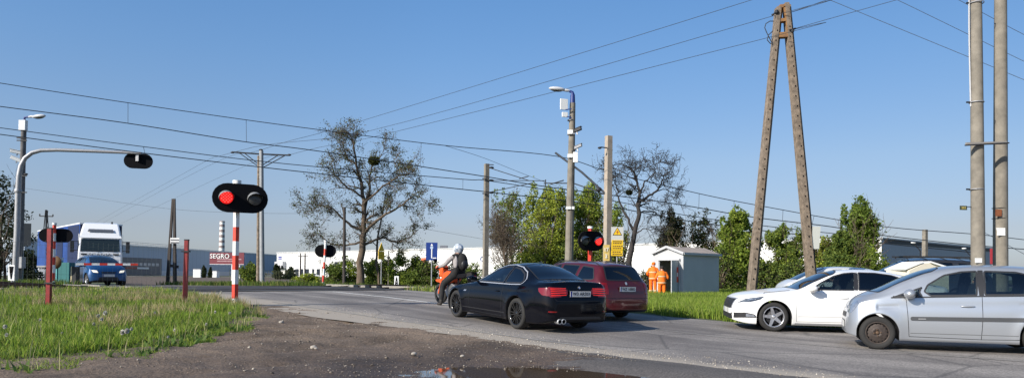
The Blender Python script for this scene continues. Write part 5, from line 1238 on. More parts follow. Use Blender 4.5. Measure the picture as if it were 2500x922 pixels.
# ================================================================ signals, poles, wires, fences, signs
def stadium(w_, h_, n=10):
    r = h_ / 2; a = w_ / 2 - r
    return [(a + r * math.cos(t), r * math.sin(t)) for t in np.linspace(-math.pi / 2, math.pi / 2, n + 1)] + [(-a + r * math.cos(t), r * math.sin(t)) for t in np.linspace(math.pi / 2, 3 * math.pi / 2, n + 1)]
def board(r, c, face, w_, h_, lit, parent_front=True):
    """black oval backboard with two hooded lamps; face = direction it looks"""
    f = Vector(face).normalized(); u = Vector((-f.y, f.x, 0)).normalized(); v = Vector((0, 0, 1)); c = Vector(c)
    b = MB().prism(stadium(w_, h_), M_black, c, u, v, .06, False).build('backboard', r, bevel=.008)
    for k, sg in enumerate((-1, 1)):
        o = c + u * sg * w_ * .255 + f * .03; rr_ = h_ * .225; mx = frame_mx(o, u, v)
        on = lit == k; mb = MB()
        prof = [(rr_ * 1.0, .03), (rr_ * .9, .045), (rr_ * .5, .06), (0, .066)]
        t = MB().lathe([(p[0], p[1]) for p in prof], M_lampred if on else M_lamp, 24, 'Z'); t.v = [tuple(mx @ Vector(p)) for p in t.v]; lens = t.build('lamp', r)
        if on:
            g_ = MB()
            for i in range(-3, 4):
                for j in range(-3, 4):
                    if i * i + j * j < 11 and (i + j) % 2 == 0: g_.ell(tuple(mx @ Vector((i * rr_ * .23, j * rr_ * .23, .064))), (.016,) * 3, M_ledred, 6, 4)
            g_.build('lamp_cells', lens)
        n = 20; V = []; rh = rr_ * 1.12
        for i in range(n + 1):
            a = math.pi * (-.06) + (math.pi * 1.12) * i / n; dep = .05 + .20 * max(0, math.sin(a)) ** .8; q_t = .80 + .2 * (1 - max(0, math.sin(a)))
            V += [mx @ Vector((rh * math.cos(a), rh * math.sin(a), .0)), mx @ Vector((rh * q_t * math.cos(a), rh * q_t * math.sin(a) - .03 * max(0, math.sin(a)), dep))]
        hd = MB().add(V, [(2 * i, 2 * i + 1, 2 * i + 3, 2 * i + 2) for i in range(n)], mat('hood_grey', (.22, .23, .24), .5)).build('lamp_hood', lens)
        MB().lathe([(rh, 0), (rh, .03), (rh * .93, .03), (rh * .93, .0)], M_black, 24).build('lamp_rim', lens).matrix_local = mx
    return b
def striped(r, z0, z1, step, rad, first_white=True, cap=True, lean=(0, 0), top_white=0.0):
    k = max(1, round((z1 - z0) / step)); mb = MB(); st = (z1 - z0) / k
    for i in range(k):
        a, b = z0 + i * st, z0 + (i + 1) * st; m = (M_white if (i % 2 == 0) == first_white else M_red)
        mb.tube([(lean[0] * a, lean[1] * a, a), (lean[0] * b, lean[1] * b, b)], rad, m, 6, cap=False, smooth=False)
    mb.build('mast', r)
    if cap: MB().tube([(lean[0] * z1, lean[1] * z1, z1), (lean[0] * (z1 + .02), lean[1] * (z1 + .02), z1 + .02)], rad * .9, M_red, 12).tube([(lean[0] * z1, lean[1] * z1, z1 + .015), (lean[0] * (z1 + .10), lean[1] * (z1 + .10), z1 + .10)], rad * 1.25, M_white, 16).build('mast_cap', r)
toward = Vector((.50, -.866, 0))
# signal 1: striped mast in the left foreground
b = G(573, 18.5); s1 = thing('crossing_signal', b, 'nearest crossing signal, left lamp lit red, on a red and white striped mast', 'signal')
zc = W(587, 485, 18.5).z - b.z
striped(s1, -.15, zc + .36, .345, .083)
board(s1, (.14, -.13, zc), toward, 1.33, .72, 0)
MB().box((.03, -.08, zc), (.2, .1, .2), M_black).build('bracket', s1)
# signal 2: right side, behind the red estate
b = G(1440, 28); s2 = thing('crossing_signal', b, 'level-crossing signal with its right lamp lit, rising above the red estate car', 'signal')
zc = W(1444, 588, 28).z - b.z; striped(s2, -.1, zc + .46, 99, .085, False); board(s2, (.02, -.13, zc), toward, 1.20, .74, 1); MB().box((.02, -.08, zc), (.2, .1, .2), M_black).build('bracket', s2)
# signals facing the other way
def back_signal(px, py, Y, lab, w_, h_, lean=(0, 0), cap=True, face=(-.35, .94, 0)):
    b = G(px, Y); r = thing('crossing_signal', b, lab, 'signal'); zc = W(px, py, Y).z - b.z
    striped(r, -.05, zc + .55 * h_ + .1, .34, .07, True, cap, lean); board(r, (lean[0] * zc, lean[1] * zc + .11, zc), face, w_, h_, -1)
    return r
back_signal(788, 612, 40, 'small distant crossing signal seen from behind on a leaning striped mast', 1.14, .68, (.045, 0))
back_signal(129, 574, 30, 'level-crossing signal seen from behind, in front of the blue truck trailer', 1.22, .56)
# cantilever signal on the left
b = G(35, 30); r = thing('cantilever_signal', b, 'curved grey steel mast over the road with a black oval board at its end', 'signal')
pts = [W(px, py, Y) - b for px, py, Y in ((35, 700, 30), (42, 560, 30), (44, 470, 30), (46, 430, 30), (51, 405, 30.02), (61, 386, 30.05), (78, 373, 30.1), (100, 367, 30.2), (140, 366, 30.3), (230, 369, 30.6), (345, 374, 31))]
for i in range(1, 4): pts[i].y = 0
MB().tube(pts[:4], [.115, .115, .105, .1], M_steel, 12).tube(pts[3:], [.1, .095, .09, .085, .08, .075, .07, .055], M_steel, 12).build('arm', r)
c_ = W(335, 392, 31) - b; f = Vector((-.3, .95, 0)); board(r, c_ + Vector((0, .1, 0)), f, 1.12, .64, -1); MB().beam(c_ + Vector((0, 0, .34)), c_ + Vector((0, 0, -.02)), .12, .05, M_steel).build('bracket', r)
MB().lathe([(.13, 0), (.14, .03), (.14, .10), (.13, .13)], M_steel, 16, 'Z', (pts[2].x, 0, pts[2].z)).build('clamp', r)

# camera and lamp poles
def cobra(r, c, d, L, m=M_white, tilt=0.05):
    """street-lamp head: shell with a glass underside"""
    d = Vector(d).normalized(); u = Vector((0, 0, 1)).cross(d).normalized(); up = Vector((0, 0, 1)); mx = Matrix((d, u, d.cross(u))).transposed()
    mx = mx @ Matrix.Rotation(-tilt, 3, 'Y')
    lh = MB().ell(Vector(c) + d * L * .62, (L * .40, L * .17, L * .105), mat('lamp_housing', (.55, .55, .56), .4), 16, 10, mx).ell(Vector(c) + d * L * .18, (L * .24, L * .08, L * .065), mat('lamp_housing', (.55, .55, .56), .4), 12, 8, mx).build('lamp_head', r)
    MB().ell(Vector(c) + d * L * .64 - up * L * .05, (L * .30, L * .12, L * .08), M_lamp, 14, 8, mx).build('lamp_glass', lh)
def cctv(r, p, d, m, L=.34, wdt=.11):
    d = Vector(d).normalized(); u = d.cross(Vector((0, 0, 1))).normalized(); v = u.cross(d); q = Vector(p); mb = MB()
    mb.beam(q - d * L / 2, q + d * L / 2, wdt, wdt * .9, m); mb.beam(q - d * L * .45 + v * wdt * .55, q + d * L * .62 + v * wdt * .55, wdt * 1.25, .015, m)
    c = mb.build('camera', r, bevel=.01); e = MB().tube([q + d * L / 2, q + d * (L / 2 + .01)], wdt * .4, M_lamp, 12).build('camera_lens', c); MB().beam(q - d * .05, q - d * .05 - v * .16, .04, .04, M_steel).build('camera_bracket', c)
b = G(50, 33.4); r = thing('lamp_post', b, 'lamp post with two white cameras behind the curved mast', 'lamp post')
tp = W(58, 320, 33.4) - b; bt = W(45, 700, 33.4) - b; bt.z = -.1
MB().tube([bt, bt.lerp(tp, .5), tp], [.15, .135, .11], mat('dark_concrete', (.13, .125, .125), .9, var=.2), 14).build('pole', r)
MB().box(tp + Vector((0, -.05, .25)), (.30, .2, .46), mat('white_box', (.66, .68, .7), .5)).build('control_box', r, bevel=.01)
MB().tube([tp + Vector((0, 0, .3)), tp + Vector((.02, 0, .62)), tp + Vector((.25, 0, .66))], .05, M_blue, 8).build('lamp_bracket', r)
cobra(r, tp + Vector((.2, 0, .66)), (1, -.15, 0), .85, tilt=.08)
for (py, a) in ((371, (-.75, -.35, .15)), (389, (-.8, -.3, .35))): p = W(40, py, 33.3) - b; cctv(r, p, a, M_white, .46, .15); MB().beam(p, (tp.x - .02, 0, p.z - .05), .05, .05, M_steel).build('camera_arm', r)
for py in (338, 344, 430, 470): p = W(57, py, 33.4) - b; MB().beam(p + Vector((-.22, -.12, 0)), p + Vector((.24, -.12, 0)), .03, .05, M_dark).build('pole_band', r)
p = W(62, 425, 33.3) - b; MB().ell(p + Vector((.02, 0, 0)), (.1, .07, .05), M_dark, 10, 6).build('insulator', r)
p = W(47, 640, 33.2) - b; MB().box(p, (.4, .3, .5), M_steel).build('band_plate', r)
b = G(1387, 27); r = thing('lamp_post', b, 'tall grey concrete lamp post with cameras, white antenna panels and a blue bracket', 'lamp post')
tp = W(1398, 252, 27) - b; MB().tube([(0, 0, -.1), tp * .5, tp], [.165, .145, .105], M_conc, 16).build('pole', r)
br = MB().tube([tp - Vector((0, 0, .02)), tp + Vector((0, 0, .30)), tp + Vector((-.01, 0, .40)), tp + Vector((-.12, 0, .44))], [.10, .085, .05, .05], M_blue, 10).build('lamp_bracket', r)
cobra(r, tp + Vector((-.10, 0, .45)), (-1, -.1, .12), .78, tilt=-.05)
def at_(px, py, Y=26.8): return W(px, py, Y) - b
MB().box(at_(1377, 255), (.30, .05, .40), M_white, Matrix.Rotation(.35, 3, 'Z')).build('antenna_panel', r, bevel=.01); MB().box(at_(1379, 280), (.22, .06, .18), M_white, Matrix.Rotation(.3, 3, 'Z')).build('antenna_panel', r, bevel=.01)
MB().beam(at_(1380, 268), at_(1396, 266), .03, .03, M_blue).beam(at_(1384, 284), at_(1396, 288), .03, .03, M_blue).build('antenna_bracket', r)
for (py, w_, h_) in ((322, .20, .15), (380, .20, .13), (507, .30, .10)): MB().box(at_(1392, py, 26.82), (w_, .04, h_), M_white).build('white_plate', r)
for py in (291, 326, 384): p = at_(1395, py); MB().lathe([(.13, -.02), (.135, -.02), (.135, .02), (.13, .02)], M_steel, 14, 'Z', (p.x, 0, p.z)).build('pole_band', r)
cctv(r, at_(1410, 317), (.7, -.4, .25), M_dark, .3, .12); cctv(r, at_(1411, 358), (.75, -.35, .3), mat('grey_camera', (.25, .26, .28), .5), .3, .1)
MB().box(at_(1405, 384), (.17, .12, .38), M_white).build('white_box', r, bevel=.01); p = at_(1404, 326); MB().beam(p, at_(1396, 326), .04, .04, M_steel).build('camera_arm', r); MB().beam(at_(1406, 366), at_(1396, 370), .04, .04, M_dark).build('camera_arm', r)
MB().tube([at_(1400, 260), at_(1401, 330), at_(1397, 420), at_(1394, 520), at_(1391, 640)], .012, M_plastic, 5).build('cable', r)

# double (A-shaped) concrete pole
Y = 24.0; b = G(1905, Y); r = thing('double_pole', b, 'tall A-shaped double concrete pole with a rusty steel yoke on top', 'utility pole')
def q_(px, py, Yy=Y): return W(px, py, Yy) - b
def hleg(p0, p1, px_w0, px_w1):
    w0, w1 = px_w0 * Y / F, px_w1 * Y / F; mb = MB().beam(p0, p1, w0 * .52, w0 * 1.1, M_concd, up=(0, 1, 0), w2=w1 * .54, t2=w1 * 1.2)
    d = (p1 - p0); mb2 = None
    # side flange: the lattice-like back web
    off = Vector((w0 * .5, w0 * .35, 0)); mb.beam(p0 + off, p1 + off * .8, w0 * .34, w0 * .5, M_concd, up=(0, 1, 0), w2=w1 * .40, t2=w1 * .5)
    leg = mb.build('leg', r); hs = MB(); k = 26
    for i in range(k):
        t = .05 + .9 * i / k; c = p0.lerp(p1, t) + Vector((-.01 + .02 * (i % 2), -(w0 + (w1 - w0) * t) * .605, 0)); hs.box(c, (.03, .012, .045), M_black)
    hs.build('bolt_hole', leg)['kind'] = 'stuff'
hleg(q_(1832, 715), q_(1899, 20), 24, 18); hleg(q_(1982, 710), q_(1918, 10), 26, 19)
yk = MB(); 
for (x0, x1, y0) in ((1893, 1930, 88), (1898, 1926, 52), (1902, 1920, 18)): yk.beam(q_(x0, y0, Y - .02), q_(x1, y0 - 2, Y - .02), .22, .16 if y0 == 88 else .10, M_rust, up=(0, 0, 1))
yk.beam(q_(1897, 90, Y - .1), q_(1906, 18, Y - .1), .07, .06, M_rust, up=(0, 1, 0)).beam(q_(1926, 88, Y - .1), q_(1915, 16, Y - .1), .07, .06, M_rust, up=(0, 1, 0)); yk.build('yoke', r)
MB().ell(q_(1896, 30, Y - .15), (.07, .07, .08), M_dark, 10, 6).tube([q_(1896, 30, Y - .15), q_(1884, 38, Y - .1)], .03, M_dark, 6).build('insulator', r)
MB().ell(q_(1934, 76, Y - .15), (.07, .07, .07), M_dark, 10, 6).tube([q_(1928, 74, Y - .2), q_(1942, 70, Y - .1)], .03, M_dark, 6).build('insulator', r)
cb = [q_(1884 + 10 * math.cos(a) * (1 if a < 3.1 else .9), 78 + 27 * math.sin(a), Y - .12) for a in np.linspace(0, 2 * math.pi, 17)]; MB().tube([q_(px, py, Y - .12) for px, py in ((1890, 52), (1880, 52), (1870, 58), (1867, 68), (1872, 80), (1878, 92), (1884, 104), (1887, 110), (1880, 106), (1873, 98), (1876, 86), (1887, 76))], .016, M_wire, 5).build('cable_loop', r)
fl = MB(); c = q_(1990, 580, Y - .1); fl.beam(q_(1992, 552, Y - .1), q_(1985, 608, Y - .1), .03, .30, mat('panel_grey', (.5, .51, .47), .6), up=(1, 0, 0)); o = MB().prism([(-.15, -.36), (.11, -.36), (.16, .37), (-.09, .37)], mat('panel_grey', (.5, .51, .47), .6), c, (1, 0, 0), (0, 0, 1), .10).build('sign_panel', r); MB().beam(c + Vector((.0, .1, -.4)), c + Vector((-.02, .1, -.75)), .05, .05, M_dark).build('panel_bracket', r)

# two round concrete poles at the right edge
for (px0, px1, w0, w1, lab, Y) in ((2388, 2381, 31, 25, 'round grey concrete pole with the small number plate on a bracket, left of a pair', 19.2), (2441, 2443, 32, 27, 'round grey concrete pole with a rusty plate and a torn white poster', 19.6)):
    b = G(px0, Y); b.x = W(px0, 640, Y).x; r = thing('round_pole', b, lab, 'utility pole', 'pair of round concrete poles'); tp = W(px1, -260, Y) - b
    MB().tube([(0, 0, -.1), tp * .5, tp], [w0 * Y / F / 2 * 1.06, (w0 * .5 + w1 * .5) * Y / F / 2, w1 * Y / F / 2 * .9], M_conc, 24).build('pole', r)
    rd = w0 * Y / F / 2
    def pp(px, py, dy=-rd): return W(px, py, Y + dy) - b
    if px0 == 2388:
        for py in (8, 250, 462): c = W(px0 - 4, py, Y) - b; MB().lathe([(rd + .002, -.012), (rd + .012, -.012), (rd + .012, .012), (rd + .002, .012)], M_steel, 24, 'Z', (c.x, 0, c.z)).beam((c.x - rd - .10, 0, c.z), (c.x - rd, 0, c.z), .03, .04, M_dark).build('pole_band', r)
        c = pp(2352, 507, -.02); pl = MB().prism([(-.10, -.055), (.10, -.055), (.10, .055), (-.10, .055)], mat('dark_plate', (.05, .06, .035), .5), c, (1, .15, 0), (0, 0, 1), .02).beam(c + Vector((.08, .01, .03)), c + Vector((.28, .04, .03)), .02, .02, M_dark).build('number_plate', r)
        text_mesh('plate_lettering', '263', .085, mat('ochre_ink', (.5, .4, .12), .5), frame_mx(c + Vector((0, -.012, 0)), (1, .15, 0), (0, 0, 1)), pl, .001, .002)
        MB().tube([pp(2366, -260, 0), pp(2366, 60, 0), pp(2367, 130, 0), pp(2370, 260, 0)], .02, mat('grey_cable', (.45, .45, .46), .6), 6).build('cable', r)
        c = pp(2389, 636, -rd - .01); MB().prism([(-.09, -.05), (.09, -.05), (.09, .07), (-.09, .07)], M_white, c, (1, 0, 0), (0, 0, 1), .01).build('white_sticker', r)
        c = pp(2411, 350, -rd - .06); MB().beam(c + Vector((-.56, 0, -.02)), c + Vector((.56, .1, .04)), .05, .07, mat('timber_grey', (.25, .23, .21), .8)).beam(c + Vector((-.60, -.03, -.06)), c + Vector((.60, .07, .03)), .04, .03, M_dark).build('cross_clamp', r)
    else:
        c = pp(2438, 519, -rd - .012); MB().prism([(-.08, -.09), (.08, -.09), (.08, .09), (-.08, .09)], mat('rust_plate', (.20, .065, .025), .85, var=.3), c, (1, 0, 0), (0, 0, 1), .015).build('rusty_plate', r)
        c = pp(2443, 565, -rd - .008); MB().prism([(-.10, -.10), (.12, -.10), (.12, .10), (-.12, .10), (-.09, .0)], M_white, c, (1, 0, 0), (0, 0, 1), .008).build('torn_poster', r)
        for py in (508, 533): c = W(px0, py, Y) - b; MB().lathe([(rd * .99, -.006), (rd * 1.0 + .004, -.006), (rd * 1.0 + .004, .006), (rd * .99, .006)], M_dark, 24, 'Z', (0, 0, c.z)).build('wire_band', r)

# catenary masts
def hmast(px, ytop, Y, wpx, lab, dark=M_dark, m=M_conc, rot=.5):
    b = G(px, Y); b.x = W(px, 660, Y).x; r = thing('catenary_mast', b, lab, 'railway mast'); tp = W(px + (672 - ytop) * .012, ytop, Y) - b; w_ = wpx * Y / F
    MB().beam((0, 0, -.1), tp, w_ * .80, w_ * .8, m, up=(-.5, 1, 0), w2=w_ * .68, t2=w_ * .68).build('mast', r); return r, b
r, b = hmast(1185, 400, 45, 15, 'slim concrete catenary mast between the blue sign and the green trees')
def qa(px, py, Y=45): return W(px, py, Y) - b
for (py, x1, y1, ins) in ((408, 1290, 440, True), (440, 1330, 441, True), (470, 1300, 446, True)):
    t = MB().tube([qa(1190, py, 45), qa(x1, y1, 43.5)], .025, M_wire, 5); t.ell(qa(1200, py + (1 if py < 420 else 0), 44.9), (.16, .07, .07), M_dark, 8, 6); t.build('bracket_arm', r)
MB().tube([qa(1268, 436, 43.8), qa(1290, 430, 43.5)], .03, M_wire, 5).tube([qa(1190, 402, 44.8), qa(1205, 402, 44.6)], .03, M_dark, 5).build('insulator', r)
for py in (436, 472): c = qa(1186, py, 44.75); MB().box(c, (.42, .1, .06), M_dark).build('mast_band', r)
r, b = hmast(1482, 332, 37, 20, 'square concrete catenary mast with a yellow band numbered 17 2, right of the lamp post', m=mat('pale_concrete', (.34, .285, .23), .9, var=.15, vscale=3))
def qa(px, py, Y=37): return W(px, py, Y) - b
MB().tube([qa(1482, 361, 36.8), qa(1466, 359, 36.6)], .03, M_dark, 6).ell(qa(1464, 361, 36.6), (.10, .06, .06), M_dark, 8, 6).tube([qa(1492, 336, 37), qa(1493, 362, 37)], .02, M_dark, 5).build('insulator', r)
MB().tube([qa(1480, 474, 37), qa(1420, 420, 37.6), qa(1356, 373, 38.4)], .055, M_wire, 8).ell(qa(1462, 462, 37.1), (.16, .09, .12), M_dark, 8, 6).build('cantilever', r)
MB().tube([qa(1480, 475, 37), qa(1400, 447, 37.8), qa(1328, 447, 38.6)], .03, M_wire, 6).tube([qa(1332, 438, 38.6), qa(1331, 456, 38.6)], .03, M_wire, 6).tube([qa(1376, 440, 38), qa(1345, 449, 38.4)], .03, M_dark, 6).build('registration_arm', r)
MB().beam(qa(1480.5, 636, 36.76), qa(1481, 597, 36.76), .31, .02, mat('ochre_band', (.55, .40, .12), .7), up=(0, 1, 0)).build('number_band', r)
for t_, py in (('17', 609), ('2', 625)): text_mesh('mast_number', t_, .26, M_white, frame_mx(qa(1480, py, 36.70), (1, .2, 0), (0, 0, 1)), r, .003, .006)
hmast(2257, 560, 88, 13, 'far concrete catenary mast in front of the shaded warehouse wall')
# twin steel power pole with cross-arm
Y = 48; b = G(636, Y); r = thing('power_pole', b, 'twin grey power pole with a wide braced cross-arm, right of the nearest signal', 'power pole')
def qb(px, py, Y=48): return W(px, py, Y) - b
for (x0, x1, wd, m, t) in ((630, 632, 9, M_concd, 380), (640, 638, 12, M_steel, 368)): MB().tube([qb(x0, 705), qb(x1, t)], [wd * Y / F / 2, wd * Y / F / 2 * .8], m if m != M_steel else mat('pole_grey', (.30, .31, .32), .7, var=.12), 14).build('pole', r)
MB().tube([qb(566, 371), qb(636, 376), qb(708, 379)], .05, M_dark, 6).tube([qb(580, 370), qb(632, 407)], .03, M_dark, 6).tube([qb(596, 373), qb(630, 400)], .03, M_dark, 6).tube([qb(695, 380), qb(640, 410)], .03, M_dark, 6).tube([qb(680, 378), qb(642, 402)], .03, M_dark, 6).build('cross_arm', r)
for px, py in ((568, 372), (637, 366), (706, 378)): MB().ell(qb(px, py), (.14, .06, .07), M_dark, 8, 6).build('insulator', r)
# dark timber A pole
Y = 55; b = G(421, Y); r = thing('timber_pole', b, 'dark narrow A-shaped timber pole with a white plate beyond the crossing', 'utility pole')
for (x0, x1) in ((409, 422), (427, 426)): MB().beam(W(x0, 696, Y) - b, W(x1, 485, Y) - b, .22, .22, M_wood, up=(0, 1, 0), w2=.13, t2=.13).build('leg', r)
MB().beam(W(412, 647, Y - .2) - b, W(436, 651, Y - .2) - b, .1, .2, M_wood).build('cross_piece', r)
c = W(427, 587, Y - .25) - b; pl = MB().box(c, (.68, .04, .42), M_white).build('white_plate', r); MB().box(c + Vector((0, -.03, .06)), (.6, .02, .09), mat('ink_grey', (.12, .12, .13), .6)).box(c + Vector((0, -.03, -.14)), (.6, .02, .09), mat('ink_grey', (.12, .12, .13), .6)).build('plate_print', pl)
for (px, yt, Y, wd, lab) in ((840, 505, 47, .22, 'plain dark timber pole left of the tall bare tree'), (733, 618, 150, .35, 'thin distant pole left of the small striped signal'), (744, 618, 155, .35, 'thin distant pole with a short cross-piece near the white warehouse'), (948, 612, 52, .10, 'thin wooden stake right of the yellow sign')):
    b = G(px, Y); tp = W(px + 1, yt, Y) - b; mb = MB().tube([(0, 0, -.1), tp], [wd / 2, wd / 2 * .8], M_wood if px != 948 else M_conc, 8)
    if px in (744, 733): mb.beam(tp + Vector((-.6, 0, -.6)), tp + Vector((.6, 0, -.6)), .15, .15, M_wood)
    o = mb.build('timber_pole'); o.location = b; tag(o, lab, 'utility pole')
# lattice power mast far away, behind the trailer
Y = 170; b = W(113, 640, Y); b.z = 0; r = thing('power_pylon', b, 'distant dark lattice power mast with a cross-arm above the truck trailer', 'pylon')
tp = W(113, 512, Y) - b; mb = MB()
for sx in (-1, 1):
    for sy in (-1, 1): mb.beam((sx * .9, sy * .9, 0), tp + Vector((sx * .1, sy * .1, 0)), .16, .16, M_dark)
for i in range(9):
    t = i / 9; wq = .9 * (1 - t); mb.beam((-wq, 0, tp.z * t), (wq * .9, 0, tp.z * (t + .1)), .1, .1, M_dark); mb.beam((wq, 0, tp.z * t), (-wq * .9, 0, tp.z * (t + .1)), .1, .1, M_dark)
mb.build('lattice', r); a0, a1 = W(97, 527, Y) - b, W(129, 528, Y) - b; MB().beam(a0, a1, .2, .25, M_dark).beam(a0, a0 + Vector((0, 0, .5)), .2, .2, M_dark).beam(a1, a1 + Vector((0, 0, .5)), .2, .2, M_dark).build('cross_arm', r)

# ---- wires
def wpts(pts, s=None):
    out = []
    for p in pts: out.append(W(p[0], p[1], p[2] if len(p) > 2 else on_s(p[0], s)))
    return out
def smooth(P, k=6):
    out = []
    for i in range(len(P) - 1):
        p0, p1, p2, p3 = P[max(i - 1, 0)], P[i], P[i + 1], P[min(i + 2, len(P) - 1)]
        for j in range(k):
            t = j / k; out.append(0.5 * ((2 * p1) + (p2 - p0) * t + (2 * p0 - 5 * p1 + 4 * p2 - p3) * t * t + (3 * p1 - p0 - 3 * p2 + p3) * t ** 3))
    return out + [P[-1]]
def wire(mb, P, k=.00050, base=None):
    P = smooth(P); mb.tube([p - base for p in P], [max(.006, k * min(p.y, 30 if k < .0004 else 999)) for p in P], M_wire, 5, cap=False); return mb
NM = [(-120, 182), (0, 203), (305, 250), (595, 292), (805, 320), (1085, 355), (1357, 381), (1480, 417), (1640, 457), (1840, 499), (2160, 553), (2400, 573), (2560, 592)]
NC = [(-120, 243), (0, 260), (305, 300), (590, 345), (800, 372), (1180, 430), (1331, 455), (1640, 496), (1840, 530), (2030, 553), (2170, 576), (2400, 600), (2560, 612)]
FM = [(-120, 296), (0, 312), (350, 358), (700, 400), (1125, 437), (1205, 443), (1480, 487), (1840, 548), (2400, 607)]
FC = [(-120, 312), (0, 328), (345, 373), (700, 415), (1130, 462), (1205, 470), (1480, 503), (1840, 560), (2400, 618)]
for (nm, Mp, Cp, s_, drops, lab) in (('near', NM, NC, 26.05, (305, 595, 805, 1027, 1705, 1790, 1910, 1985), 'overhead line of the near track: upper carrying wire and contact wire joined by thin droppers'), ('far', FM, FC, 30.9, (348, 1127), 'overhead line of the far track, the lower pair of wires')):
    base = W(Mp[1][0], Mp[1][1], on_s(Mp[1][0], s_)); r = thing('overhead_line', base, lab, 'railway wire')
    a = MB(); wire(a, wpts(Mp, s_), .00052, base); a.build('carrying_wire', r); a = MB(); wire(a, wpts(Cp, s_), .00062, base); a.build('contact_wire', r)
    SMs = smooth(wpts(Mp, s_), 40); SC = smooth(wpts(Cp, s_), 40)
    for px in drops:
        Yq = on_s(px, s_); p = min(SMs, key=lambda v: abs(v.x / v.y * F + 1250 - px)); q = min(SC, key=lambda v: abs(v.x / v.y * F + 1250 - px))
        MB().tube([p - base, q - base], .0003 * p.y, M_wire, 4).build('dropper', r)
single = [([(1990, -60, 26), (1836, 0, 28), (850, 305, 44), (637, 366, 48), (440, 440, 90), (160, 595, 230)], 'power line wire passing just above the A-shaped double pole'),
          ([(2060, -14, 22), (1926, 32, 24), (1892, 38, 24), (900, 320, 42), (568, 372, 48), (400, 450, 90), (150, 590, 230)], 'power line wire tied to the top insulator of the A-shaped double pole'),
          ([(2250, -16, 22), (2190, 0, 22), (1942, 70, 24), (1876, 92, 24), (930, 330, 42), (706, 378, 48), (520, 440, 90), (180, 600, 230)], 'power line wire tied to the lower right insulator of the A-shaped double pole'),
          ([(1960, -30, 30), (2025, 0, 30), (2500, 195, 24), (2640, 255, 23)], 'wire crossing the upper right sky, the lowest of three slanting down to the right'),
          ([(2120, -30, 30), (2190, 0, 30), (2500, 150, 24), (2640, 212, 23)], 'wire crossing the upper right sky, the middle one of three slanting down to the right'),
          ([(2280, -30, 30), (2340, 0, 30), (2500, 85, 24), (2640, 150, 23)], 'wire crossing the upper right corner, the topmost of three slanting down to the right'),
          ([(-60, 442, 60), (150, 472, 60), (420, 510, 58), (640, 520, 55), (770, 520, 52)], 'low thin telephone wire running past the timber pole to the bare tree'),
          ([(1000, 552, 60), (1180, 583, 60)], 'short low wire right of the tall bare tree'),
          ([(1085, 355, 37), (1180, 385, 44), (1280, 425, 48), (1400, 470, 52)], 'thin tensioning wire slanting down to the right from the near overhead line'),
          ([(2390, 560, 40), (2450, 592, 34), (2530, 636, 30)], 'dark guy wire coming down at the right edge behind the round poles')]
for pts, lab in single:
    P = wpts(pts); base = P[1].copy(); mb = MB(); wire(mb, P, .00036 if 'telephone' not in lab else .0003, base); o = mb.build('power_wire'); o.location = base; tag(o, lab, 'wire')

# ---- red posts and the wire fence
posts = []
for (px, ytop, Y, wd, lab) in ((120, 557, 15.8, .088, 'dark red square post, the taller left one, standing in the left verge'), (453, 585, 17.6, .085, 'dark red square post near the striped mast, the shorter right one')):
    b = G(px, Y); r = thing('red_post', b, lab, 'post', 'dark red fence posts'); tp = W(px + 3, ytop, Y) - b
    MB().beam((-.02, 0, -.15), tp, wd, wd, M_dred, up=(0, 1, 0)).build('post', r); MB().box(tp, (wd + .01, wd + .01, .025), M_dark).build('post_cap', r)
    for py in ((690, 760) if px == 120 else (613,)): c = W(px, py, Y - .05) - b; MB().box((c.x, -.02, c.z), (.17, .12, .03), M_dark).build('clip', r)
    posts.append((b.copy(), tp.z))
pL = posts[0][0]; pR = G(445, 17.55); fz = thing('wire_fence', pL, 'thin see-through steel mesh fence hung between the dark red posts', 'fence')
start = G(-70, 15.0)
def fence(r, a, b, z0a, z1a, z0b, z1b, step, rad, hor, org, m=M_steel, name='mesh_panel'):
    mb = MB(); L = (b - a).length; n = int(L / step)
    for i in range(n + 1):
        p = a.lerp(b, i / n); t = i / n; q0 = z0a + (z0b - z0a) * t; q1 = z1a + (z1b - z1a) * t; mb.tube([(p.x - org.x, p.y - org.y, q0 - org.z), (p.x - org.x, p.y - org.y, q1 - org.z)], rad, m, 3, cap=False)
    for hh_ in hor: mb.tube([(a.x - org.x, a.y - org.y, z0a + (z1a - z0a) * hh_ - org.z), (b.x - org.x, b.y - org.y, z0b + (z1b - z0b) * hh_ - org.z)], rad * 1.15, m, 3, cap=False)
    return mb.build(name, r)
M_fw = mat('fence_wire', (.22, .24, .22), .6, .2)
fence(fz, start, pL, start.z + .05, W(-70, 588, 15).z, pL.z + .05, W(117, 586, 15.8).z, .10, .0018, (0, .25, .5, .75, .93, .98), pL, M_fw)
fence(fz, pL, pR, pL.z + .05, W(117, 586, 15.8).z, pR.z + .05, W(445, 604, 17.55).z, .10, .0018, (0, .25, .5, .75, .93, .98), pL, M_fw)
# distant mesh fence at the warehouse
a, b = G(560, 145), G(735, 165); ff = thing('mesh_fence', a, 'distant olive-green mesh fence in front of the evergreens by the white warehouse', 'fence')
fence(ff, a, b, a.z, a.z + 1.9, b.z, b.z + 1.9, .5, .035, (0, .5, 1), a, mat('olive_fence', (.13, .14, .07), .8))

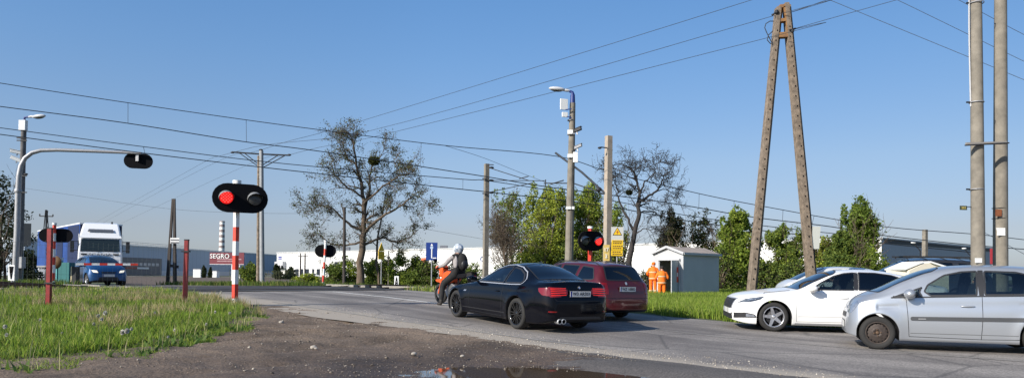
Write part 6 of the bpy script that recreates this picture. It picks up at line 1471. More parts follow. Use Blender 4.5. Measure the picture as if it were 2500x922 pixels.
# ---- signs
def marker(px, y0, y1, Y, lab, pts_):
    c = W(px, (y0 + y1) / 2, Y); b = Vector((c.x, c.y, h(c.x, c.y))); hh_ = (y1 - y0) * Y / F; r = thing('marker_board', b, lab, 'marker board'); c = c - b; w2 = hh_ * .20
    MB().tube([(0, .03, -.1), (0, .03, c.z)], .03, M_steel, 8).build('post', r); bdp = MB().prism([(-w2, -hh_ / 2), (w2, -hh_ / 2), (w2, hh_ / 2), (-w2, hh_ / 2)], M_white, c, (1, 0, 0), (0, 0, 1), .02).build('board', r)
    g_ = MB()
    for (x0, y0_, x1, y1_) in pts_: g_.beam(c + Vector((x0 * w2, -.016, y0_ * hh_ / 2)), c + Vector((x1 * w2, -.016, y1_ * hh_ / 2)), .035 * hh_ / .5, .006, M_black, up=(0, 1, 0))
    g_.build('board_mark', bdp)
marker(28, 646, 684, 26.5, 'white upright marker board with a black V mark at the foot of the curved mast', [(-.55, .8, 0, -.8), (.55, .8, 0, -.8), (-.25, .8, 0, .0), (.25, .8, 0, .0)])
marker(968, 673, 700, 38, 'white marker board with a black A mark in grass near the tall bare tree', [(-.6, -.8, 0, .8), (.6, -.8, 0, .8), (-.3, -.2, .3, -.2), (-.3, -.9, 0, -.2)])
# blue information sign
Y = 40; c = W(1054, 613, Y); b = Vector((c.x, c.y, h(c.x, c.y))); r = thing('road_sign', b, 'tall blue rectangular road sign with a white arrow-like symbol, left of the motorcyclist', 'road sign'); c = c - b
MB().tube([(0, .05, -.1), (0, .05, c.z + .3)], .03, M_steel, 8).build('post', r); hw, hh_ = 14 * Y / F, 21.5 * Y / F
pl = MB().prism([(-hw, -hh_), (hw, -hh_), (hw, hh_), (-hw, hh_)], mat('sign_blue', (.008, .035, .20), .4), c, (1, 0, 0), (0, 0, 1), .03).build('board', r)
sy = MB(); z0 = c.z; sy.box((c.x, c.y - .02, z0 - .12), (.055, .01, .5), M_white).prism([(-.07, 0), (.07, 0), (0, .13)], M_white, (c.x, c.y - .02, z0 + .30), (1, 0, 0), (0, 0, 1), .01)
sy.prism([(.085 * math.cos(a), .085 * math.sin(a)) for a in np.linspace(0, 6.28, 17)[:-1]], mat('pale_blue', (.4, .5, .65), .5), (c.x, c.y - .02, z0 + .2), (1, 0, 0), (0, 0, 1), .012); sy.box((c.x + .15, c.y - .02, z0 - .36), (.2, .01, .05), M_white); sy.build('symbol', pl)
# yellow sign seen at an angle
Y = 43; c = W(931, 613, Y); b = Vector((c.x, c.y, h(c.x, c.y))); r = thing('warning_sign', b, 'yellow warning sign with a pointed top turned edge-on, before the tall bare tree', 'road sign'); c = c - b
yd = mat('sign_yellow', (.72, .46, .015), .5); MB().tube([(0, .05, -.1), (0, .05, c.z + .4)], .03, M_steel, 8).build('post', r)
u = Vector((.5, .85, 0)); MB().prism([(-.26, -.47), (.26, -.47), (.26, .0), (-.26, .0)], yd, c, u, (0, 0, 1), .03).build('board', r); MB().prism([(-.26, .02), (.26, .02), (.0, .50)], yd, c, u, (0, 0, 1), .03).build('triangle', r); MB().box(c + Vector((0, -.03, -.22)), (.12, .02, .02), M_dark).build('print_line', r)
# stack of yellow electrical warning signs
Y = 30; c = W(1507, 572, Y); b = Vector((c.x, c.y, h(c.x, c.y))); r = thing('warning_sign', b, 'stack of white and yellow high-voltage warning signs beside the square concrete mast', 'warning sign'); c = c - b
MB().tube([(.0, .05, -.1), (.0, .05, c.z)], .03, M_steel, 8).build('post', r)
def sp_(px, py): return W(px, py, Y) - b
pw_ = MB().prism([(-.25, -.31), (.25, -.31), (.25, .31), (-.25, .31)], mat('sign_white', (.5, .5, .47), .6), c, (1, 0, 0), (0, 0, 1), .02).build('white_board', r)
tri = MB().prism([(-.19, -.13), (.19, -.13), (0, .2)], M_black, c + Vector((0, -.014, .10)), (1, 0, 0), (0, 0, 1), .008).prism([(-.155, -.11), (.155, -.11), (0, .16)], yd, c + Vector((0, -.02, .10)), (1, 0, 0), (0, 0, 1), .008).build('warning_triangle', pw_)
MB().prism([(.02, .10), (-.05, -.0), (.0, .0), (-.03, -.09), (.05, .03), (.0, .03)], mat('bolt_red', (.35, .05, .02), .6), c + Vector((0, -.027, .09)), (1, 0, 0), (0, 0, 1), .006).build('bolt', tri)
for (py, hh_, rows, dx) in ((591, .19, 2, 0), (603, .21, 2, -.01), (617, .23, 2, -.02)):
    q = sp_(1507, py); pb = MB().prism([(-.235, -hh_ / 2), (.235, -hh_ / 2), (.235, hh_ / 2), (-.235, hh_ / 2)], yd, q + Vector((dx, -.01, 0)), (1, 0, 0), (0, 0, 1), .02).build('yellow_board', r); g_ = MB(); rr = random.Random(py)
    for k in range(rows):
        x = -.18; g_ = MB()
        while x < .15: w2 = rr.uniform(.04, .09); g_.box(q + Vector((dx + x + w2 / 2, -.024, hh_ * (.2 - .4 * k))), (w2, .005, .045), mat('print_brown', (.12, .07, .02), .6)); x += w2 + .02
        g_.build('lettering', pb)
# small yellow plate and speaker-like box low by the mast
# round no-lorries sign
Y = 60; c = W(1283, 615, Y); b = Vector((c.x, c.y, h(c.x, c.y))); r = thing('round_sign', b, 'round white sign with a red rim and a dark lorry symbol, above the black coupe', 'road sign'); c = c - b
MB().tube([(.12, .06, -.1), (.12, .06, c.z)], .035, M_steel, 8).build('post', r)
MB().lathe([(0, -.012), (.42, -.012), (.42, .012), (0, .012)], M_red, 28, 'Y', tuple(c)).build('rim', r); fc = MB().lathe([(0, -.03), (.32, -.03), (.32, -.01)], M_white, 28, 'Y', tuple(c)).build('face', r)
MB().box(c + Vector((0, -.04, .02)), (.32, .01, .13), M_black).box(c + Vector((-.1, -.04, -.06)), (.12, .01, .05), M_black).build('lorry_symbol', fc)
# signs seen from behind, far left
b = G(62, 37); r = thing('road_sign', b, 'dark grey back of a rectangular road sign next to the left lamp post', 'road sign'); c = W(62, 572, 37) - b; MB().tube([(-.18, 0, -.1), (-.18, 0, c.z + .5)], .04, M_steel, 8).build('post', r); MB().prism([(-.24, -.56), (.24, -.56), (.24, .56), (-.24, .56)], mat('sign_back', (.06, .065, .07), .5, .4), c, (.9, .4, 0), (0, 0, 1), .03).build('board', r)
b = G(133, 33); r = thing('round_sign', b, 'brownish back of a round road sign behind the left red post', 'road sign'); c = W(134, 640, 33) - b; MB().tube([(.0, 0, -.1), (.0, 0, c.z + .2)], .03, M_white, 8).build('post', r); MB().lathe([(0, -.012), (.30, -.012), (.30, .012), (0, .012)], mat('sign_brown', (.16, .085, .03), .7), 24, 'Y', tuple(c)).build('board', r)
# teal cabinet
b = G(160, 38); r = thing('cabinet', b, 'teal service cabinet with a lighter side, left of the blue oncoming car', 'cabinet'); MB().box((0, 0, .62), (.62, .5, 1.24), mat('teal_paint', (.015, .14, .14), .6)).build('body', r, bevel=.01); MB().box((-.36, -.02, .65), (.12, .54, 1.34), mat('teal_light', (.12, .42, .42), .6)).build('side_panel', r); MB().box((-.36, -.02, 1.42), (.18, .5, .14), M_white).build('lid', r)
# barrier with its boom down across the oncoming lane
b = G(183, 33.5); r = thing('barrier', b, 'lowered red and white barrier boom in front of the oncoming blue car', 'barrier')
MB().box((.02, 0, .45), (.2, .3, .95), M_dark).box((-.10, -.12, .45), (.08, .05, .95), mat('yellow_white', (.6, .5, .3), .6)).build('stand', r, bevel=.01)
p0 = W(185, 644, 33.4) - b; p1 = W(337, 645, 34.6) - b; k = 8; mb = MB()
for i in range(k): mb.beam(p0.lerp(p1, i / k), p0.lerp(p1, (i + 1) / k), .05, .10, M_red if i % 2 else M_white)
mb.build('boom', r)
# street lamps before the shaded wall and things at the right edge
for (px, py, Y, lab) in ((2230, 592, 120, 'distant street lamp with a white head before the shaded wall, left of the two'), (2354, 606, 130, 'distant street lamp with a white head before the shaded wall, right of the two')):
    c = W(px, py, Y); b = Vector((W(px + 18, 640, Y).x, c.y, 0)); r = thing('street_lamp', b, lab, 'street lamp', 'street lamps at the shaded warehouse'); c = c - b; hd_ = W(px + 17, py + 20, Y) - b
    MB().tube([(0, 0, 0), hd_, c], .10, M_dark, 6).build('pole', r); MB().ell(c, (.45, .2, .14), M_white, 10, 6).build('lamp_head', r)
b = G(2424, 60); r = thing('red_sign', b, 'small red board just visible behind the right round pole', 'sign'); c = W(2425, 625, 60) - b; MB().box(c, (.5, .06, 1.25), mat('board_red', (.35, .03, .04), .6)).build('board', r); MB().tube([(0, .05, 0), (0, .05, c.z)], .05, M_steel, 8).build('post', r)

# ---- electrical shed with two doors, and the white kiosk at the right
b = G(1668, 36.7); b.z = W(1668, 724, 36.7).z
r = thing('electrical_shed', b, 'pale grey metal shed with a low gable roof and an open door, beside two workers', 'shed')
M_sh = mat('shed_grey_paint', (.45, .455, .47), .5, var=.05, vscale=1); M_shr = mat('shed_roof', (.36, .30, .25), .8, var=.15, vscale=2)
gd = Vector((-.67, .742, 0)).normalized(); sd = Vector((.742, .67, 0)).normalized(); gw, sl2 = 1.85, 3.2; He = W(1668, 618, 36.7).z - b.z; Hp = He + .30
mxS = Matrix((gd, sd, Vector((0, 0, 1)))).transposed()
def S3(u, v, z): return gd * u + sd * v + Vector((0, 0, z))
# gable wall with a door opening
d0, d1, dh = .26, 1.42, He - .34
mb = MB()
for (u0, u1, z0, z1) in ((0, d0, 0, He), (d1, gw, 0, He), (d0, d1, dh, He)): mb.add([S3(u0, 0, z0), S3(u1, 0, z0), S3(u1, 0, z1), S3(u0, 0, z1)], [(0, 1, 2, 3)], M_sh)
mb.add([S3(0, 0, He), S3(gw, 0, He), S3(gw / 2, 0, Hp)], [(0, 1, 2)], M_sh)
mb.add([S3(0, 0, 0), S3(0, sl2, 0), S3(0, sl2, He), S3(0, 0, He)], [(0, 1, 2, 3)], M_sh); mb.add([S3(gw, 0, 0), S3(gw, sl2, 0), S3(gw, sl2, He), S3(gw, 0, He)], [(0, 1, 2, 3)], M_sh)
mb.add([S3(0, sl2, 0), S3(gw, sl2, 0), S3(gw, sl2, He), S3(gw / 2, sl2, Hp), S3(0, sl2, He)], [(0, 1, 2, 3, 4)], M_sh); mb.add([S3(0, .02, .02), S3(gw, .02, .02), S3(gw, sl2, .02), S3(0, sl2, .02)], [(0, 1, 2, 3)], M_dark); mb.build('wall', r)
rf = MB()
for (ua, ub) in ((-.10, gw / 2), (gw + .10, gw / 2)):
    za = He - .03; zb2 = Hp + .03
    P_ = [S3(ua, -.12, za), S3(ub, -.12, zb2), S3(ub, sl2 + .12, zb2), S3(ua, sl2 + .12, za)]; rf.add(P_ + [p + Vector((0, 0, .05)) for p in P_], [(3, 2, 1, 0), (4, 5, 6, 7), (0, 1, 5, 4), (1, 2, 6, 5), (2, 3, 7, 6), (3, 0, 4, 7)], M_shr)
rf.build('roof', r)
bg_ = MB()
for (ua, za, ub, zb2) in ((-.1, He, gw / 2, Hp + .05), (gw + .1, He, gw / 2, Hp + .05)): bg_.beam(S3(ua, -.14, za), S3(ub, -.14, zb2), .03, .12, M_sh)
bg_.beam(S3(-.12, -.1, He - .01), S3(-.12, sl2 + .1, He - .01), .03, .12, M_sh); bg_.build('fascia', r)
fr = MB().beam(S3(d0 - .04, -.03, 0), S3(d0 - .04, -.03, dh), .06, .05, M_sh, up=(0, 1, 0)).beam(S3(d1 + .04, -.03, 0), S3(d1 + .04, -.03, dh), .06, .05, M_sh, up=(0, 1, 0)).beam(S3(d0 - .1, -.06, dh + .04), S3(d1 + .1, -.06, dh + .04), .12, .08, M_sh).build('door_frame', r)
dn = Vector((-.10, -.995, 0)).normalized(); hp = S3(d0 + .02, -.04, 0); md = hp + dn * .02
P_ = [hp, hp + Vector((-.50, -.75, 0)), hp, hp]
e_ = (P_[1] - P_[0]).normalized(); dr = MB().prism([(0, .04), ((P_[1] - P_[0]).length * 1.0, .04), ((P_[1] - P_[0]).length * 1.0, dh - .02), (0, dh - .02)], M_sh, hp, e_, (0, 0, 1), .04).build('door', r)
MB().box(hp + e_ * .18 + Vector((.02, -.06, 1.1)), (.09, .02, .75), M_red, Matrix.Rotation(0, 3, 'Z')).box(hp + e_ * .18 + Vector((.02, -.07, 1.1)), (.05, .02, .2), M_white).build('door_sign', dr)
b = G(2262, 24); r = thing('white_kiosk', b, 'cream-white gabled kiosk between the white saloon and the silver hatchback', 'kiosk')
he = W(2262, 656, 24).z - b.z; hp_ = W(2262, 641, 24).z - b.z; wk = .68; M_ck = mat('cream_paint', (.72, .66, .54), .6)
MB().prism([(-wk, -.05), (wk + .05, -.05), (wk + .05, he), (.12, hp_), (-.12, hp_), (-wk, he - .05)], M_ck, (0, .6, 0), (1, .12, 0), (0, 0, 1), 1.2).build('wall', r, bevel=.01)
MB().beam((-wk - .05, .6, he - .02), (-.12, .6, hp_ + .03), 1.3, .05, M_white, up=(0, 0, 1)).beam((.12, .6, hp_ + .03), (wk + .1, .6, he + .03), 1.3, .05, M_white, up=(0, 0, 1)).build('roof', r)
# ================================================================ people, motorcycle, lorry, other vehicles
def figure(name, J, bones, mats_, parent=None, sub=1):
    """one continuous skinned body. J: joint -> (pos, radius); bones: (a, b, material index)"""
    names = list(J); idx = {n: i for i, n in enumerate(names)}; me = bpy.data.meshes.new(name)
    me.from_pydata([J[n][0] for n in names], [(idx[a], idx[b]) for a, b, _ in bones], [])
    o = bpy.data.objects.new(name, me); sc.collection.objects.link(o)
    m = o.modifiers.new('s', 'SKIN'); m.use_smooth_shade = True
    for i, n in enumerate(names):
        rd = J[n][1]; rd = rd if isinstance(rd, tuple) else (rd, rd); me.skin_vertices[0].data[i].radius = rd; me.skin_vertices[0].data[i].use_root = (n == 'pelvis')
    s_ = o.modifiers.new('u', 'SUBSURF'); s_.levels = s_.render_levels = sub
    dg = bpy.context.evaluated_depsgraph_get(); m2 = bpy.data.meshes.new_from_object(o.evaluated_get(dg)); bpy.data.objects.remove(o)
    m2.name = name; m2.materials.clear(); [m2.materials.append(k) for k in mats_]
    segs = [(Vector(J[a][0]), Vector(J[b][0]), mi) for a, b, mi in bones]
    for p in m2.polygons:
        c = Vector(p.center); best = 9; bi = 0
        for a, b, mi in segs:
            d = b - a; t = max(0, min(1, (c - a).dot(d) / max(1e-9, d.length_squared))); q = (c - (a + d * t)).length
            if q < best: best, bi = q, mi
        p.material_index = bi; p.use_smooth = True
    ob = bpy.data.objects.new(name, m2); sc.collection.objects.link(ob)
    if parent: ob.parent = parent
    return ob
def hand(J, B, pre, wrist, d, side, mi, curl=.5):
    """palm and five fingers growing from the wrist joint"""
    d = Vector(d).normalized(); s_ = Vector(side).normalized(); dn = d.cross(s_).normalized(); w_ = Vector(J[wrist][0]); pm = w_ + d * .06
    J[pre + 'palm'] = (tuple(pm), (.034, .022)); B.append((wrist, pre + 'palm', mi))
    for k, (o_, L) in enumerate(((-.03, .062), (-.01, .075), (.01, .07), (.03, .055))):
        a = pm + s_ * o_ + d * .035; b_ = a + d * L * .5 + dn * .01; c_ = b_ + (d * (1 - curl) + dn * curl).normalized() * L * .5
        for n_, q, r_ in ((f'{pre}f{k}a', a, .0105), (f'{pre}f{k}b', b_, .0095), (f'{pre}f{k}c', c_, .0085)): J[n_] = (tuple(q), r_)
        B += [(pre + 'palm', f'{pre}f{k}a', mi), (f'{pre}f{k}a', f'{pre}f{k}b', mi), (f'{pre}f{k}b', f'{pre}f{k}c', mi)]
    t0 = pm - s_ * .035 - d * .01; t1 = t0 - s_ * .02 + d * .035
    J[pre + 't0'] = (tuple(t0), .012); J[pre + 't1'] = (tuple(t1), .010); B += [(pre + 'palm', pre + 't0', mi), (pre + 't0', pre + 't1', mi)]
M_skin = mat('skin', (.48, .26, .18), .6); M_orange = mat('hi_vis_orange', (.85, .17, .008), .75, var=.15, vscale=9); M_reft = mat('reflective_tape', (.55, .45, .28), .45)
M_boot = mat('boot_leather', (.03, .025, .022), .6); M_blk = mat('black_textile', (.010, .0095, .010), .85, var=.3, vscale=14); M_gtx = mat('pale_grey_textile', (.30, .275, .27), .8, var=.2, vscale=12)
M_hair = mat('dark_hair', (.03, .022, .018), .8)

# ---- motorcycle (x forward, y left)
HD = Vector((-.65, .76)).normalized(); mc = Vector((-1.62, 21.35)); rz = math.atan2(HD.y, HD.x)
b = Vector((mc.x, mc.y, h(mc.x, mc.y) + .03)); lean_ = 0.02
dz = (h(*(mc + HD * .72)) - h(*(mc - HD * .72))) / 1.44
mo = thing('motorcycle', b, 'orange motorcycle waiting at the crossing, ridden by a person in a white helmet', 'motorcycle'); mo.rotation_euler = (0, -math.asin(dz), rz)
M_or = mat('orange_fairing', (.62, .085, .008), .4, coat=.4); M_alu = mat('engine_alloy', (.32, .32, .33), .4, .8)
for x in (.74, -.72):
    wdt = .12 if x > 0 else .17; t = MB().lathe([(.215, -wdt / 2 + .01), (.25, -wdt / 2), (.29, -wdt / 3), (.305, 0), (.29, wdt / 3), (.25, wdt / 2), (.215, wdt / 2 - .01)], M_rubber, 32, 'Y', (0, 0, 0)).build('wheel', mo, bevel=0); t.location = (x, 0, .305)
    rm = MB().lathe([(.215, -.04), (.205, -.04), (.205, .04), (.215, .04)], M_black, 32, 'Y').lathe([(0, -.06), (.03, -.06), (.03, .06), (0, .06)], M_alu, 12, 'Y')
    for i in range(10): a = i * math.pi / 5; rm.beam((.02 * math.cos(a), .02, .02 * math.sin(a)), (.205 * math.cos(a + .15), -.01, .205 * math.sin(a + .15)), .014, .014, M_black, up=(0, 1, 0))
    rm.lathe([(.09, .055), (.15, .055), (.15, .06), (.09, .06)], M_alu, 24, 'Y'); rm.build('rim', t)
MB().tube([(.74, .09, .305), (.55, .09, .85), (.50, .08, 1.0)], [.03, .03, .026], M_or, 8).tube([(.74, -.09, .305), (.55, -.09, .85), (.50, -.08, 1.0)], [.03, .03, .026], M_or, 8).build('fork', mo)
MB().prism(rnd([(.62, .60), (.95, .64), (1.0, .70), (.70, .74), (.55, .68)], .04), M_or, (0, 0, 0), (1, 0, 0), (0, 0, 1), .12).build('front_mudguard', mo, bevel=.015)
MB().prism(rnd([(.58, .82), (.72, .78), (.76, 1.02), (.66, 1.16), (.54, 1.10)], .04), M_or, (0, 0, 0), (1, 0, 0), (0, 0, 1), .22).build('headlamp_cowl', mo, bevel=.03)
MB().prism(rnd([(-.10, .80), (.10, .62), (.42, .55), (.52, .70), (.45, .95), (.25, 1.03), (.0, .93)], .05), M_or, (0, 0, 0), (1, 0, 0), (0, 0, 1), .34).build('tank_fairing', mo, bevel=.05)
MB().prism(rnd([(.25, .42), (.48, .50), (.50, .60), (.34, .62), (.2, .56)], .04), M_or, (0, 0, 0), (1, 0, 0), (0, 0, 1), .30).build('radiator_cover', mo, bevel=.03)
MB().prism(rnd([(-.62, .90), (-.60, .97), (-.1, .90), (.02, .86), (-.05, .78), (-.5, .82)], .04), M_black, (0, 0, 0), (1, 0, 0), (0, 0, 1), .24).build('seat', mo, bevel=.03)
MB().prism(rnd([(-.85, .92), (-.82, 1.0), (-.55, .96), (-.5, .84)], .03), M_blk, (0, 0, 0), (1, 0, 0), (0, 0, 1), .20).beam((-.55, 0, 1.0), (-.9, 0, 1.02), .22, .02, M_black).build('tail_rack', mo, bevel=0)
MB().prism(rnd([(-.18, .28), (.28, .26), (.34, .52), (.1, .66), (-.15, .58)], .05), M_alu, (0, 0, 0), (1, 0, 0), (0, 0, 1), .30).lathe([(0, .12), (.11, .12), (.12, .17), (0, .20)], M_black, 16, 'Y', (.0, 0, .40)).build('engine', mo, bevel=.02)
MB().tube([(.40, .0, .72), (.38, .12, .45), (.2, .14, .24), (-.2, .13, .24)], .022, M_alu, 8).tube([(-.2, -.16, .35), (-.5, -.17, .5), (-.85, -.17, .72)], [.03, .05, .05], M_alu, 10).build('exhaust', mo)
MB().beam((-.15, .10, .38), (-.72, .10, .31), .04, .06, M_dark).beam((-.15, -.10, .38), (-.72, -.10, .31), .04, .06, M_dark).beam((.48, 0, .95), (-.2, .1, .45), .05, .05, M_black).beam((-.1, 0, .8), (-.2, .1, .35), .05, .05, M_black).build('frame', mo)
MB().tube([(.40, .38, 1.08), (.46, .2, 1.10), (.50, 0, 1.04), (.46, -.2, 1.10), (.40, -.38, 1.08)], .014, M_black, 8).beam((.44, .30, 1.1), (.50, .40, 1.24), .012, .012, M_black).beam((.44, -.30, 1.1), (.50, -.40, 1.24), .012, .012, M_black).build('handlebar', mo)
for sg in (1, -1): MB().ell((.50, sg * .42, 1.27), (.02, .075, .045), M_black, 10, 6).build('mirror', mo); MB().ell((.48, sg * .33, 1.07), (.05, .08, .06), M_or if sg > 0 else M_black, 10, 6).build('hand_guard', mo)
MB().beam((-.92, 0, .62), (-.97, 0, .80), .18, .01, M_plate, up=(0, 1, 0)).build('number_plate', mo); MB().ell((-.87, 0, .88), (.03, .07, .03), M_tail, 10, 6).build('tail_light', mo)
# rider
J = dict(pelvis=((-.16, 0, .93), (.20, .17)), belly=((-.17, 0, 1.10), (.19, .16)), chest=((-.15, 0, 1.32), (.22, .165)), neckb=((-.13, 0, 1.47), (.12, .11)), head=((-.11, 0, 1.58), (.085, .095)),
         shl=((-.12, .20, 1.42), .08), ell_=((.06, .34, 1.18), .066), wrl=((.34, .34, 1.11), .045), shr=((-.12, -.20, 1.42), .08), elr=((.06, -.34, 1.18), .066), wrr=((.37, -.34, 1.11), .04),
         hipl=((-.12, .12, .90), .125), knl=((.26, .27, .62), .105), anl=((.16, .40, .16), .075), hel=((.13, .40, .055), .045), tol=((.33, .42, .05), .04),
         hipr=((-.12, -.12, .90), .11), knr=((.26, -.24, .66), .085), anr=((.02, -.22, .38), .055), her=((-.02, -.22, .31), .045), tor=((.18, -.23, .30), .04))
Bn = [('pelvis', 'belly', 0), ('belly', 'chest', 0), ('chest', 'neckb', 0), ('neckb', 'head', 2), ('chest', 'shl', 0), ('shl', 'ell_', 1), ('ell_', 'wrl', 1), ('chest', 'shr', 0), ('shr', 'elr', 1), ('elr', 'wrr', 1),
      ('pelvis', 'hipl', 0), ('hipl', 'knl', 0), ('knl', 'anl', 0), ('anl', 'hel', 3), ('hel', 'tol', 3), ('pelvis', 'hipr', 0), ('hipr', 'knr', 0), ('knr', 'anr', 0), ('anr', 'her', 3), ('her', 'tor', 3)]
hand(J, Bn, 'l', 'wrl', (.6, .5, -.35), (.4, -.6, 0), 0, .8); hand(J, Bn, 'r', 'wrr', (.6, -.5, -.35), (-.4, -.6, 0), 0, .8)
rd_ = thing('person', b, 'motorcyclist in a black and pale grey jacket and white helmet, one foot on the road', 'person'); rd_.rotation_euler = (0, 0, rz)
figure('body', J, Bn, [M_blk, M_gtx, M_skin, M_boot], rd_)
mh = Matrix.Rotation(.1, 3, 'Y'); hm = MB().ell((-.11, 0, 1.63), (.172, .142, .16), mat('helmet_white', (.70, .74, .78), .25, coat=.8, col2=(.12, .16, .22), vscale=9, detail=2), 20, 14, mh).build('helmet', rd_)
MB().ell((-.065, 0, 1.62), (.135, .118, .062), M_lamp, 18, 8, mh).build('visor', hm); MB().ell((-.05, 0, 1.535), (.12, .10, .06), M_white, 14, 8, mh).build('chin_guard', hm)
for sg in (-1, 1): MB().ell((-.20, sg * .165, 1.24), (.10, .06, .19), M_gtx, 12, 8).build('jacket_panel', rd_)
bp_ = thing('backpack', b + Vector((0, 0, 0)), 'black backpack worn by the motorcyclist', 'backpack'); bp_.rotation_euler = (0, 0, rz)
MB().ell((-.33, 0, 1.26), (.13, .155, .25), M_blk, 16, 12, Matrix.Rotation(.12, 3, 'Y')).build('main_bag', bp_); MB().ell((-.42, 0, 1.18), (.07, .12, .14), M_plastic, 14, 8).build('front_pocket', bp_)
for sg in (-1, 1): MB().tube([(-.27, sg * .09, 1.46), (-.14, sg * .12, 1.50), (.0, sg * .12, 1.40), (.0, sg * .13, 1.2), (-.22, sg * .15, 1.06)], .016, M_plastic, 6).build('shoulder_strap', bp_)

# ---- two workers in orange
def worker(px, Y, ytop, lab, yaw, armv, cap, seed):
    b = G(px, Y); top = W(px, ytop, Y).z; H = 1.76; b.z = top - H; b.z = top - H; r = thing('person', b, lab, 'person', 'railway workers in orange', yaw)
    J = dict(pelvis=((0, 0, .95), (.155, .13)), belly=((0, 0, 1.10), (.165, .14)), chest=((.03, 0, 1.32), (.19, .145)), neckb=((.06, 0, 1.47), (.075, .075)), head=((.10, 0, 1.58), (.075, .085)), top=((.10, 0, 1.67), (.07, .08)),
             shl=((.03, .20, 1.40), .075), ell_=((.0, .30, 1.14), .07), wrl=((.24, .24, 1.03), .05), shr=((.03, -.20, 1.40), .075), elr=((.0, -.30, 1.14), .07), wrr=((.22 + armv, -.24, 1.06 + armv), .05),
             hipl=((0, .10, .90), .11), knl=((.03, .11, .50), .085), anl=((-.01, .12, .12), .065), tol=((.13, .14, .04), .04), hell_=((-.04, .12, .05), .045), hipr=((0, -.10, .90), .11), knr=((.03, -.11, .50), .085), anr=((-.01, -.12, .12), .065), tor=((.13, -.14, .04), .04), her=((-.04, -.12, .05), .045))
    Bn = [('pelvis', 'belly', 0), ('belly', 'chest', 0), ('chest', 'neckb', 0), ('neckb', 'head', 1), ('head', 'top', 1), ('chest', 'shl', 0), ('shl', 'ell_', 0), ('ell_', 'wrl', 0), ('chest', 'shr', 0), ('shr', 'elr', 0), ('elr', 'wrr', 0), ('pelvis', 'hipl', 0), ('hipl', 'knl', 0), ('knl', 'anl', 0), ('anl', 'hell_', 2), ('hell_', 'tol', 2), ('pelvis', 'hipr', 0), ('hipr', 'knr', 0), ('knr', 'anr', 0), ('anr', 'her', 2), ('her', 'tor', 2)]
    hand(J, Bn, 'l', 'wrl', (.8, -.3, -.1), (0, .3, .9), 1, .5); hand(J, Bn, 'r', 'wrr', (.8, .3, -.1), (0, .3, -.9), 1, .5)
    figure('body', J, Bn, [M_orange, M_skin, M_boot], r)
    # jacket: a loose shell with tape bands
    jk = MB().lathe([(.17, .84), (.21, .86), (.205, .98), (.19, 1.12), (.205, 1.30), (.19, 1.42), (.11, 1.50), (.075, 1.52)], M_orange, 20, mats=[M_orange, M_orange, M_orange, M_orange, M_orange, M_orange, M_orange]); jk.v = [(v[0] * .78 + .02, v[1], v[2]) for v in jk.v]; jo = jk.build('jacket', r)
    for z_ in (.93, 1.24): tp_ = MB().lathe([(.208, z_ - .028), (.209, z_ + .028)], M_reft, 20); tp_.v = [(v[0] * .78 + .02, v[1], v[2]) for v in tp_.v]; tp_.build('reflective_band', jo)
    for sg in (-1, 1): MB().lathe([(.092, .30), (.094, .36)], M_reft, 12, 'Z', (.015, sg * .115, 0)).build('trouser_band', r)
    if cap: MB().ell((.10, 0, 1.665), (.115, .105, .085), M_orange if cap == 1 else M_hair, 14, 8).build('hard_hat' if cap == 1 else 'hair', r)
    MB().ell((.20, 0, 1.60), (.02, .014, .022), M_skin, 8, 6).build('nose', r)
    for sg in (-1, 1): MB().ell((.10, sg * .088, 1.60), (.022, .012, .032), M_skin, 8, 6).build('ear', r); MB().ell((.182, sg * .03, 1.625), (.008, .010, .007), M_black, 6, 4).build('eye', r)
worker(1594, 36.6, 638, 'railway worker in orange with an orange head cover, left of the two by the shed', 1.15, .0, 1, 1)
worker(1616, 36.2, 648, 'railway worker in an orange jacket with reflective bands, facing into the shed doorway', 1.45, .1, 2, 2)

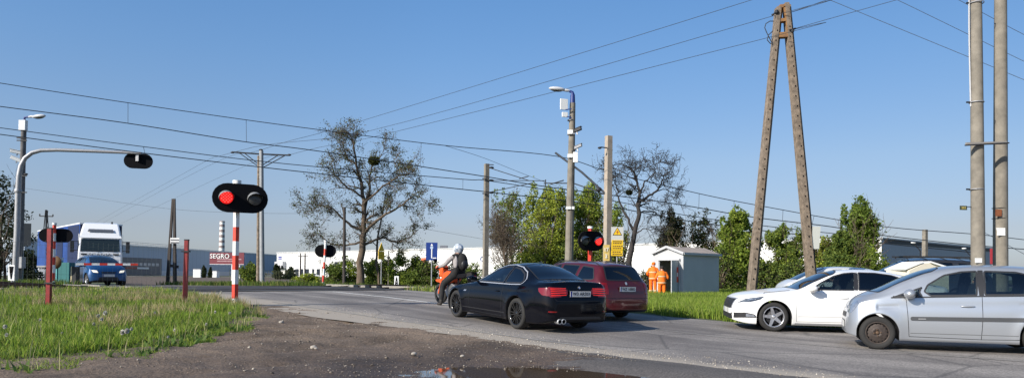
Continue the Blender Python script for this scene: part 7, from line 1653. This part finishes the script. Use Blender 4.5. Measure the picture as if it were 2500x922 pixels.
# ---- drivers
def driver(car, x, y, z, lab, shirt, bald):
    mx = car; r = thing('person', (0, 0, 0), lab, 'person')
    J = dict(pelvis=((.10, 0, -.62), (.17, .14)), belly=((.06, 0, -.45), (.16, .14)), chest=((.03, 0, -.25), (.19, .14)), neckb=((.0, 0, -.10), .065), head=((-.02, 0, .0), (.078, .09)), top=((-.01, 0, .08), (.078, .085)),
             shl=((.03, -.19, -.17), .07), ell_=((-.12, -.24, -.38), .05), wrl=((-.34, -.14, -.30), .035), shr=((.03, .19, -.17), .07), elr=((-.12, .24, -.38), .05), wrr=((-.34, .14, -.30), .035), hipl=((0, -.1, -.64), .1), knl=((-.42, -.14, -.50), .08), hipr=((0, .1, -.64), .1), knr=((-.42, .14, -.50), .08))
    Bn = [('pelvis', 'belly', 0), ('belly', 'chest', 0), ('chest', 'neckb', 0), ('neckb', 'head', 1), ('head', 'top', 1), ('chest', 'shl', 0), ('shl', 'ell_', 0), ('ell_', 'wrl', 0), ('chest', 'shr', 0), ('shr', 'elr', 0), ('elr', 'wrr', 0), ('pelvis', 'hipl', 2), ('hipl', 'knl', 2), ('pelvis', 'hipr', 2), ('hipr', 'knr', 2)]
    hand(J, Bn, 'l', 'wrl', (-.9, .2, .1), (0, .3, .9), 1, .7); hand(J, Bn, 'r', 'wrr', (-.9, -.2, .1), (0, .3, -.9), 1, .7)
    figure('body', J, Bn, [shirt, M_skin, M_blk], r)
    MB().ell((-.115, 0, .02), (.022, .015, .024), M_skin, 8, 6).build('nose', r); MB().ell((-.10, 0, -.035), (.008, .025, .006), mat('lips', (.35, .12, .1), .6), 8, 4).build('mouth', r)
    for sg in (-1, 1): MB().ell((-.0, sg * .085, .015), (.022, .012, .032), M_skin, 8, 6).build('ear', r); MB().ell((-.092, sg * .032, .045), (.008, .011, .007), M_black, 6, 4).build('eye', r)
    MB().ell((.015, 0, .075), (.098, .088, .065), mat('grey_hair', (.2, .18, .16), .8) if bald else M_hair, 14, 8).build('hair', r)
    m = mx @ Matrix.Translation((x, y, z)); r.location = m.translation; r.rotation_euler = m.to_euler()
driver(SM, 2.42, -.36, 1.17, 'grey-haired driver seen in profile behind the front window of the white saloon', mat('shirt_dark', (.05, .05, .06), .8), True)
driver(JM, 2.20, -.34, 1.20, 'driver of the silver hatchback, head seen at the rear edge of the front window', mat('shirt_blue', (.06, .08, .12), .8), False)

# ---- blue oncoming car
P_bluec = paint('blue_car_paint', (0.012, 0.07, 0.20), .2, .35, .5)
sp2 = dict(jz); BC = Car(sp2, P_bluec, 'hatchback_car', 'blue oncoming hatchback with its headlights on, in front of the lorry', 'car', fine=.6)
BC.wheels(.295, .18, (6, .05, .04, 0), .19, M_alloy)
M_hon = mat('headlamp_on', (.7, .68, .6), .2, emit=(1, .93, .75), estr=.55)
for sg in (-1, 1): BC.panel('headlight', rnd([(sg * .44, .62), (sg * .66, .64), (sg * .72, .75), (sg * .50, .73)], .03), 'X', -1, .02, M_hon)
BC.panel('grille', rnd([(-.3, .60), (.3, .60), (.33, .67), (-.33, .67)], .02), 'X', -1, .01, M_plastic); BC.panel('bumper_grille', rnd([(-.45, .27), (.45, .27), (.4, .42), (-.4, .42)], .03), 'X', -1, .01, M_plastic); BC.plate('', .50, -1)
BC.mirror(1.30, .93, P_bluec); BC.seats([(2.0, 1.33)])
fb = Vector((-22.35, 38.6)); hb = Vector((.69, -.73)).normalized(); lf = Vector((-hb.y, hb.x))      # left of its heading
BC.place(tuple(fb + hb * 1.1), tuple(fb - hb * 1.4), 1); BC.root.scale = (1.08,) * 3
# ---- other cars on the right, mostly hidden
P_ls = paint('pale_silver_paint', (.62, .63, .64), .2, .35, .7)
MV = Car(dict(jz), P_ls, 'people_carrier', 'pale car whose windscreen shows behind the white saloon', 'car', fine=.6); MV.wheels(.295, .18, (6, .05, .04, 0), .19, M_alloy); MV.place((10.1, 26.2), (12.8, 25.9)); MV.root.location.z += .10; MV.seats([(2.0, 1.33)])
for o in MV.root.children:
    if o.name.startswith('windscreen'): o.data.materials[0] = M_glassw
P_dk = paint('dark_grey_paint', (.03, .033, .04), .3, .3, .8)
DV = Car(dict(oc), P_dk, 'off_road_car', 'dark off-road car with a roof rack behind the cream kiosk', 'car', fine=.6); DV.wheels(.31, .2, (6, .05, .04, 0), .2, M_alloy)
DV.place((12.9, 28.0), (16.5, 27.4)); DV.root.scale = (1.3, 1.2, 1.40)
rk = MB()
for x in (2.3, 2.8, 3.3, 3.8): rk.beam((x, -.5, 1.48), (x, .5, 1.48), .04, .03, M_dark)
for y in (-.5, .5): rk.beam((2.1, y, 1.475), (4.0, y, 1.475), .03, .04, M_dark); rk.beam((2.2, y, 1.42), (2.2, y, 1.47), .03, .03, M_dark); rk.beam((3.9, y, 1.40), (3.9, y, 1.47), .03, .03, M_dark)
rk.build('roof_rack', DV.root)

# ---- lorry with curtain trailer (local x backwards, y towards its right)
hb = Vector((.47, -.883)).normalized(); lr = Vector((-25.65, 45.9)); th = math.atan2(-hb.y, -hb.x)
T = thing('lorry', (lr.x, lr.y, h(lr.x, lr.y) + .03), 'white articulated lorry with a blue curtain trailer queueing beyond the crossing', 'lorry', rz=th)
M_cab = mat('cab_white', (.84, .84, .84), .35, coat=.5); M_curt = mat('blue_curtain', (.012, .055, .23), .6, var=.2, vscale=1.2); M_curd = mat('navy_panel', (.008, .018, .065), .6)
prof = [(.10, .35), (.0, .55), (.0, 1.35), (.05, 2.05), (.28, 2.94), (.40, 3.06), (.48, 3.18), (.75, 3.46), (1.15, 3.72), (2.2, 3.82), (2.25, 3.4), (2.25, .95), (1.9, .9), (1.85, .55), (.6, .40)]
cb_ = MB(); cb_.prism(prof, M_cab, (0, 0, 0), (1, 0, 0), (0, 0, 1), 2.44); cb_.v = [(v[0], v[1] * (1 - .20 * max(0, v[2] - 2.75)), v[2] + .22 * max(0, v[2] - 2.9)) for v in cb_.v]; cb_.build('cab', T, bevel=.09)
MB().beam((.58, -.95, 3.20), (.58, .95, 3.20), .10, .05, M_plastic).build('roof_ledge', T)
def sl(x0, z0, x1, z1, w0, w1, m, name, par, off=.012, th_=.02):
    d = Vector((x1 - x0, 0, z1 - z0)).normalized(); nr = Vector((-d.z, 0, d.x)); c0, c1 = Vector((x0, 0, z0)) + nr * off, Vector((x1, 0, z1)) + nr * off
    V = [c0 + Vector((0, -w0, 0)), c0 + Vector((0, w0, 0)), c1 + Vector((0, w1, 0)), c1 + Vector((0, -w1, 0))]
    V2 = [v - nr * th_ for v in V]
    return MB().add(V + V2, [(0, 1, 2, 3), (7, 6, 5, 4), (0, 4, 5, 1), (1, 5, 6, 2), (2, 6, 7, 3), (3, 7, 4, 0)], m).build(name, par)
ws = sl(.065, 2.10, .27, 2.88, 1.08, 1.04, mat('lorry_glass', (.02, .03, .032), .08), 'windscreen', T, .02)
sl(.26, 2.90, .38, 3.06, 1.16, 1.12, M_cab, 'sun_visor', T, .10, .03); sl(.56, 3.30, .70, 3.46, .72, .66, mat('visor_dark', (.10, .11, .13), .3), 'roof_window', T, .10)
for y in (-.45, .45): MB().beam((.02, y - .4, 2.13), (.07, y + .4, 2.18), .02, .03, M_plastic).build('wiper', T)
for z_ in (1.60, 1.44, 1.28, 1.12, .96): MB().box((-.012, 0, z_), (.03, 1.7, .07), mat('grille_dark', (.07, .075, .08), .5)).build('grille_bar', T)
text_mesh('front_lettering', 'SCANIA', .24, mat('lettering_grey', (.25, .27, .3), .3, .6), frame_mx((.015, 0, 1.90), (0, -1, 0), (0, 0, 1)), T, .01, .003, sx=1.5)
for y in (-.95, .95): MB().ell((-.0, y, .72), (.05, .20, .13), M_hon, 12, 8).build('headlight', T); MB().box((.012, y * .92, 1.93), (.02, .32, .09), M_plastic).build('air_intake', T)
MB().box((.02, 0, .45), (.08, 1.6, .16), mat('grille_dark', (.07, .075, .08), .5)).build('bumper_grille', T)
for sg in (-1, 1):
    MB().box((.18, sg * 1.52, 2.50), (.12, .22, .50), M_plastic).box((.18, sg * 1.52, 2.14), (.12, .22, .2), M_plastic).beam((.3, sg * 1.2, 2.72), (.2, sg * 1.5, 2.72), .04, .04, M_plastic).beam((.3, sg * 1.2, 2.17), (.2, sg * 1.5, 2.17), .04, .04, M_plastic).build('side_mirror', T, bevel=.02)
    MB().prism(rnd([(.42, 2.10), (1.15, 2.10), (1.15, 2.78), (.58, 2.8)], .05), M_win, (0, sg * 1.23, 0), (1, 0, 0), (0, 0, 1), .03).build('side_window', T)
    MB().prism([(1.3, 1.0), (2.2, 1.0), (2.2, 3.3), (1.3, 3.2)], M_cab, (0, sg * 1.235, 0), (1, 0, 0), (0, 0, 1), .02).build('side_fairing', T)
MB().tube([(1.3, -.6, 3.7), (1.3, -.6, 4.05)], .05, M_dark, 8).build('horn', T)
for x in (1.35, 3.7):
    for sg in (-1, 1): w_ = MB().lathe([(.28, -.15), (.32, -.16), (.5, -.14), (.52, -.1), (.52, .1), (.5, .14), (.28, .15)], M_rubber, 24, 'Y').build('wheel', T); w_.location = (x, sg * 1.05, .52); MB().lathe([(0, -.08 * sg + .0), (.1, .02 * sg), (.28, .10 * sg)], M_steel, 20, 'Y').build('rim', w_)
MB().box((2.9, 0, .9), (2.0, 1.0, .3), M_dark).build('chassis', T)
# the trailer hangs on the fifth wheel, turned a little against the cab
tb = MB().box((6.7, 0, 2.58), (13.2, 2.50, 2.70), M_curt).build('trailer_body', T, bevel=.03); tb.location = (2.7, 0, 0); tb.rotation_euler = (0, 0, math.atan2(.735, -.678) - math.atan2(.883, -.47))
MB().box((6.7, 0, 3.96), (13.3, 2.54, .08), M_cab).build('trailer_roof', tb); MB().box((6.7, 0, 1.22), (13.25, 2.53, .12), M_steel).build('side_rail', tb); MB().box((.08, 0, 2.6), (.05, 2.46, 2.6), M_curd).build('front_wall', tb)
MB().box((6.4, 0, .95), (11.0, 1.0, .25), M_dark).build('trailer_chassis', tb)
for (x_, w_) in ((1.7, 3.0), (5.6, 1.8), (8.8, 1.6)):
    for sg in (-1, 1): MB().box((x_, sg * 1.262, 2.58), (w_, .02, 2.55), M_curd).build('curtain_panel', tb)
for x in (7.6, 8.9, 10.2):
    for sg in (-1, 1): w_ = MB().lathe([(0, -.12), (.28, -.15), (.32, -.16), (.5, -.14), (.52, -.1), (.52, .1), (.5, .14), (.28, .15), (0, .12)], M_rubber, 24, 'Y').build('trailer_wheel', tb); w_.location = (x, sg * 1.05, .52)
lr2 = Vector((-41.0, 66)); p = thing('white_lorry', (lr2.x, lr2.y, h(lr2.x, lr2.y)), 'white box lorry partly visible at the far left behind the lamp post', 'lorry', rz=th)
MB().box((1.2, 0, 1.6), (2.2, 2.4, 2.4), M_cab).build('cab', p, bevel=.1); MB().box((6, 0, 2.1), (7, 2.5, 2.4), M_cab).build('box_body', p, bevel=.03); MB().box((-.0, 0, 1.9), (.25, 2.0, .8), M_win).build('windscreen', p)
for x in (1.3, 8): 
    for sg in (-1, 1): MB().lathe([(0, -.14), (.48, -.14), (.48, .14), (0, .14)], M_rubber, 20, 'Y', (x, sg * 1.05, .48)).build('wheel', p)
